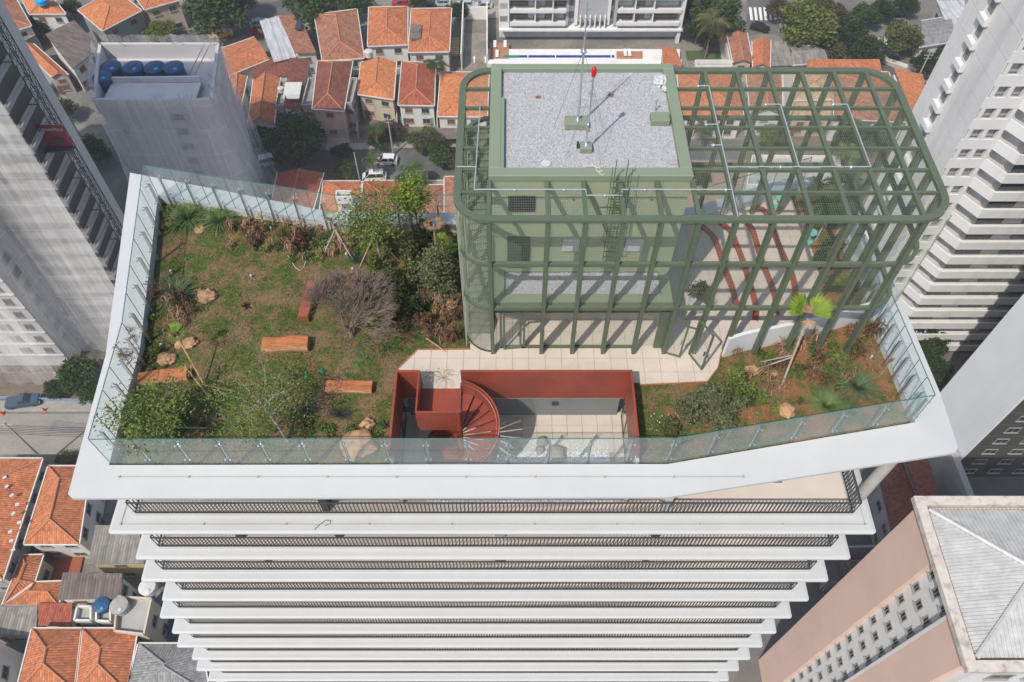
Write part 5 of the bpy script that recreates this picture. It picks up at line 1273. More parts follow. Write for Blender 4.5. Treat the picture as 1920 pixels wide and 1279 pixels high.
cx_, cy_ = X1b+1.3, Y1c-2.2
cr = [(cx_+a, cy_+b) for a, b in ((-.45,-.45),(.45,-.45),(.45,.45),(-.45,.45))]
for c_ in cr: m.bar((*c_, GZ), (*c_, T1), .09)
k = 0
while z < T1:
    for i in range(4): m.bar((*cr[i], z), (*cr[(i+1) % 4], z), .05); m.bar((*cr[i], z), (*cr[(i+1) % 4], z+1.6), .05)
    z += 1.6
obj('lattice', m, M['dark_steel'], hm)
m = MB()
for z in range(int(GZ)+6, int(T1), 6): m.bar((cx_-.8, cy_, z), (X1b-.9, cy_, z), .1); 
obj('wall_tie', m, M['dark_steel'], hm, kind='stuff')
# red sign on the mast
p = PY(103, 255, Y1c-3.1); sg = thing('site_sign', 'red site sign board with small white lettering on the hoist mast', 'sign', p)
m = MB(); m.box(p, (3.2,.12,3.4)); obj('board', m, mat('red_sign_board', (.17,.015,.022), .7, var=.08), sg)
m = MB(); m.box(p+V(0,-.5,-1.7), (3.5,1.1,.15)); m.box(p+V(.3,-.2,-.5), (1.4,.2,.5)); obj('platform', m, M['dark_steel'], sg, kind='stuff')
fc = bpy.data.curves.new('lettering', 'FONT'); fc.body = 'TECNOTECA'; fc.size = .52; fc.align_x = 'CENTER'; fc.extrude = .01
_t = bpy.data.objects.new('tmp', fc); C.objects.link(_t); bpy.context.view_layer.update(); lme = bpy.data.meshes.new_from_object(_t); bpy.data.objects.remove(_t); lme.materials.clear(); lme.materials.append(M['white']); fo = bpy.data.objects.new('lettering', lme); C.objects.link(fo); fo.parent = sg; fo.location = (0,-.08,.85); fo.rotation_euler = (PI/2,0,0)
# ================================================================ vegetation
def leafmat(name, c1, c2, isl=.35, trans=.25, scale=1.2):
    mt = bpy.data.materials.new(name); mt.use_nodes = True; nt = mt.node_tree; N = nt.nodes; L = nt.links; b = N['Principled BSDF']; b.inputs['Roughness'].default_value = .6; b.inputs['Specular IOR Level'].default_value = .25
    g = N.new('ShaderNodeNewGeometry'); n = N.new('ShaderNodeTexNoise'); n.inputs['Scale'].default_value = scale; n.inputs['Detail'].default_value = 3; L.new(g.outputs['Position'], n.inputs[0])
    r = N.new('ShaderNodeMapRange'); r.inputs[1].default_value = .35; r.inputs[2].default_value = .65; L.new(n.outputs[0], r.inputs[0])
    x = N.new('ShaderNodeMix'); x.data_type = 'RGBA'; L.new(r.outputs[0], x.inputs[0]); x.inputs[6].default_value = (*c1,1); x.inputs[7].default_value = (*c2,1)
    h = N.new('ShaderNodeHueSaturation'); r2 = N.new('ShaderNodeMapRange'); r2.inputs[3].default_value = 1-isl; r2.inputs[4].default_value = 1+isl; L.new(g.outputs['Random Per Island'], r2.inputs[0]); L.new(r2.outputs[0], h.inputs['Value']); L.new(x.outputs[2], h.inputs['Color'])
    L.new(h.outputs[0], b.inputs['Base Color'])
    if trans:
        t = N.new('ShaderNodeBsdfTranslucent'); L.new(h.outputs[0], t.inputs[0]); mx = N.new('ShaderNodeMixShader'); mx.inputs[0].default_value = trans; L.new(b.outputs[0], mx.inputs[1]); L.new(t.outputs[0], mx.inputs[2]); L.new(mx.outputs[0], N['Material Output'].inputs[0])
    return mt
M['lf_gmid'] = leafmat('garden_green_leaves', (.06,.10,.025), (.11,.15,.04)); M['lf_dark'] = leafmat('dark_green_leaves', (.018,.04,.012), (.036,.068,.018), scale=.3)
M['lf_mid'] = leafmat('mid_green_leaves', (.032,.065,.015), (.062,.10,.024), scale=.3)
M['lf_yel'] = leafmat('yellow_green_leaves', (.09,.12,.022), (.14,.165,.035), scale=.3)
M['lf_olive'] = leafmat('olive_leaves', (.075,.09,.032), (.125,.13,.05), scale=.4)
M['lf_brown'] = leafmat('brownish_leaves', (.07,.06,.035), (.10,.075,.045), scale=.4)
M['lf_fresh'] = leafmat('fresh_green_leaves', (.10,.15,.03), (.17,.21,.05))
M['lf_bright'] = leafmat('bright_lime_leaves', (.13,.20,.02), (.20,.27,.035), isl=.25)
M['lf_silver'] = leafmat('silvery_olive_leaves', (.10,.115,.05), (.17,.18,.09))
M['lf_tuss'] = leafmat('grass_blades', (.085,.15,.045), (.17,.24,.09))
M['lf_blue'] = leafmat('bluish_grass_blades', (.09,.14,.065), (.15,.2,.10))
M['dead'] = leafmat('dead_dry_leaves', (.22,.13,.075), (.38,.25,.155), isl=.4)
M['deaddk'] = leafmat('dead_dark_leaves', (.10,.055,.032), (.19,.11,.06), isl=.4)
M['purple'] = leafmat('purple_bromeliad', (.045,.01,.02), (.08,.02,.03))
M['bark'] = mat('grey_brown_bark', (.17,.135,.11), .9, var=.25, vscale=4)
M['barkpale'] = mat('pale_bark', (.34,.30,.25), .9, var=.2, vscale=4)
M['twig'] = mat('bare_grey_twigs', (.17,.125,.10), .9, var=.25, vscale=3)
M['wirydark'] = mat('dark_wiry_twigs', (.03,.035,.035), .8, var=.2)
M['bamboo'] = mat('bamboo_stake', (.40,.27,.14), .7, var=.15, vscale=3)
def leaf_quads(c, n, size, flat=.35, asp=.55, r=rng):
    """n leaf quads centred at rows of c"""
    k = len(c); a = r.normal(size=(k,3)); a /= np.linalg.norm(a, axis=1)[:,None]; a[:,2] *= flat; a /= np.linalg.norm(a, axis=1)[:,None]
    b = r.normal(size=(k,3)); b -= (a*b).sum(1)[:,None]*a; b /= np.linalg.norm(b, axis=1)[:,None]
    s = size*r.uniform(.6, 1.35, (k,1)); v = np.stack([c-a*s, c+b*s*asp, c+a*s, c-b*s*asp], 1)
    f = np.arange(4*k).reshape(k, 4); return v.reshape(-1,3), f
def crown_pts(n, R, H, lobes=16, zc=0, seed=0, shell=.55, lr=.42, spread=.72):
    r = np.random.default_rng(seed); cs = []
    for i in range(lobes):
        d = r.normal(size=3); d /= np.linalg.norm(d); d[2] = abs(d[2])*.9-.25; q = d*r.uniform(.35,spread); cs.append(q)
    cs = np.array(cs); rad = r.uniform(lr*.65, lr*1.25, lobes); w = rad**2/np.sum(rad**2); idx_ = r.choice(lobes, n, p=w); d = r.normal(size=(n,3)); d /= np.linalg.norm(d,axis=1)[:,None]
    p = cs[idx_]+d*(rad[idx_]*r.uniform(shell, 1.08, n))[:,None]; p[:,0:2] *= R; p[:,2] = p[:,2]*H+zc; return p
def branch_mb(h, R, H, n=7, r0=.25, seed=0, lean=(0,0)):
    rd = random.Random(seed); m = MB(); top = Vector((lean[0], lean[1], h)); m.tube([(0,0,0), (lean[0]*.4+rd.uniform(-.1,.1)*h*.3, lean[1]*.4, h*.5), top], [r0, r0*.8, r0*.6], 8)
    for i in range(n):
        a = 2*PI*i/n+rd.random(); q = top+Vector((math.cos(a)*R*rd.uniform(.5,.8), math.sin(a)*R*rd.uniform(.5,.8), H*rd.uniform(.2,.8))); s = top+Vector((0,0,-h*.25*rd.random())); m.tube([s, (s+q)/2+Vector((0,0,H*.12)), q], [r0*.45, r0*.3, r0*.1], 5)
    return m
protos = {}
def tree_proto(key, leaf, n=2600, R=5, H=4.2, h=3.2, size=.34, seed=0, lobes=26, lr=.33, shell=.4):
    p = crown_pts(n, R, H, lobes, h+H*.45, seed, shell, lr, .86); v, f = leaf_quads(p, n, size, r=np.random.default_rng(seed+5)); cm = quick('crown', v, f, M[leaf], at=(0,0,0), link=False)
    protos[key] = (branch_mb(h, R, H, seed=seed).mesh('trunk', M['bark']), cm, R)
for k, (lf, sd) in enumerate((('lf_dark',1),('lf_mid',2),('lf_yel',3),('lf_olive',4),('lf_brown',5),('lf_mid',6),('lf_dark',7))): tree_proto(k, lf, 5200 if k in (0,1,2) else 4200, seed=sd, size=.32)
def city_tree(px, py, rpx, key, label, hh=1.0, z=GZ, grp=None):
    R = protos[key][2]; tm, cm, _ = protos[key]
    q = P(px, py, GZ+6); D = q.y*CP+(CAMZ-q.z)*SP; s = 1.12*rpx/F*D/R; g = P(px, py, GZ+4.8*s*hh)
    t = thing('tree', label, 'tree', (g.x, g.y, z), grp); a = put('trunk', tm, t, (g.x, g.y, z)); b = put('crown', cm, t, (g.x, g.y, z)); t.scale = (s, s, s*hh); t.rotation_euler.z = random.random()*6.28; return t
for a in ((553,262,56,0,'largest dark green tree in front of the bright orange gabled house',1),(648,322,26,3,'rounded olive tree beside the street behind the roof garden',.9),(733,244,22,4,'brownish sparse tree among the power lines left of the parked white car',1),(704,262,20,1,'slim green tree on the left of the brownish one',1),(800,262,28,3,'olive tree right of the parked white car, left one of the pair',1),(826,292,28,1,'bushy green tree right of the parked white car, right one of the pair',1),(862,300,28,4,'dark reddish tree against the left end of the cage',.9),(775,258,14,2,'small yellow-green bush near the teal gate',.8),
 (74,46,24,1,'round green tree between the orange roofs at the upper left',1),(132,15,20,0,'dark tree left of the grey-green house',1),(402,15,56,1,'large tree over the street right of the terrace house at the top',1),(440,2,40,5,'green tree at the top edge above the yellow truck',1),(300,62,30,2,'light green tree behind the blue water tanks, left of the yellow truck',.7),(592,6,52,1,'wide green tree at the top edge behind the large orange house',.9),(665,8,34,5,'green tree at the top edge left of the twin orange roofs',1),(858,22,20,0,'dark tree beside the row of parked cars and the driveway',1),(785,6,16,0,'small tree between the parked cars at the top',1),
 (170,282,34,1,'green tree between the scaffolded tower and the netted block',1),(118,205,28,4,'bare brown tree between the scaffolded tower and the netted block',.9),(152,700,40,5,'bright green tree at the foot of the scaffolded tower beside the white slab',1),(168,740,26,5,'smaller bright green tree touching the white slab, near the street',1),(106,728,22,0,'dark green tree beside the construction fence',.9),(125,862,20,3,'olive tree under the left slab corner beside the orange roofs',.8),(186,980,9,3,'little shrub against the yellow wall',.8),
 (1342,28,50,1,'large round green tree right of the white apartment building',1),(1308,60,26,0,'dark green tree beside the white apartment building wall',1),(1512,52,52,2,'large pale yellow-green tree at the junction',1),(1465,20,26,4,'brown leafed tree beside the zebra crossing',1),(1590,60,36,0,'dark tree right of the pale yellow-green tree',1),(1570,30,26,4,'brownish tree behind the pale yellow-green tree',1),(1625,96,34,0,'dark tree standing over the kerb of the diagonal road',1),(1690,70,38,3,'olive-green tree beside the pale patterned roof',1),(1655,20,26,0,'dark tree near the black car at the top right',1),(1780,88,24,1,'green tree touching the stepped white tower',1),(1540,8,24,3,'olive tree at the top edge right of the junction',1),
 (1560,90,26,3,'small olive tree at the foot of the pale yellow-green tree',.8),(1735,120,26,0,'dark tree overhanging the diagonal road near the stepped tower',1),(1620,30,28,1,'green tree between the brownish tree and the black car',1),(1700,10,24,0,'dark tree at the top edge beside the silver shed',1),(1285,20,26,0,'dark narrow tree squeezed behind the white apartment building',1),(640,285,20,0,'dark low tree at the end of the paved garden path',.8),(480,262,26,0,'dark tree between the netted block and the largest dark tree',1),
 (1742,640,34,0,'dark green tree beside the right glass guard, upper one',1),(1746,690,34,0,'dark green tree beside the right glass guard, lower one',1),(1722,608,20,0,'small dark tree at the foot of the stepped tower',1),
 (1450,256,28,2,'yellow-green shrubby tree seen through the cage',.8),(1608,262,38,0,'dark tree seen through the right of the cage top',1),(1650,262,26,1,'green tree seen through the cage beside the white court',1),(1705,245,22,0,'dark tree at the foot of the stepped tower behind the cage corner',1),(1310,330,24,1,'green shrub seen between the gravel roof and the white court',.7),(1230,600,1,1,'x',1)):
    if a[4] != 'x': city_tree(*a[:5], hh=a[5])
# palms
def frond_mesh(L_, nl=26, wl=.32, droop=.5, seed=0, mt='lf_mid', up=.6):
    rd = random.Random(seed); m = MB(); pts = []
    for i in range(9): t = i/8; pts.append(Vector((L_*t*(1-.15*t*droop), 0, L_*(up*t-droop*1.1*t*t))))
    m.tube(pts, [.035*L_*.4*(1-.8*i/8) for i in range(9)], 4)
    for i in range(nl):
        t = .12+.86*i/nl; k = min(7, int(t*8)); p = pts[k].lerp(pts[k+1], t*8-k); w_ = wl*L_*math.sin(PI*min(1, t*.9+.12))**.7
        for s in (-1, 1):
            tip = p+Vector((w_*.55, s*w_, -w_*.35+rd.uniform(-.05,.05)*L_)); wd = .022*L_
            m.face([p+Vector((-wd,0,0)), p+Vector((wd,0,0)), tip+Vector((wd*.3,0,0)), tip])
    return m.mesh('frond', M[mt])
fr_c = {k: frond_mesh(3.0, 24, .3, d, k, mt, up) for k, (d, mt, up) in enumerate(((.7,'lf_mid',.55),(.9,'lf_olive',.6),(.5,'lf_yel',.7),(1.0,'deaddk',.2)))}
def palm(px, py, hgt, sc, label, z=GZ, fr=0, nf=13, base_px=None, trunk='bark', tr=.16, lean=(0,0), sub=None):
    top = P(px, py, z+hgt); b = V(top.x-lean[0], top.y-lean[1], z); t = thing('palm_tree', label, 'palm', b); m = MB(); m.tube([b, b.lerp(top, .5)+V(0,0,.0), top], [tr*1.3, tr, tr*.8], 8); obj('trunk', m, M[trunk], t)
    for i in range(nf):
        o = put('frond', fr_c[fr if i % 5 else (3 if fr != 2 else fr)], t, top); o.rotation_euler = (0, random.uniform(-.35,.3), 2*PI*i/nf+random.uniform(-.2,.2)); o.scale = (sc*random.uniform(.8,1.1),)*3
    return t
palm(818,118,8,1.0,'tall thin palm in front of the driveway wall'); palm(697,298,5,.8,'short palm beside the rear bumper of the parked white car',fr=0); palm(772,330,5,1.3,'broad leafy palm at the street beside the second white car',fr=0,nf=15)
palm(1338,38,9,1.6,'tall palm with drooping fronds right of the white apartment building',fr=1,nf=18); palm(1590,290,7,1.1,'yellowish palm in the white court behind the cage',fr=2); palm(1325,70,3,1.0,'small yellow palm by the grey path',fr=2,nf=9); palm(703,240,6,.8,'small palm in the garden under the power lines',fr=0); palm(1320,240,4,.9,'palm seen between the gravel roof and the first cage beam',fr=0)
# ================================================================ vehicles
def car_meshes(col, kind):
    L_, W_, H_ = {'car':(4.3,1.75,1.45),'suv':(4.5,1.85,1.65),'van':(4.6,1.8,1.9),'pickup':(5.0,1.85,1.75)}[kind]
    x = [-L_/2, -L_/2+.06, -L_*.43, -L_*.3, -L_*.16, L_*.14, L_*.27, L_*.44, L_/2-.04, L_/2]; bz = .62*H_ if kind != 'van' else .58*H_
    body = MB(); sec = []
    top = [bz*.7, bz, bz*1.0, bz*1.0, bz*1.0, bz*1.0, bz*.98, bz*.9, bz*.68, bz*.5]; wy = [.8,.93,.98,1,1,1,1,.96,.88,.78]
    for i in range(10):
        y = W_/2*wy[i]; z0 = .22; z1 = top[i]; sec.append([(x[i],-y,z0),(x[i],-y,z1*.72),(x[i],-y*.93,z1),(x[i],y*.93,z1),(x[i],y,z1*.72),(x[i],y,z0)])
    n0 = 0
    for s in sec: body.v += s
    for i in range(9):
        for j in range(6): k = (j+1) % 6; body.f.append((i*6+j, i*6+k, (i+1)*6+k, (i+1)*6+j))
    body.f.append(tuple(range(6))); body.f.append(tuple(54+j for j in range(6))[::-1])
    cab = MB(); rear = -L_*.44 if kind in ('suv','van') else (-L_*.4 if kind == 'car' else -L_*.1); fr = L_*.2 if kind != 'van' else L_*.3; rt, ft = rear+.3, fr-.55; yb, yt = W_/2*.92, W_/2*.76
    for (xx, yy, zz) in ((rear,yb,bz*.98),(fr+.25,yb,bz*.96),(ft,yt,H_),(rt,yt,H_)):
        cab.v += [(xx,-yy,zz),(xx,yy,zz)]
    cab.f = [(0,6,7,1),(6,4,5,7),(4,2,3,5),(0,2,4,6),(1,7,5,3)]
    roof = MB(); roof.box(((rt+ft)/2,0,H_+.0), (ft-rt+.1, yt*2+.04, .06))
    for s in (-1,1):
        for xx0, xx1 in ((rt+.02, rear+.02), (ft, fr+.23), ((rt+ft)/2, (rt+ft)/2)): roof.bar((xx0, s*yt, H_), (xx1, s*yb, bz), .08, .06)
    wh = MB(); wh.v = []
    bar = MB()
    wm = MB(); c_ = [(.33*math.cos(a*PI/7), .33*math.sin(a*PI/7)) for a in range(14)]
    wm.v = [(a,-.11,b) for a,b in c_]+[(a,.11,b) for a,b in c_]; wm.f = [tuple(range(14)), tuple(range(27,13,-1))]+[(i,14+i,14+(i+1)%14,(i+1)%14) for i in range(14)]
    hl = MB(); hl.box((0,0,0),(.12,.34,.14))
    return dict(body=body.mesh('body', col), cab=cab.mesh('glasshouse', M['glassdark']), roof=roof.mesh('roof', col), wheel=wm.mesh('wheel', M['dark']), hl=hl.mesh('headlight', M['tankwhite']), tl=hl.mesh('tail_light', mat_cache('red_plastic', (.3,.01,.01), .3)), L=L_, W=W_, bz=bz)
_mc = {}
def mat_cache(n, c, r=.35, **k):
    if n not in _mc: _mc[n] = mat(n, c, r, var=k.pop('var', 0), **k)
    return _mc[n]
PC = {'white':(.7,.7,.7),'silver':(.4,.42,.44),'black':(.015,.016,.018),'red':(.35,.02,.02),'yellow':(.6,.3,.02),'blue':(.05,.085,.14),'dark':(.04,.05,.045)}
cc_ = {}
def car(px, py, ang, colr, kind, label, grp='parked cars'):
    key = (colr, kind)
    if key not in cc_: cc_[key] = car_meshes(mat_cache('car_paint_'+colr, PC[colr], .25, metal=.1), kind)
    q = cc_[key]; p = GP(px, py, .02); t = thing('parked_car', label, 'car' if kind != 'van' else 'van', p, grp)
    for nm in ('body','cab','roof'): put({'body':'body','cab':'glasshouse','roof':'roof'}[nm], q[nm], t, p)
    for a in (-.31,.31):
        for s in (-1,1): put('wheel', q['wheel'], t, p+V(a*q['L'], s*(q['W']/2-.1), .33))
    for s in (-1,1): put('headlight', q['hl'], t, p+V(q['L']/2-.08, s*q['W']*.34, q['bz']*.62)); put('tail_light', q['tl'], t, p+V(-q['L']/2+.05, s*q['W']*.36, q['bz']*.72))
    t.rotation_euler.z = math.radians(ang)
for a in ((724,305,178,'white','suv','white SUV parked on the street behind the roof garden, nearer the brownish tree'),(703,336,183,'white','van','white van parked against the near kerb in front of the rear houses'),(782,335,180,'silver','car','pale car half hidden under the broad palm'),
 (752,10,180,'red','car','red car parked in the top row left of the driveway'),(800,10,180,'dark','car','dark green car in the top row between the red and silver ones'),(828,9,180,'silver','car','light car in the top row beside the small tree'),(872,12,180,'silver','car','silver car in the top row above the driveway'),(906,14,180,'silver','car','grey car in the top row next to the white apartment building'),
 (416,68,15,'yellow','pickup','yellow truck on the street behind the netted block'),(487,47,22,'silver','car','silver car parked near the mixed roof house'),(484,68,20,'red','car','red car half hidden beside the silver roof'),(1424,56,-25,'black','car','black car turning beside the big round tree'),(1676,30,178,'black','car','black car parked among the dark trees at the top right'),
 (506,306,20,'white','van','white van at the foot of the netted block'),(306,1186,80,'blue','car','dark blue car in the gap under the left balcony ends'),(48,756,10,'blue','pickup','blue truck at the construction site by the street'),(268,1,0,'silver','car','pale car at the top edge beside the arches')):
    car(*a)
# street poles and wires
def pole(px, py, h, label, arm=True):
    p = GP(px, py); t = thing('utility_pole', label, 'pole', p); m = MB(); m.tube([p, p+V(0,0,h)], [.18,.12], 8); obj('shaft', m, M['concrete'], t)
    if arm: m = MB(); m.bar(p+V(-.9,0,h-.6), p+V(.9,0,h-.6), .12); m.bar(p+V(-.7,0,h-1.3), p+V(.7,0,h-1.3), .1); obj('crossarm', m, M['concrete'], t)
    return p+V(0,0,h-.6)
pa_ = [pole(738,290,9,'concrete utility pole behind the brownish tree by the white SUV'), pole(522,312,8,'pale leaning pole beside the dark tree and the netted block'), pole(170,290,9,'utility pole between the scaffolded tower and the netted block'), pole(677,348,8,'thin pole rising between the rear houses and the olive tree', False)]
po2 = pole(88,868,12,'tall concrete pole leaning across the dusty street at the left'); pole(1705,178,10,'pale pole beside the diagonal road behind the cage'); pole(1460,60,9,'pole at the corner near the zebra crossing')
def wire(a, b, label, sag=.8, k=3, gap=.35):
    t = thing('power_line', label, 'power line', a)
    for j in range(k):
        o = V(0,0,-j*gap); m = MB(); m.tube([a.lerp(b, i/10)+o+V(0,0,-sag*4*(i/10)*(1-i/10)) for i in range(11)], .035, 4); obj('wire', m, M['dark_steel'], t)
wire(pa_[0], pa_[1], 'bundle of wires strung between the poles over the street behind the garden', .8, 4); wire(pa_[0], GP(880,270,8.5), 'wires running from the concrete pole towards the cage', .6, 3); wire(pa_[2], GP(60,250,8.5), 'wires crossing behind the scaffolded tower', .6, 3)
wire(po2, GP(-60,790,11), 'wires over the dusty street to the left edge', .5, 6, .5); wire(po2, GP(240,800,11), 'wires over the dusty street towards the white slab', .5, 6, .5); wire(GP(1500,10,9), GP(1700,110,9), 'wires above the diagonal road at the upper right', .5, 2)
# construction fence at the left street
m = MB(); a, b = GP(-20,748), GP(200,756); m.bar(a+V(0,0,.5), b+V(0,0,.5), .08, .8); o = obj('site_hoarding', m, mat('blue_hoarding', (.22,.29,.36), .8, var=.2), at=a); tag(o, 'low blue site hoarding along the dusty street at the left', 'fence')
for i, (x, y) in enumerate(((84,770),(4,776))):
    p = GP(x, y, .13); m = MB(); m.lathe(p, [(.35,0),(.3,.08),(.2,.1),(.06,.9)], 10);  tag(obj('traffic_cone', m, mat_cache('orange_plastic', (.55,.1,.03), .6), at=p), ['orange traffic cone standing on the pavement of the dusty street','orange traffic cone at the left edge of the pavement'][i], 'barrier')
# ================================================================ roof garden planting and furniture
def S(px, py, dz=0.0):
    p = P(px, py, -.05); p = P(px, py, soil_z(p.x, p.y)); p.z = soil_z(p.x, p.y)+dz; return p
def grass():
    n = 95000; x = rng.uniform(-16.6, 15.5, n); y = rng.uniform(13.4, 26.5, n); keep = []
    ipoly = np.array(IP); 
    def ins(x, y, poly):
        r = np.zeros(len(x), bool); k = len(poly); j = k-1
        for i in range(k):
            xi, yi = poly[i]; xj, yj = poly[j]; c = ((yi > y) != (yj > y)) & (x < (xj-xi)*(y-yi)/((yj-yi) if yj != yi else 1e-9)+xi); r ^= c; j = i
        return r
    m_ = ins(x, y, IP) & ~ins(x, y, DP) & ~((x > WX0-.05) & (x < WX1+.05) & (y < WY1+.1))
    den = np.array([noise.noise(Vector((a*.9, b*.9, 9.0))) for a, b in zip(x, y)]); m_ &= (den+np.clip((x-5)*-.0, -1, 0) - np.clip((x-6)*.06, 0, .5) > rng.uniform(-.75, .28, n))
    x, y = x[m_], y[m_]; n = len(x); z = np.array([soil_z(a, b) for a, b in zip(x, y)])
    a = rng.uniform(0, 2*PI, n); h = rng.uniform(.03, .085, n); w_ = rng.uniform(.012, .028, n); lx = rng.normal(0, .03, n); ly = rng.normal(0, .03, n)
    v = np.stack([np.stack([x-np.cos(a)*w_, y-np.sin(a)*w_, z-.01],1), np.stack([x+np.cos(a)*w_, y+np.sin(a)*w_, z-.01],1), np.stack([x+lx, y+ly, z+h],1)], 1)
    return v.reshape(-1,3), np.arange(3*n).reshape(n,3)
v, f = grass(); M['grassblade'] = leafmat('lawn_grass_blades', (.06,.095,.018), (.15,.155,.045), isl=.45, scale=2.5); o = quick('grass', v, f, M['grassblade'], None, 'stuff'); tag(o, 'short patchy grass growing over the roof garden lawn', 'grass')
# fallen dry bits
def litter(n, x0, x1, y0, y1, nm, mt, size, lab):
    x = rng.uniform(x0, x1, n); y = rng.uniform(y0, y1, n); k = [i for i in range(n) if inside((x[i], y[i]), IP) and not inside((x[i], y[i]), DP) and not (WX0-.1 < x[i] < WX1+.1 and y[i] < WY1+.1) and noise.noise(Vector((x[i]*.5, y[i]*.5, 20))) > -.05]
    c = np.array([(x[i], y[i], soil_z(x[i], y[i])+.02) for i in k]); v, f = leaf_quads(c, len(c), size, flat=.15, asp=.25); o = quick(nm, v, f, mt, None, 'stuff'); tag(o, lab, 'leaf litter')
litter(9000, -16, 15.5, 13.5, 26, 'leaf_litter', M['dead'], .05, 'dry leaf litter scattered over the roof garden soil')
# ---- prototypes
def blades(n, L_, seed, width=.012, up=.9, spread=1.0, segs=4, droop=1.0):
    r = np.random.default_rng(seed); V_ = []; F_ = []
    for i in range(n):
        a = r.uniform(0, 2*PI); l = L_*r.uniform(.55, 1.1); e = r.uniform(.15, 1.0)*spread; b = np.array([math.cos(a)*r.uniform(0,.1)*L_, math.sin(a)*r.uniform(0,.1)*L_, 0]); d = np.array([math.cos(a), math.sin(a), 0]); s = np.array([-math.sin(a), math.cos(a), 0])*width; base = len(V_)
        for k in range(segs+1):
            t = k/segs; rr = l*e*(t**1.1); zz = l*up*(t-.62*droop*t*t*(.4+e)); p = b+d*rr+np.array([0,0,zz]); w_ = (1-t*.85); V_ += [p-s*w_, p+s*w_]
        for k in range(segs): q = base+2*k; F_.append((q, q+1, q+3, q+2))
    return np.array(V_), np.array(F_)
def bl_mesh(nm, mt, *a, **k): v, f = blades(*a, **k); return quick(nm, v, f, M[mt], at=(0,0,0), link=False)
TUS = [bl_mesh('blade_tuft', 'lf_tuss', 520, 1.0, 3, width=.017, up=.75, droop=.9), bl_mesh('blade_tuft', 'lf_blue', 480, 1.0, 4, width=.017, up=.75, droop=.9)]
def tussock(px, py, rpx, k, label, cat='ornamental grass'):
    p = S(px, py); s = rpx/29.0; o = put('grass_tussock', TUS[k], None, p); o.scale = (s, s, s*.9); o.rotation_euler.z = random.random()*6; tag(o, label, cat, 'ornamental grass tussocks')
for a in ((355,412,40,0,'green grass tussock at the back left corner, left of the tan boulder'),(412,418,38,0,'green grass tussock just right of the tan boulder at the back left'),(336,556,38,1,'big bluish grass tussock left of the shaded boulder pair'),(305,822,26,1,'grass tussock under the leafy tree at the front left glass'),(1606,728,36,1,'grass tussock on bare orange soil near the right guard'),(1548,762,32,0,'grass tussock beside the flat boulder at the front right glass'),(1598,775,20,1,'small grass tussock close to the right front corner of the glass'),(335,800,20,0,'thin grass tuft beside the front left tree stake')): tussock(*a)
# dead stalk plants
def dead_mesh(seed, tall=True):
    r = random.Random(seed); m = MB(); 
    for i in range(r.randint(3,5)):
        a = r.random()*6.28; h = r.uniform(.5, 1.15) if tall else r.uniform(.25,.55); b = V(r.uniform(-.12,.12), r.uniform(-.12,.12), 0); t = b+V(math.cos(a)*h*.22, math.sin(a)*h*.22, h); m.tube([b, (b+t)/2+V(.03,.02,0), t], [.022,.018,.012], 4)
        for j in range(r.randint(7,12)):
            k = r.uniform(.35,1); p = b.lerp(t, k); an = r.random()*6.28; l = r.uniform(.2,.42); d = V(math.cos(an), math.sin(an), 0); s_ = V(-math.sin(an), math.cos(an), 0)*r.uniform(.01,.026)
            q1 = p+d*l*.5+V(0,0,l*.18); q2 = p+d*l*.85+V(0,0,-l*.35); m.face([p-s_*.4, p+s_*.4, q1+s_, q1-s_]); m.face([q1-s_, q1+s_, q2+s_*.3, q2-s_*.3])
    return m.mesh('dry_plant', M['dead'] if seed % 3 else M['deaddk'])
DM = [dead_mesh(i, i % 2 == 0) for i in range(8)]
dead_spots = []
def dead_area(n, poly, seed, lab):
    r = random.Random(seed); xs_ = [p[0] for p in poly]; ys_ = [p[1] for p in poly]; k = 0
    while k < n:
        x, y = r.uniform(min(xs_), max(xs_)), r.uniform(min(ys_), max(ys_))
        if inside((x, y), poly): dead_spots.append((x, y, lab)); k += 1
dead_area(30, [(430,425),(560,412),(700,440),(690,470),(600,505),(500,490),(430,460)], 1, 'dry brown plant in the withered row along the back left wall')
dead_area(9, [(290,560),(400,570),(360,640),(275,640)], 2, 'dry brown plant by the shaded boulders near the left wall')
dead_area(26, [(790,560),(864,560),(868,640),(800,640),(760,600)], 3, 'dry brown plant in the thick withered bed against the left end of the cage')
dead_area(10, [(740,420),(860,430),(862,520),(760,500)], 4, 'dry brown plant among the trees at the back right of the lawn')
dead_area(24, [(1370,668),(1440,650),(1620,612),(1650,700),(1600,720),(1480,740),(1390,720)], 5, 'dry brown plant on the orange soil of the right bed')
dead_area(7, [(238,610),(268,610),(262,700),(245,700)], 6, 'dry brown tuft leaning on the foot of the left guard wall')
for i, (x, y, lab) in enumerate(dead_spots):
    p = S(x, y); o = put('dry_plant', DM[i % 8], None, p); s = random.uniform(.6, 1.2)*(1.05 if 'row' in lab else .85); o.scale = (s, s, s); o.rotation_euler.z = random.random()*6.28; tag(o, ('tall ' if (i % 8) % 2 == 0 else 'low ')+('dark ' if (i % 8) % 3 == 0 else 'pale ')+lab.replace('dry brown ', 'dry '), 'dry plant', 'dry plants'+lab[15:])
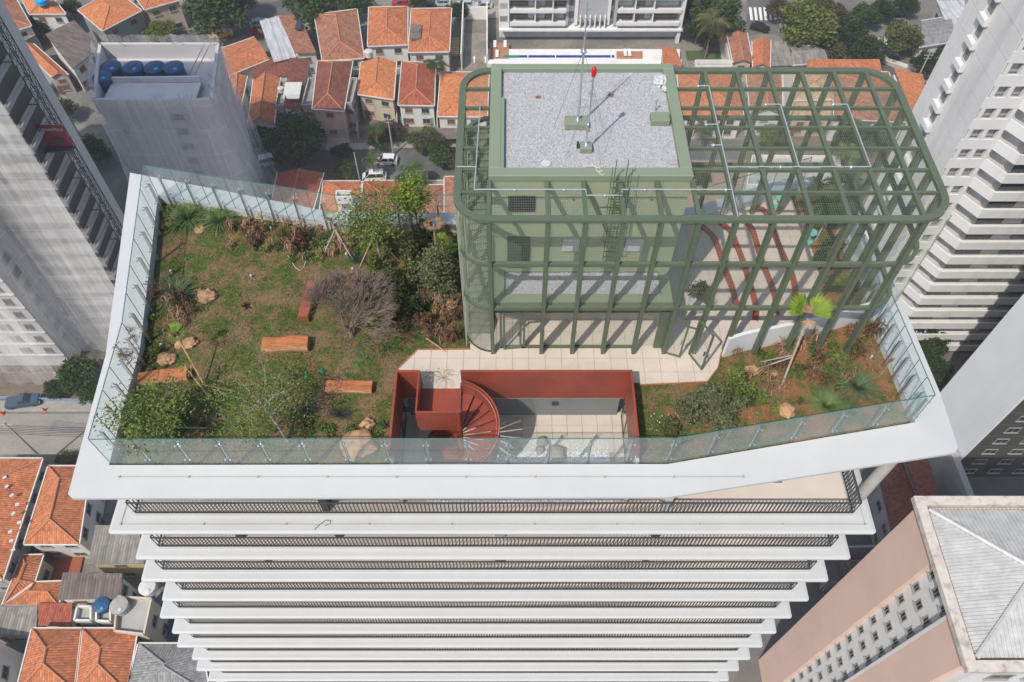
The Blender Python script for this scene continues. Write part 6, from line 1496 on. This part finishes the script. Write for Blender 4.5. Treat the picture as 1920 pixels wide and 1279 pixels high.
# low green ground cover clumps
GC = []
for k, (mt, n, R, H, sz) in enumerate((('lf_gmid',420,.45,.3,.05),('lf_fresh',300,.35,.3,.055),('lf_olive',420,.5,.35,.05))):
    p = crown_pts(n, R, H, 7, .1, 30+k, .2); v, f = leaf_quads(p, n, sz, r=np.random.default_rng(k)); GC.append(quick('leafy_clump', v, f, M[mt], at=(0,0,0), link=False))
gc_spots = [('low green clump in the withered row along the back left wall', [(random.uniform(440,690), random.uniform(425,490)) for _ in range(34)]), ('low green clump along the left guard wall', [(random.uniform(290,330), random.uniform(395,440)) for _ in range(4)]+[(random.uniform(262,300), random.uniform(560,700)) for _ in range(8)]+[(random.uniform(235,275), random.uniform(700,815)) for _ in range(8)]), ('low green clump behind the front glass on the left lawn', [(random.uniform(330,720), random.uniform(795,815)) for _ in range(12)]), ('low green clump in the right bed', [(random.uniform(1380,1620), random.uniform(650,770)) for _ in range(30)]), ('low green clump between the trees beside the cage', [(random.uniform(700,860), random.uniform(440,620)) for _ in range(34)])]
for lab, sp_ in gc_spots:
    for kk, mt in enumerate(('lf_gmid','lf_fresh','lf_olive')):
        VV = []
        for i, (x, y) in enumerate(sp_):
            if i % 3 != kk: continue
            p = S(x, y); s = random.uniform(.35,1.05); q = crown_pts(int(380*s)+60, .45*s, .32*s, 7, .1*s, 30+i, .2); VV.append(leaf_quads(q, len(q), .052, r=np.random.default_rng(i))[0]+np.array(p))
        v = np.concatenate(VV); o = quick('ground_cover', v, np.arange(len(v)).reshape(-1,4), M[mt], None, 'stuff'); tag(o, {'lf_gmid':'mid green ','lf_fresh':'fresh light green ','lf_olive':'olive green '}[mt]+lab.replace('low green clump', 'low ground cover'), 'ground cover')
# ---- shrubs
def shrub(px, py, rx, hh, mt, n, size, label, seed=1, lobes=14, shell=.4, cat='shrub', lift=.0, name='shrub', lr=.42, ry=1.0, spread=.72):
    p = S(px, py); R = rx/F*(p.y*CP+CAMZ*SP); t = thing(name, label, cat, p); q = crown_pts(n, R, hh, lobes, hh*.5+lift, seed, shell, lr, spread); q[:,1] *= ry; v, f = leaf_quads(q, n, size, r=np.random.default_rng(seed)); quick('foliage', v+np.array(p), f, M[mt], t, at=p)
    r = random.Random(seed); m = MB()
    for i in range(14):
        a = 6.28*i/14; e = p+V(math.cos(a)*R*r.uniform(.3,.75), math.sin(a)*R*r.uniform(.3,.75)*ry, lift+hh*r.uniform(.4,.95)); m.tube([p, p.lerp(e,.5)+V(0,0,hh*.1), e], [.035,.022,.008], 4)
    obj('stem', m, M['bark'], t); return t
shrub(822,552,54,2.1,'lf_silver',5200,.06,'big silvery olive shrub against the left end of the cage',3)
shrub(742,560,34,1.7,'lf_olive',4200,.065,'dark green shrub beside the bare tree',4); shrub(782,590,22,1.0,'lf_dark',1800,.06,'small dark shrub between the leaning log and the olive shrub',5); shrub(770,500,26,1.5,'lf_olive',2200,.06,'olive shrub behind the dark green one',6); shrub(712,520,22,1.2,'lf_gmid',1600,.06,'green shrub right behind the bare tree crown',7)
shrub(1325,780,74,1.2,'lf_silver',7000,.055,'wide olive-green shrub right of the red light well behind the front glass',8,46,.2,lr=.2,ry=.8,spread=1.0); shrub(1378,738,36,1.2,'lf_fresh',1600,.055,'loose upright shrub behind the wide olive-green one',9); shrub(1256,806,24,.6,'lf_olive',1200,.05,'low dark shrub with pink flowers beside the well wall',10)
c = np.array([S(1245+random.uniform(-28,25), 805+random.uniform(-20,16)) + V(0,0,random.uniform(.15,.5)) for _ in range(60)]); v, f = leaf_quads(c, 60, .035); o = quick('blossom', v, f, mat_cache('pale_pink_petals', (.6,.4,.45), .6), None, 'stuff'); tag(o, 'pale pink blossoms scattered beside the well wall', 'flowers')
for a in ((706,462,24,1.3,'lf_fresh','light loose shrub at the foot of the tall light green tree'),(800,455,22,1.4,'lf_olive','olive shrub between the back guard and the withered bed'),(850,490,18,1.3,'lf_gmid','green shrub touching the cage corner at the back'),(756,535,26,1.2,'lf_fresh','fresh green shrub above the fallen trunk'),(735,600,20,.8,'lf_olive','low olive shrub at the lawn side of the fallen trunk'),(850,590,16,1.0,'dead','brown withered shrub beside the curved mesh of the cage'),(795,615,18,.8,'deaddk','dark withered shrub at the front of the bed by the cage'),(470,440,22,.8,'dead','brown leafless looking shrub in the back left row'),(560,455,24,.8,'deaddk','dark brown shrub in the middle of the back left row')): shrub(a[0],a[1],a[2],a[3],a[4],1500,.055,a[5],a[0]+1,10,.2,spread=1.0,lr=.28)
# leafy tree at the left front
def slim_tree(base, pts, crown, label, mt, n, size, seed, bark='barkpale', r0=.05, branches=9, shell=.3, stakes=()):
    b = S(*base); t = thing('young_tree', label, 'tree', b); path = [b]+[b+V(*q) for q in pts]; m = MB(); m.tube(path, [r0*(1-.5*i/len(path)) for i in range(len(path))], 7); obj('trunk', m, M[bark], t)
    r = random.Random(seed); top = path[-1]; R, H = crown; m = MB()
    tips = []
    for i in range(branches):
        a = 6.28*i/branches+r.random()*.5; e = top+V(math.cos(a)*R*r.uniform(.5,.95), math.sin(a)*R*r.uniform(.5,.95), H*r.uniform(-.1,.8)); st_ = path[-2].lerp(top, r.uniform(.3,1)); md = (st_+e)/2+V(0,0,H*.1); m.tube([st_, md, e], [r0*.45,r0*.3,r0*.12], 5); tips += [e, md]
        for j in range(5):
            e2 = md.lerp(e, r.random())+V(r.uniform(-.35,.35)*R, r.uniform(-.35,.35)*R, r.uniform(-.1,.35)*H); m.tube([md.lerp(e, r.random()*.8), e2], [r0*.18, r0*.06], 4); tips.append(e2)
    obj('branch', m, M[bark], t)
    tp = np.array([tuple(q) for q in tips]); rr = np.random.default_rng(seed); c = tp[rr.integers(0, len(tp), n)]+rr.normal(0, .13+R*.09, (n,3)); v, f = leaf_quads(c, n, size, r=rr); quick('leaf', v, f, M[mt], t, 'stuff', at=b)
    for k, (dx, dy, hz) in enumerate(stakes): m = MB(); m.tube([b+V(dx,dy,0), b+V(0,0,hz)], .028, 6); obj('stake', m, M['bamboo'], t)
    return t
slim_tree((298,828), [(.0,.05,.6),(.25,.15,1.4)], (1.45,1.1), 'leafy green young tree at the front left corner of the lawn', 'lf_fresh', 4300, .06, 11, branches=14, r0=.05, stakes=((.9,.9,1.2),(-.5,.9,1.3),(1.7,.6,1.2)))
slim_tree((540,828), [(-.35,.35,1.0),(-.75,.7,1.9)], (1.75,1.2), 'sparse slanting young tree in the middle of the left lawn', 'lf_fresh', 3600, .045, 12, branches=12, r0=.055)
slim_tree((714,492), [(.02,.0,1.2),(.03,.0,2.5)], (1.35,1.3), 'tall light green young tree with an orange stake at the back of the lawn', 'lf_fresh', 3300, .065, 13, branches=12, r0=.06, stakes=((-.95,-.35,1.9),(.8,.1,1.9)))
slim_tree((778,455), [(-.02,.0,1.3),(-.05,.0,2.6)], (.75,1.5), 'narrow bushy green young tree by the back guard, right of the tall light one', 'lf_bright', 1500, .06, 14, branches=9, r0=.07, bark='bark', stakes=((.9,.2,1.9),(-.4,.5,1.9)))
slim_tree((786,452), [(.02,.0,1.2),(.05,.0,2.3)], (.7,1.4), 'dark bamboo-like young tree touching the narrow bushy one', 'lf_fresh', 1700, .06, 15, branches=9, r0=.05, bark='bark')
slim_tree((395,748), [(-.25,.2,.8),(-.6,.5,1.6)], (.35,.3), 'staked bare young tree behind the leafy tree at the front left', 'lf_fresh', 60, .05, 16, branches=4, bark='bamboo', r0=.045, stakes=((.95,.35,1.1),(-.3,.9,1.1)))
# bare tree
def bare_tree(px, py, R, H, label):
    b = S(px, py); t = thing('bare_tree', label, 'tree', b); r = random.Random(5); tr = MB(); tw = MB()
    tr.tube([b, b+V(-.02,.05,.35)], [.11,.09], 8)
    def grow(m, p, d, l, rad, dep):
        q = p+d*l; m.tube([p, p+d*l*.5+V(r.uniform(-.04,.04),r.uniform(-.04,.04),0)*l, q], [rad, rad*.85, rad*.6], 5 if dep < 3 else 3, cap=False)
        if dep >= 7: return
        for i in range(3 if dep in (2,4,5) else 2):
            ax = Vector((r.gauss(0,1), r.gauss(0,1), r.gauss(0,.6))); dd = (d+ax.normalized()*r.uniform(.35,.62)+V(0,0,.04)).normalized(); grow(tr if dep < 2 else tw, q, dd, l*r.uniform(.8,.98), max(.0075, rad*.62), dep+1)
    for i in range(8):
        a = 6.28*i/8+r.random()*.4; d = V(math.cos(a)*.55, math.sin(a)*.5+.3, 1.0).normalized(); grow(tr, b+V(-.02,.05,.32), d, R*.245, .05, 0)
    obj('trunk', tr, M['twig'], t); obj('twig', tw, M['twig'], t, kind='stuff')
bare_tree(660, 632, 2.1, 2.0, 'large leafless grey twiggy tree beside the log benches')
# dark wiry plants
def wiry(px, py, r_, squash, label):
    p = S(px, py); m = MB(); r = random.Random(px)
    for i in range(150):
        a = r.random()*6.28; e = r.uniform(.2,1.0); l = r_*r.uniform(.6,1.1); q = p+V(math.cos(a)*l*squash, math.sin(a)*l*.75, l*e*.7); m.tube([p, p.lerp(q,.5)+V(r.uniform(-.08,.08),r.uniform(-.08,.08),.08), q], [.008,.006,.004], 3, cap=False)
    tag(obj('wiry_shrub', m, M['wirydark'], at=p), label, 'shrub')
wiry(577,772,.42,1.0,'dark wiry leafless shrub beside the slanting young tree'); wiry(640,778,.42,1.35,'flat dark wiry shrub between the log bench and the large tan boulder'); wiry(672,490,.5,1.0,'grey wiry shrub behind the bare tree')
# fan palms
def fan_leaf(R, mt, seed, nb=22, ang=200, wd=.06):
    r = random.Random(seed); m = MB()
    for i in range(nb):
        a = math.radians(-ang/2+ang*i/(nb-1)); l = R*(.85+.15*math.cos(a))*r.uniform(.93,1.04); d = V(math.cos(a), math.sin(a), 0); s_ = V(-math.sin(a), math.cos(a), 0)*R*wd; md = d*l*.55+V(0,0,.05*R); tp = d*l+V(0,0,-.12*R)
        m.face([V(0,0,0), md+s_, tp, md-s_])
    return m.mesh('fan_leaf', M[mt])
FL = [fan_leaf(.62, 'lf_bright', 1, 20, 85), fan_leaf(.5, 'lf_fresh', 2, 11, 170, .03), fan_leaf(.45, 'dead', 3, 12, 160)]
def fan_palm(base, h, lean, label, leaves, trunk='barkpale', r0=.045, stakes=()):
    b = S(*base); top = b+V(lean[0], lean[1], h); t = thing('fan_palm', label, 'palm', b); m = MB(); m.tube([b, b.lerp(top,.5), top], [r0*1.2, r0, r0*.8], 7); obj('trunk', m, M[trunk], t)
    for k, az, tilt, sc in leaves:
        o = put('fan_leaf', FL[k], t, top+V(math.cos(math.radians(az))*.18*sc, math.sin(math.radians(az))*.18*sc, .1)); o.rotation_euler = (0, math.radians(-tilt), math.radians(az)); o.rotation_mode = 'XYZ'; o.scale = (sc,)*3
    for dx, dy, hz in stakes: m = MB(); m.tube([b+V(dx,dy,0), b.lerp(top, hz/h)], .032, 6); obj('stake', m, M['concrete'], t)
fan_palm((1466,722), 3.4, (.2,.85), 'tall leaning fan palm with two bright fans and a braced trunk in the right bed', [(0,128,45,1.4),(0,150,25,1.15),(0,42,45,1.4),(0,18,25,1.15),(2,85,45,1.0),(2,270,-30,.9)], r0=.042, stakes=((-.95,.75,1.5),(-.75,1.1,1.6)))
fan_palm((384,722), 1.9, (-.75,1.1), 'slim palm with one upright lime fan leaf above the tan boulders', [(0,95,60,.75)]+[(1,a,12,.75) for a in (10,60,130,190,250,310)], r0=.04, trunk='bamboo')
fan_palm((645,470), 2.0, (-.3,.2), 'staked small palm at the back guard left of the hose pile', [(1,a,25,.65) for a in (20,90,150,220,300)]+[(2,260,5,.7)], trunk='bamboo', stakes=((-.9,-.2,1.3),(.5,-.6,1.3)))
fan_palm((833,482), .9, (-.05,.1), 'little lime palm near the left end of the cage', [(1,a,35,.75) for a in (20,70,130,180,250,310)]+[(0,95,50,.6)], r0=.03)
fan_palm((818,470), 1.6, (0,.1), 'browned palm by the dark guard post beside the cage', [(2,a,15,.9) for a in (0,60,130,200,270,330)], r0=.05)
# bromeliad
p = S(462,575); m = bl_mesh('leaf_rosette', 'purple', 26, .34, 9, width=.035, up=.8, spread=.9); o = put('bromeliad', m, None, p); tag(o, 'small dark purple bromeliad alone on the lawn', 'plant')
# ---- planting strip under the cage
for a in ((1560,395,0,'spiky green palm in the planting strip under the cage, farthest back'),(1545,430,0,'drooping palm in the middle of the planting strip under the cage'),(1520,405,1,'olive palm leaning over the deck under the cage')):
    p = S(a[0], a[1]); t = thing('palm_tree', a[3], 'palm', p); h = 1.5; m = MB(); m.tube([p, p+V(.1,.1,h)], [.07,.05], 7); obj('trunk', m, M['barkpale'], t)
    for i in range(13): o = put('frond', fr_c[a[2]], t, p+V(.1,.1,h)); o.rotation_euler = (0, random.uniform(-.3,.3), 6.28*i/13); o.scale = (.42*random.uniform(.8,1.1),)*3
for a in ((1535,500,22,.8,'lf_dark','low dark shrub in the planting strip beside the red bands'),(1558,468,18,.7,'lf_gmid','green shrub between the strip palms and the white wall'),(1560,545,24,.8,'lf_fresh','leafy shrub at the front end of the planting strip under the cage'),(1590,545,14,.6,'lf_gmid','small shrub tucked behind the white curved wall')): shrub(a[0],a[1],a[2],a[3],a[4],1500,.06,a[5],a[0])
for k, (x0,y0,x1,y1) in enumerate(((1528,452,1562,395),(1545,470,1580,430),(1553,505,1572,440))):
    a, b = S(x0,y0), S(x1,y1,.9); m = MB(); m.tube([a, b], .04, 6); tag(obj('leaning_log', m, M['barkpale'], at=a), ['pale leaning stake at the front of the strip palms','pale leaning stake behind the first, over the palms','steep leaning stake nearest the white wall'][k], 'stake')
a, b = S(784,588), S(740,530,.35); m = MB(); m.tube([a, b], [.1,.07], 8); tag(obj('fallen_log', m, M['barkpale'], at=a), 'grey fallen trunk leaning out of the dark shrubs towards the lawn', 'log')
# white tiled curved wall
M['tilewhite'] = mat('white_mosaic_wall', (.60,.61,.61), .5, var=.04, grain=.05, gscale=10)
wp = [S(x, y) for x, y in ((1354,668),(1390,657),(1440,646),(1500,633),(1560,616),(1612,601),(1630,590),(1628,560),(1612,520),(1597,480),(1592,450),(1600,415),(1606,385))]
fine = []
for i in range(len(wp)-1):
    for j in range(5):
        t = j/5; p0, p1, p2, p3 = wp[max(i-1,0)], wp[i], wp[i+1], wp[min(i+2,len(wp)-1)]
        fine.append(.5*((2*p1)+(p2-p0)*t+(2*p0-5*p1+4*p2-p3)*t*t+(3*p1-p0-3*p2+p3)*t**3))
m = MB(); hw = 1.25
L0, L1_ = [], []
for i, p in enumerate(fine):
    d = (fine[min(i+1,len(fine)-1)]-fine[max(i-1,0)]); n_ = V(-d.y, d.x, 0).normalized()*.07; L0.append(p-n_); L1_.append(p+n_)
up = lambda l, z: [V(p.x, p.y, z) for p in l]
m.strip(up(L0,-.1), up(L0,hw)); m.strip(up(L0,hw), up(L1_,hw)); m.strip(up(L1_,hw), up(L1_,-.1)); m.f.append((0, len(L0), 3*len(L0), 5*len(L0)))
tag(obj('curved_wall', m, M['tilewhite'], at=wp[0]), 'white tiled serpentine wall winding around the planting strip under the cage', 'wall')
# red bands on the deck
for k, pts in enumerate(([(1316,422),(1336,440),(1347,464),(1356,493),(1373,538),(1382,574)],[(1350,415),(1370,432),(1381,456),(1395,493),(1409,538),(1418,574),(1416,600)],[(1398,411),(1412,431),(1422,464),(1434,501),(1449,538),(1455,562),(1455,588)],[(1418,388),(1434,394),(1446,419),(1460,456),(1474,487),(1488,521),(1493,560),(1492,582)])):
    q = [P(x, y, .12) for x, y in pts]; fi = []
    for i in range(len(q)-1):
        for j in range(5):
            t = j/5; p0, p1, p2, p3 = q[max(i-1,0)], q[i], q[i+1], q[min(i+2,len(q)-1)]; fi.append(.5*((2*p1)+(p2-p0)*t+(2*p0-5*p1+4*p2-p3)*t*t+(3*p1-p0-3*p2+p3)*t**3))
    fi.append(q[-1]); m = MB(); a_, b_ = [], []
    for i, p in enumerate(fi):
        d = (fi[min(i+1,len(fi)-1)]-fi[max(i-1,0)]); n_ = V(-d.y, d.x, 0).normalized()*.12; a_.append(p-n_); b_.append(p+n_)
    m.strip(up(a_,.01), up(a_,.12)); m.strip(up(a_,.12), up(b_,.12)); m.strip(up(b_,.12), up(b_,.01))
    tag(obj('red_band', m, R_, at=q[0]), ['first curved red steel band on the deck, nearest the green block','second curved red steel band on the deck from the green block','third curved red steel band on the deck from the green block','curved red steel band nearest the planting strip on the deck'][k], 'curved bench', 'curved red bands on the deck')
M['turq'] = mat('turquoise_enamel', (.13,.48,.42), .35, var=.05)
for k, (x, y) in enumerate(((1516,452), (1458,388))):
    p = P(x, y, 0); t = thing('pedestal', ['turquoise pedestal stand beside the strip palms, nearer the camera','turquoise pedestal stand farther back beside the red bands'][k], 'pedestal', p); m = MB(); m.lathe(p, [(.2,0),(.2,.03),(.06,.05),(.05,.55)], 12); obj('stem', m, M['turq'], t); m = MB(); m.lathe(p+V(0,0,.55), [(.22,0),(.24,.05),(.22,.08)], 8); obj('tabletop', m, M['turq'], t)
# potted shrub on the deck
p = P(1308,575,0); t = thing('potted_shrub', 'leafy shrub in a white round pot on the deck behind the swung open door', 'potted plant', p); m = MB(); m.lathe(p, [(.25,0),(.42,.1),(.46,.35),(.4,.45),(.36,.42)], 20); obj('pot', m, M['white'], t); q = crown_pts(1900, .65, .7, 12, .95, 3, .3); v, f = leaf_quads(q, 1900, .05); quick('foliage', v+np.array(p), f, M['lf_olive'], t, at=p)
m = MB(); [m.tube([p+V(0,0,.4), p+V(random.uniform(-.4,.4),random.uniform(-.4,.4),1.1)], .012, 4) for _ in range(8)]; obj('stem', m, M['bark'], t)
# ---- benches cut from logs
def wood(nm, c1, c2):
    mt = mat(nm, c1, .55, var=.1, vscale=2, col2=c2, c2scale=1.3); nt = mt.node_tree; N = nt.nodes; L = nt.links; b = N['Principled BSDF']; src = b.inputs['Base Color'].links[0].from_socket
    tc = N.new('ShaderNodeTexCoord').outputs['Object']; mp = N.new('ShaderNodeMapping'); mp.inputs['Scale'].default_value = (1.2, 16, 16); L.new(tc, mp.inputs[0]); n = N.new('ShaderNodeTexNoise'); n.inputs['Scale'].default_value = 1; n.inputs['Detail'].default_value = 5; L.new(mp.outputs[0], n.inputs[0]); r = N.new('ShaderNodeMapRange'); r.inputs[1].default_value = .4; r.inputs[2].default_value = .68; r.inputs[4].default_value = .55; L.new(n.outputs[0], r.inputs[0]); x = N.new('ShaderNodeMix'); x.data_type = 'RGBA'; L.new(r.outputs[0], x.inputs[0]); L.new(src, x.inputs[6]); x.inputs[7].default_value = (.15,.04,.012,1); L.new(x.outputs[2], b.inputs['Base Color']); return mt
M['wood'] = wood('orange_red_hardwood', (.46,.17,.06), (.37,.12,.045)); M['woodside'] = wood('pale_sapwood', (.58,.35,.19), (.48,.26,.13)); M['wooddark'] = wood('dark_red_hardwood', (.26,.075,.04), (.2,.06,.035))
def bench(px, py, L_, W_, H_, ang, label, mt='wood', side='woodside', tap=.06, seed=0):
    c = S(px, py); t = thing('log_bench', label, 'bench', c); R = Matrix.Rotation(ang, 3, 'Z'); n = 14; top = MB(); sd = MB(); r = random.Random(seed); up_, lo_ = [], []; A, B, A2, B2 = [], [], [], []
    for i in range(n+1):
        x = -L_/2+L_*i/n; w0 = W_/2*(1+tap*math.cos(i*.5+seed)+r.uniform(-.025,.025)); w1 = W_/2*(1+tap*math.sin(i*.45+seed)+r.uniform(-.025,.025)); z = H_+.015*math.sin(i*.7+seed)
        A.append(c+R@V(x,w0,z)); B.append(c+R@V(x,-w1,z)); A2.append(c+R@V(x,w0*.8,0)); B2.append(c+R@V(x,-w1*.86,0))
    am = [a.lerp(b,.5)+R@V(0,.05,.02) for a, b in zip(A, A2)]; bm_ = [a.lerp(b,.5)+R@V(0,-.04,.02) for a, b in zip(B, B2)]
    top.strip(B, A); k = len(top.v)
    for ring_ in ((A[0],am[0],A2[0],B2[0],bm_[0],B[0]),(B[-1],bm_[-1],B2[-1],A2[-1],am[-1],A[-1])): top.face(ring_)
    to = put('seat', top.mesh('seat', M[mt], c), t, c)
    sd.strip(A, am); sd.strip(am, A2); sd.strip(B2, bm_); sd.strip(bm_, B); s_ = obj('side', sd, M[side], t)
bench(538,652,1.9,.56,.42,math.radians(3),'log bench with concave top edge and pale front side, in the centre of the lawn',seed=1,tap=.1)
bench(657,731,1.85,.44,.36,math.radians(-1),'straight edged bright log bench between the lawn and the light well',seed=2,tap=.02)
bench(311,713,1.95,.5,.42,math.radians(8),'log bench half hidden by the leafy tree at the front left',seed=3)
bench(580,571,1.95,.45,.4,math.radians(86),'dark red log bench lying lengthwise left of the bare tree','wooddark','wood',seed=4)
bench(662,534,.9,.45,.4,math.radians(80),'orange log bench showing through the crown of the bare tree',seed=5)
# ---- boulders
M['tanrock'] = mat('tan_granite', (.44,.25,.13), .85, var=.14, vscale=3, grain=.12, gscale=25, bump=1.0, bscale=9, col2=(.28,.17,.10), c2scale=2.5)
def rock(px, py, rpx, label, sq=(1,.85,.6), seed=0, mt='tanrock', amp=.34):
    p = S(px, py); r = rpx/45.; m = blob(p+V(0,0,r*sq[2]*.25), r*1.05, 4, amp, 1.8, seed or px, sq); tag(obj('boulder', m, M[mt], at=p, smooth=True), label, 'boulder')
rock(376,430,13,'tan boulder in front of the two back left tussocks'); rock(389,557,19,'rounded brown boulder beside the bluish tussock'); rock(372,552,13,'grey-brown stone behind the rounded brown boulder',mt='wooddark' if False else 'tanrock',sq=(.9,1.1,.5)); rock(357,645,14,'angular tan boulder right of the slim palm'); rock(338,648,10,'small tan stone under the slim palm'); rock(315,675,17,'round pale tan boulder behind the half hidden bench')
rock(674,836,29,'largest flat tan boulder, seen partly through the front glass',(1.1,.95,.55),2,amp=.16); rock(689,797,13,'egg shaped tan stone behind the largest flat boulder'); rock(1410,695,12,'pale tan boulder among dry stems in the right bed'); rock(1474,771,14,'square-ish tan boulder at the front glass of the right bed',(1,1,.5)); rock(1452,700,7,'tiny stone next to the braced palm')
# ---- irrigation caps, spots, hose, stakes, broom
M['capgreen'] = mat('green_plastic_cap', (.01,.16,.06), .4, var=.05)
capm = MB().lathe((0,0,0), [(.085,0),(.085,.03),(.07,.04)], 14).mesh('irrigation_cap', M['capgreen'])
spots_ = [(348,486),(607,473),(606,697),(574,706),(413,777),(587,824),(602,694),(670,685),(500,752),(1585,670),(1520,662),(1420,780),(1238,780),(818,628),(430,790)]
for x, y in spots_: tag(put('irrigation_cap', capm, None, S(x, y, .01)), 'small round green irrigation cap set in the lawn', 'irrigation cap', 'green irrigation caps in the lawn')
spm = MB().lathe((0,0,0), [(.03,0),(.03,.12),(.05,.13),(.045,.2)], 8).mesh('garden_spot', M['white'])
for x, y in ((322,512),(472,521),(322,633),(304,650),(509,431),(1632,672),(1577,705),(650,480),(662,508),(830,630)): tag(put('garden_spot', spm, None, S(x, y)), 'tiny white garden spotlight stuck in the lawn', 'garden light', 'tiny white garden lights')
M['hose'] = mat('pale_hose', (.5,.5,.45), .6, var=.05)
def hose(pts, label):
    m = MB(); m.tube([S(x, y, .04) for x, y in pts], .014, 5); tag(obj('garden_hose', m, M['hose'], at=S(*pts[0])), label, 'hose')
hose([(580,432),(579,455),(577,480),(571,500),(563,509),(554,502),(546,490),(540,480)], 'pale hose looping down from the dry row onto the lawn')
hose([(585,445),(600,455),(615,450),(632,438),(640,432),(622,442),(612,450),(606,462),(620,470),(628,458),(618,452),(608,460),(612,474),(618,474)], 'tangled pale hose pile near the back guard')
for k, (a, b, h) in enumerate((((676,463),(697,435),1.0),((1640,635),(1637,600),1.2),((840,662),(722,610),.6),((975,612),(955,600),.01))):
    if k == 3: continue
    p, q = S(*a), S(*b); q.z += .0; m = MB(); q = V(p.x+(.5 if k == 0 else .02 if k == 1 else -.9), p.y+(.1 if k < 2 else .35), p.z+h); m.tube([p, q], .025, 6); tag(obj('stake', m, M['bamboo'], at=p), ['orange bamboo prop left of the tall light green tree','thin bamboo stake at the top of the right bed','bamboo prop leaning into the bare tree'][k], 'stake')
p = S(1646,708); m = MB(); m.tube([p, p+V(.2,.15,1.0)], .015, 6); br = thing('broom', 'reddish twig broom leaning on the right guard wall', 'broom', p); obj('handle', m, M['bamboo'], br); v, f = blades(60, .4, 5, width=.008, spread=.35, droop=.2); quick('bristles', v+np.array(p+V(.2,.15,.95)), f, M['dead'], br, 'stuff', at=p)
# yellow tape hanging with dry garland on the bridge
gl = thing('garland', 'dry yellow seed garland and twigs lying over the light well bridge', 'garland', (-3, 17.1, 0)); m = MB(); c_ = P(825,708,.3)
for i in range(9): a = math.radians(20+i*38); m.tube([c_, c_+V(math.cos(a)*.35, math.sin(a)*.3, .1), c_+V(math.cos(a)*.62, math.sin(a)*.5, -.05)], .01, 4)
obj('twig', m, M['barkpale'], gl); c = np.array([tuple(c_+V(random.uniform(-.75,.4), random.uniform(-.45,.45), random.uniform(-.15,.15))) for _ in range(90)]); v, f = leaf_quads(c, 90, .035); quick('seed', v, f, mat_cache('yellow_seed', (.42,.36,.06), .7), gl, 'stuff')
m = MB(); a = V(WX0-.05, WY1-.1, .4); b = V(WX0-.05, 13.9, .4); m.bar(a, b, .01, .05); tag(obj('yellow_tape', m, mat_cache('yellow_tape', (.5,.42,.04), .5), at=a), 'thin yellow tape running along the left outside of the red well wall', 'tape')
# ================================================================ the air
hm_ = bpy.data.materials.new('haze_air'); hm_.use_nodes = True; hn = hm_.node_tree; hn.nodes.remove(hn.nodes['Principled BSDF']); pv = hn.nodes.new('ShaderNodeVolumePrincipled'); pv.inputs['Color'].default_value = (.92,.95,1,1); pv.inputs['Density'].default_value = .00032; hn.links.new(pv.outputs[0], hn.nodes['Material Output'].inputs['Volume'])
m = MB(); m.box((0, 700, (GZ-1+31)/2), (2700, 2500, 31-(GZ-1))); obj('haze', m, hm_, kind='stuff')
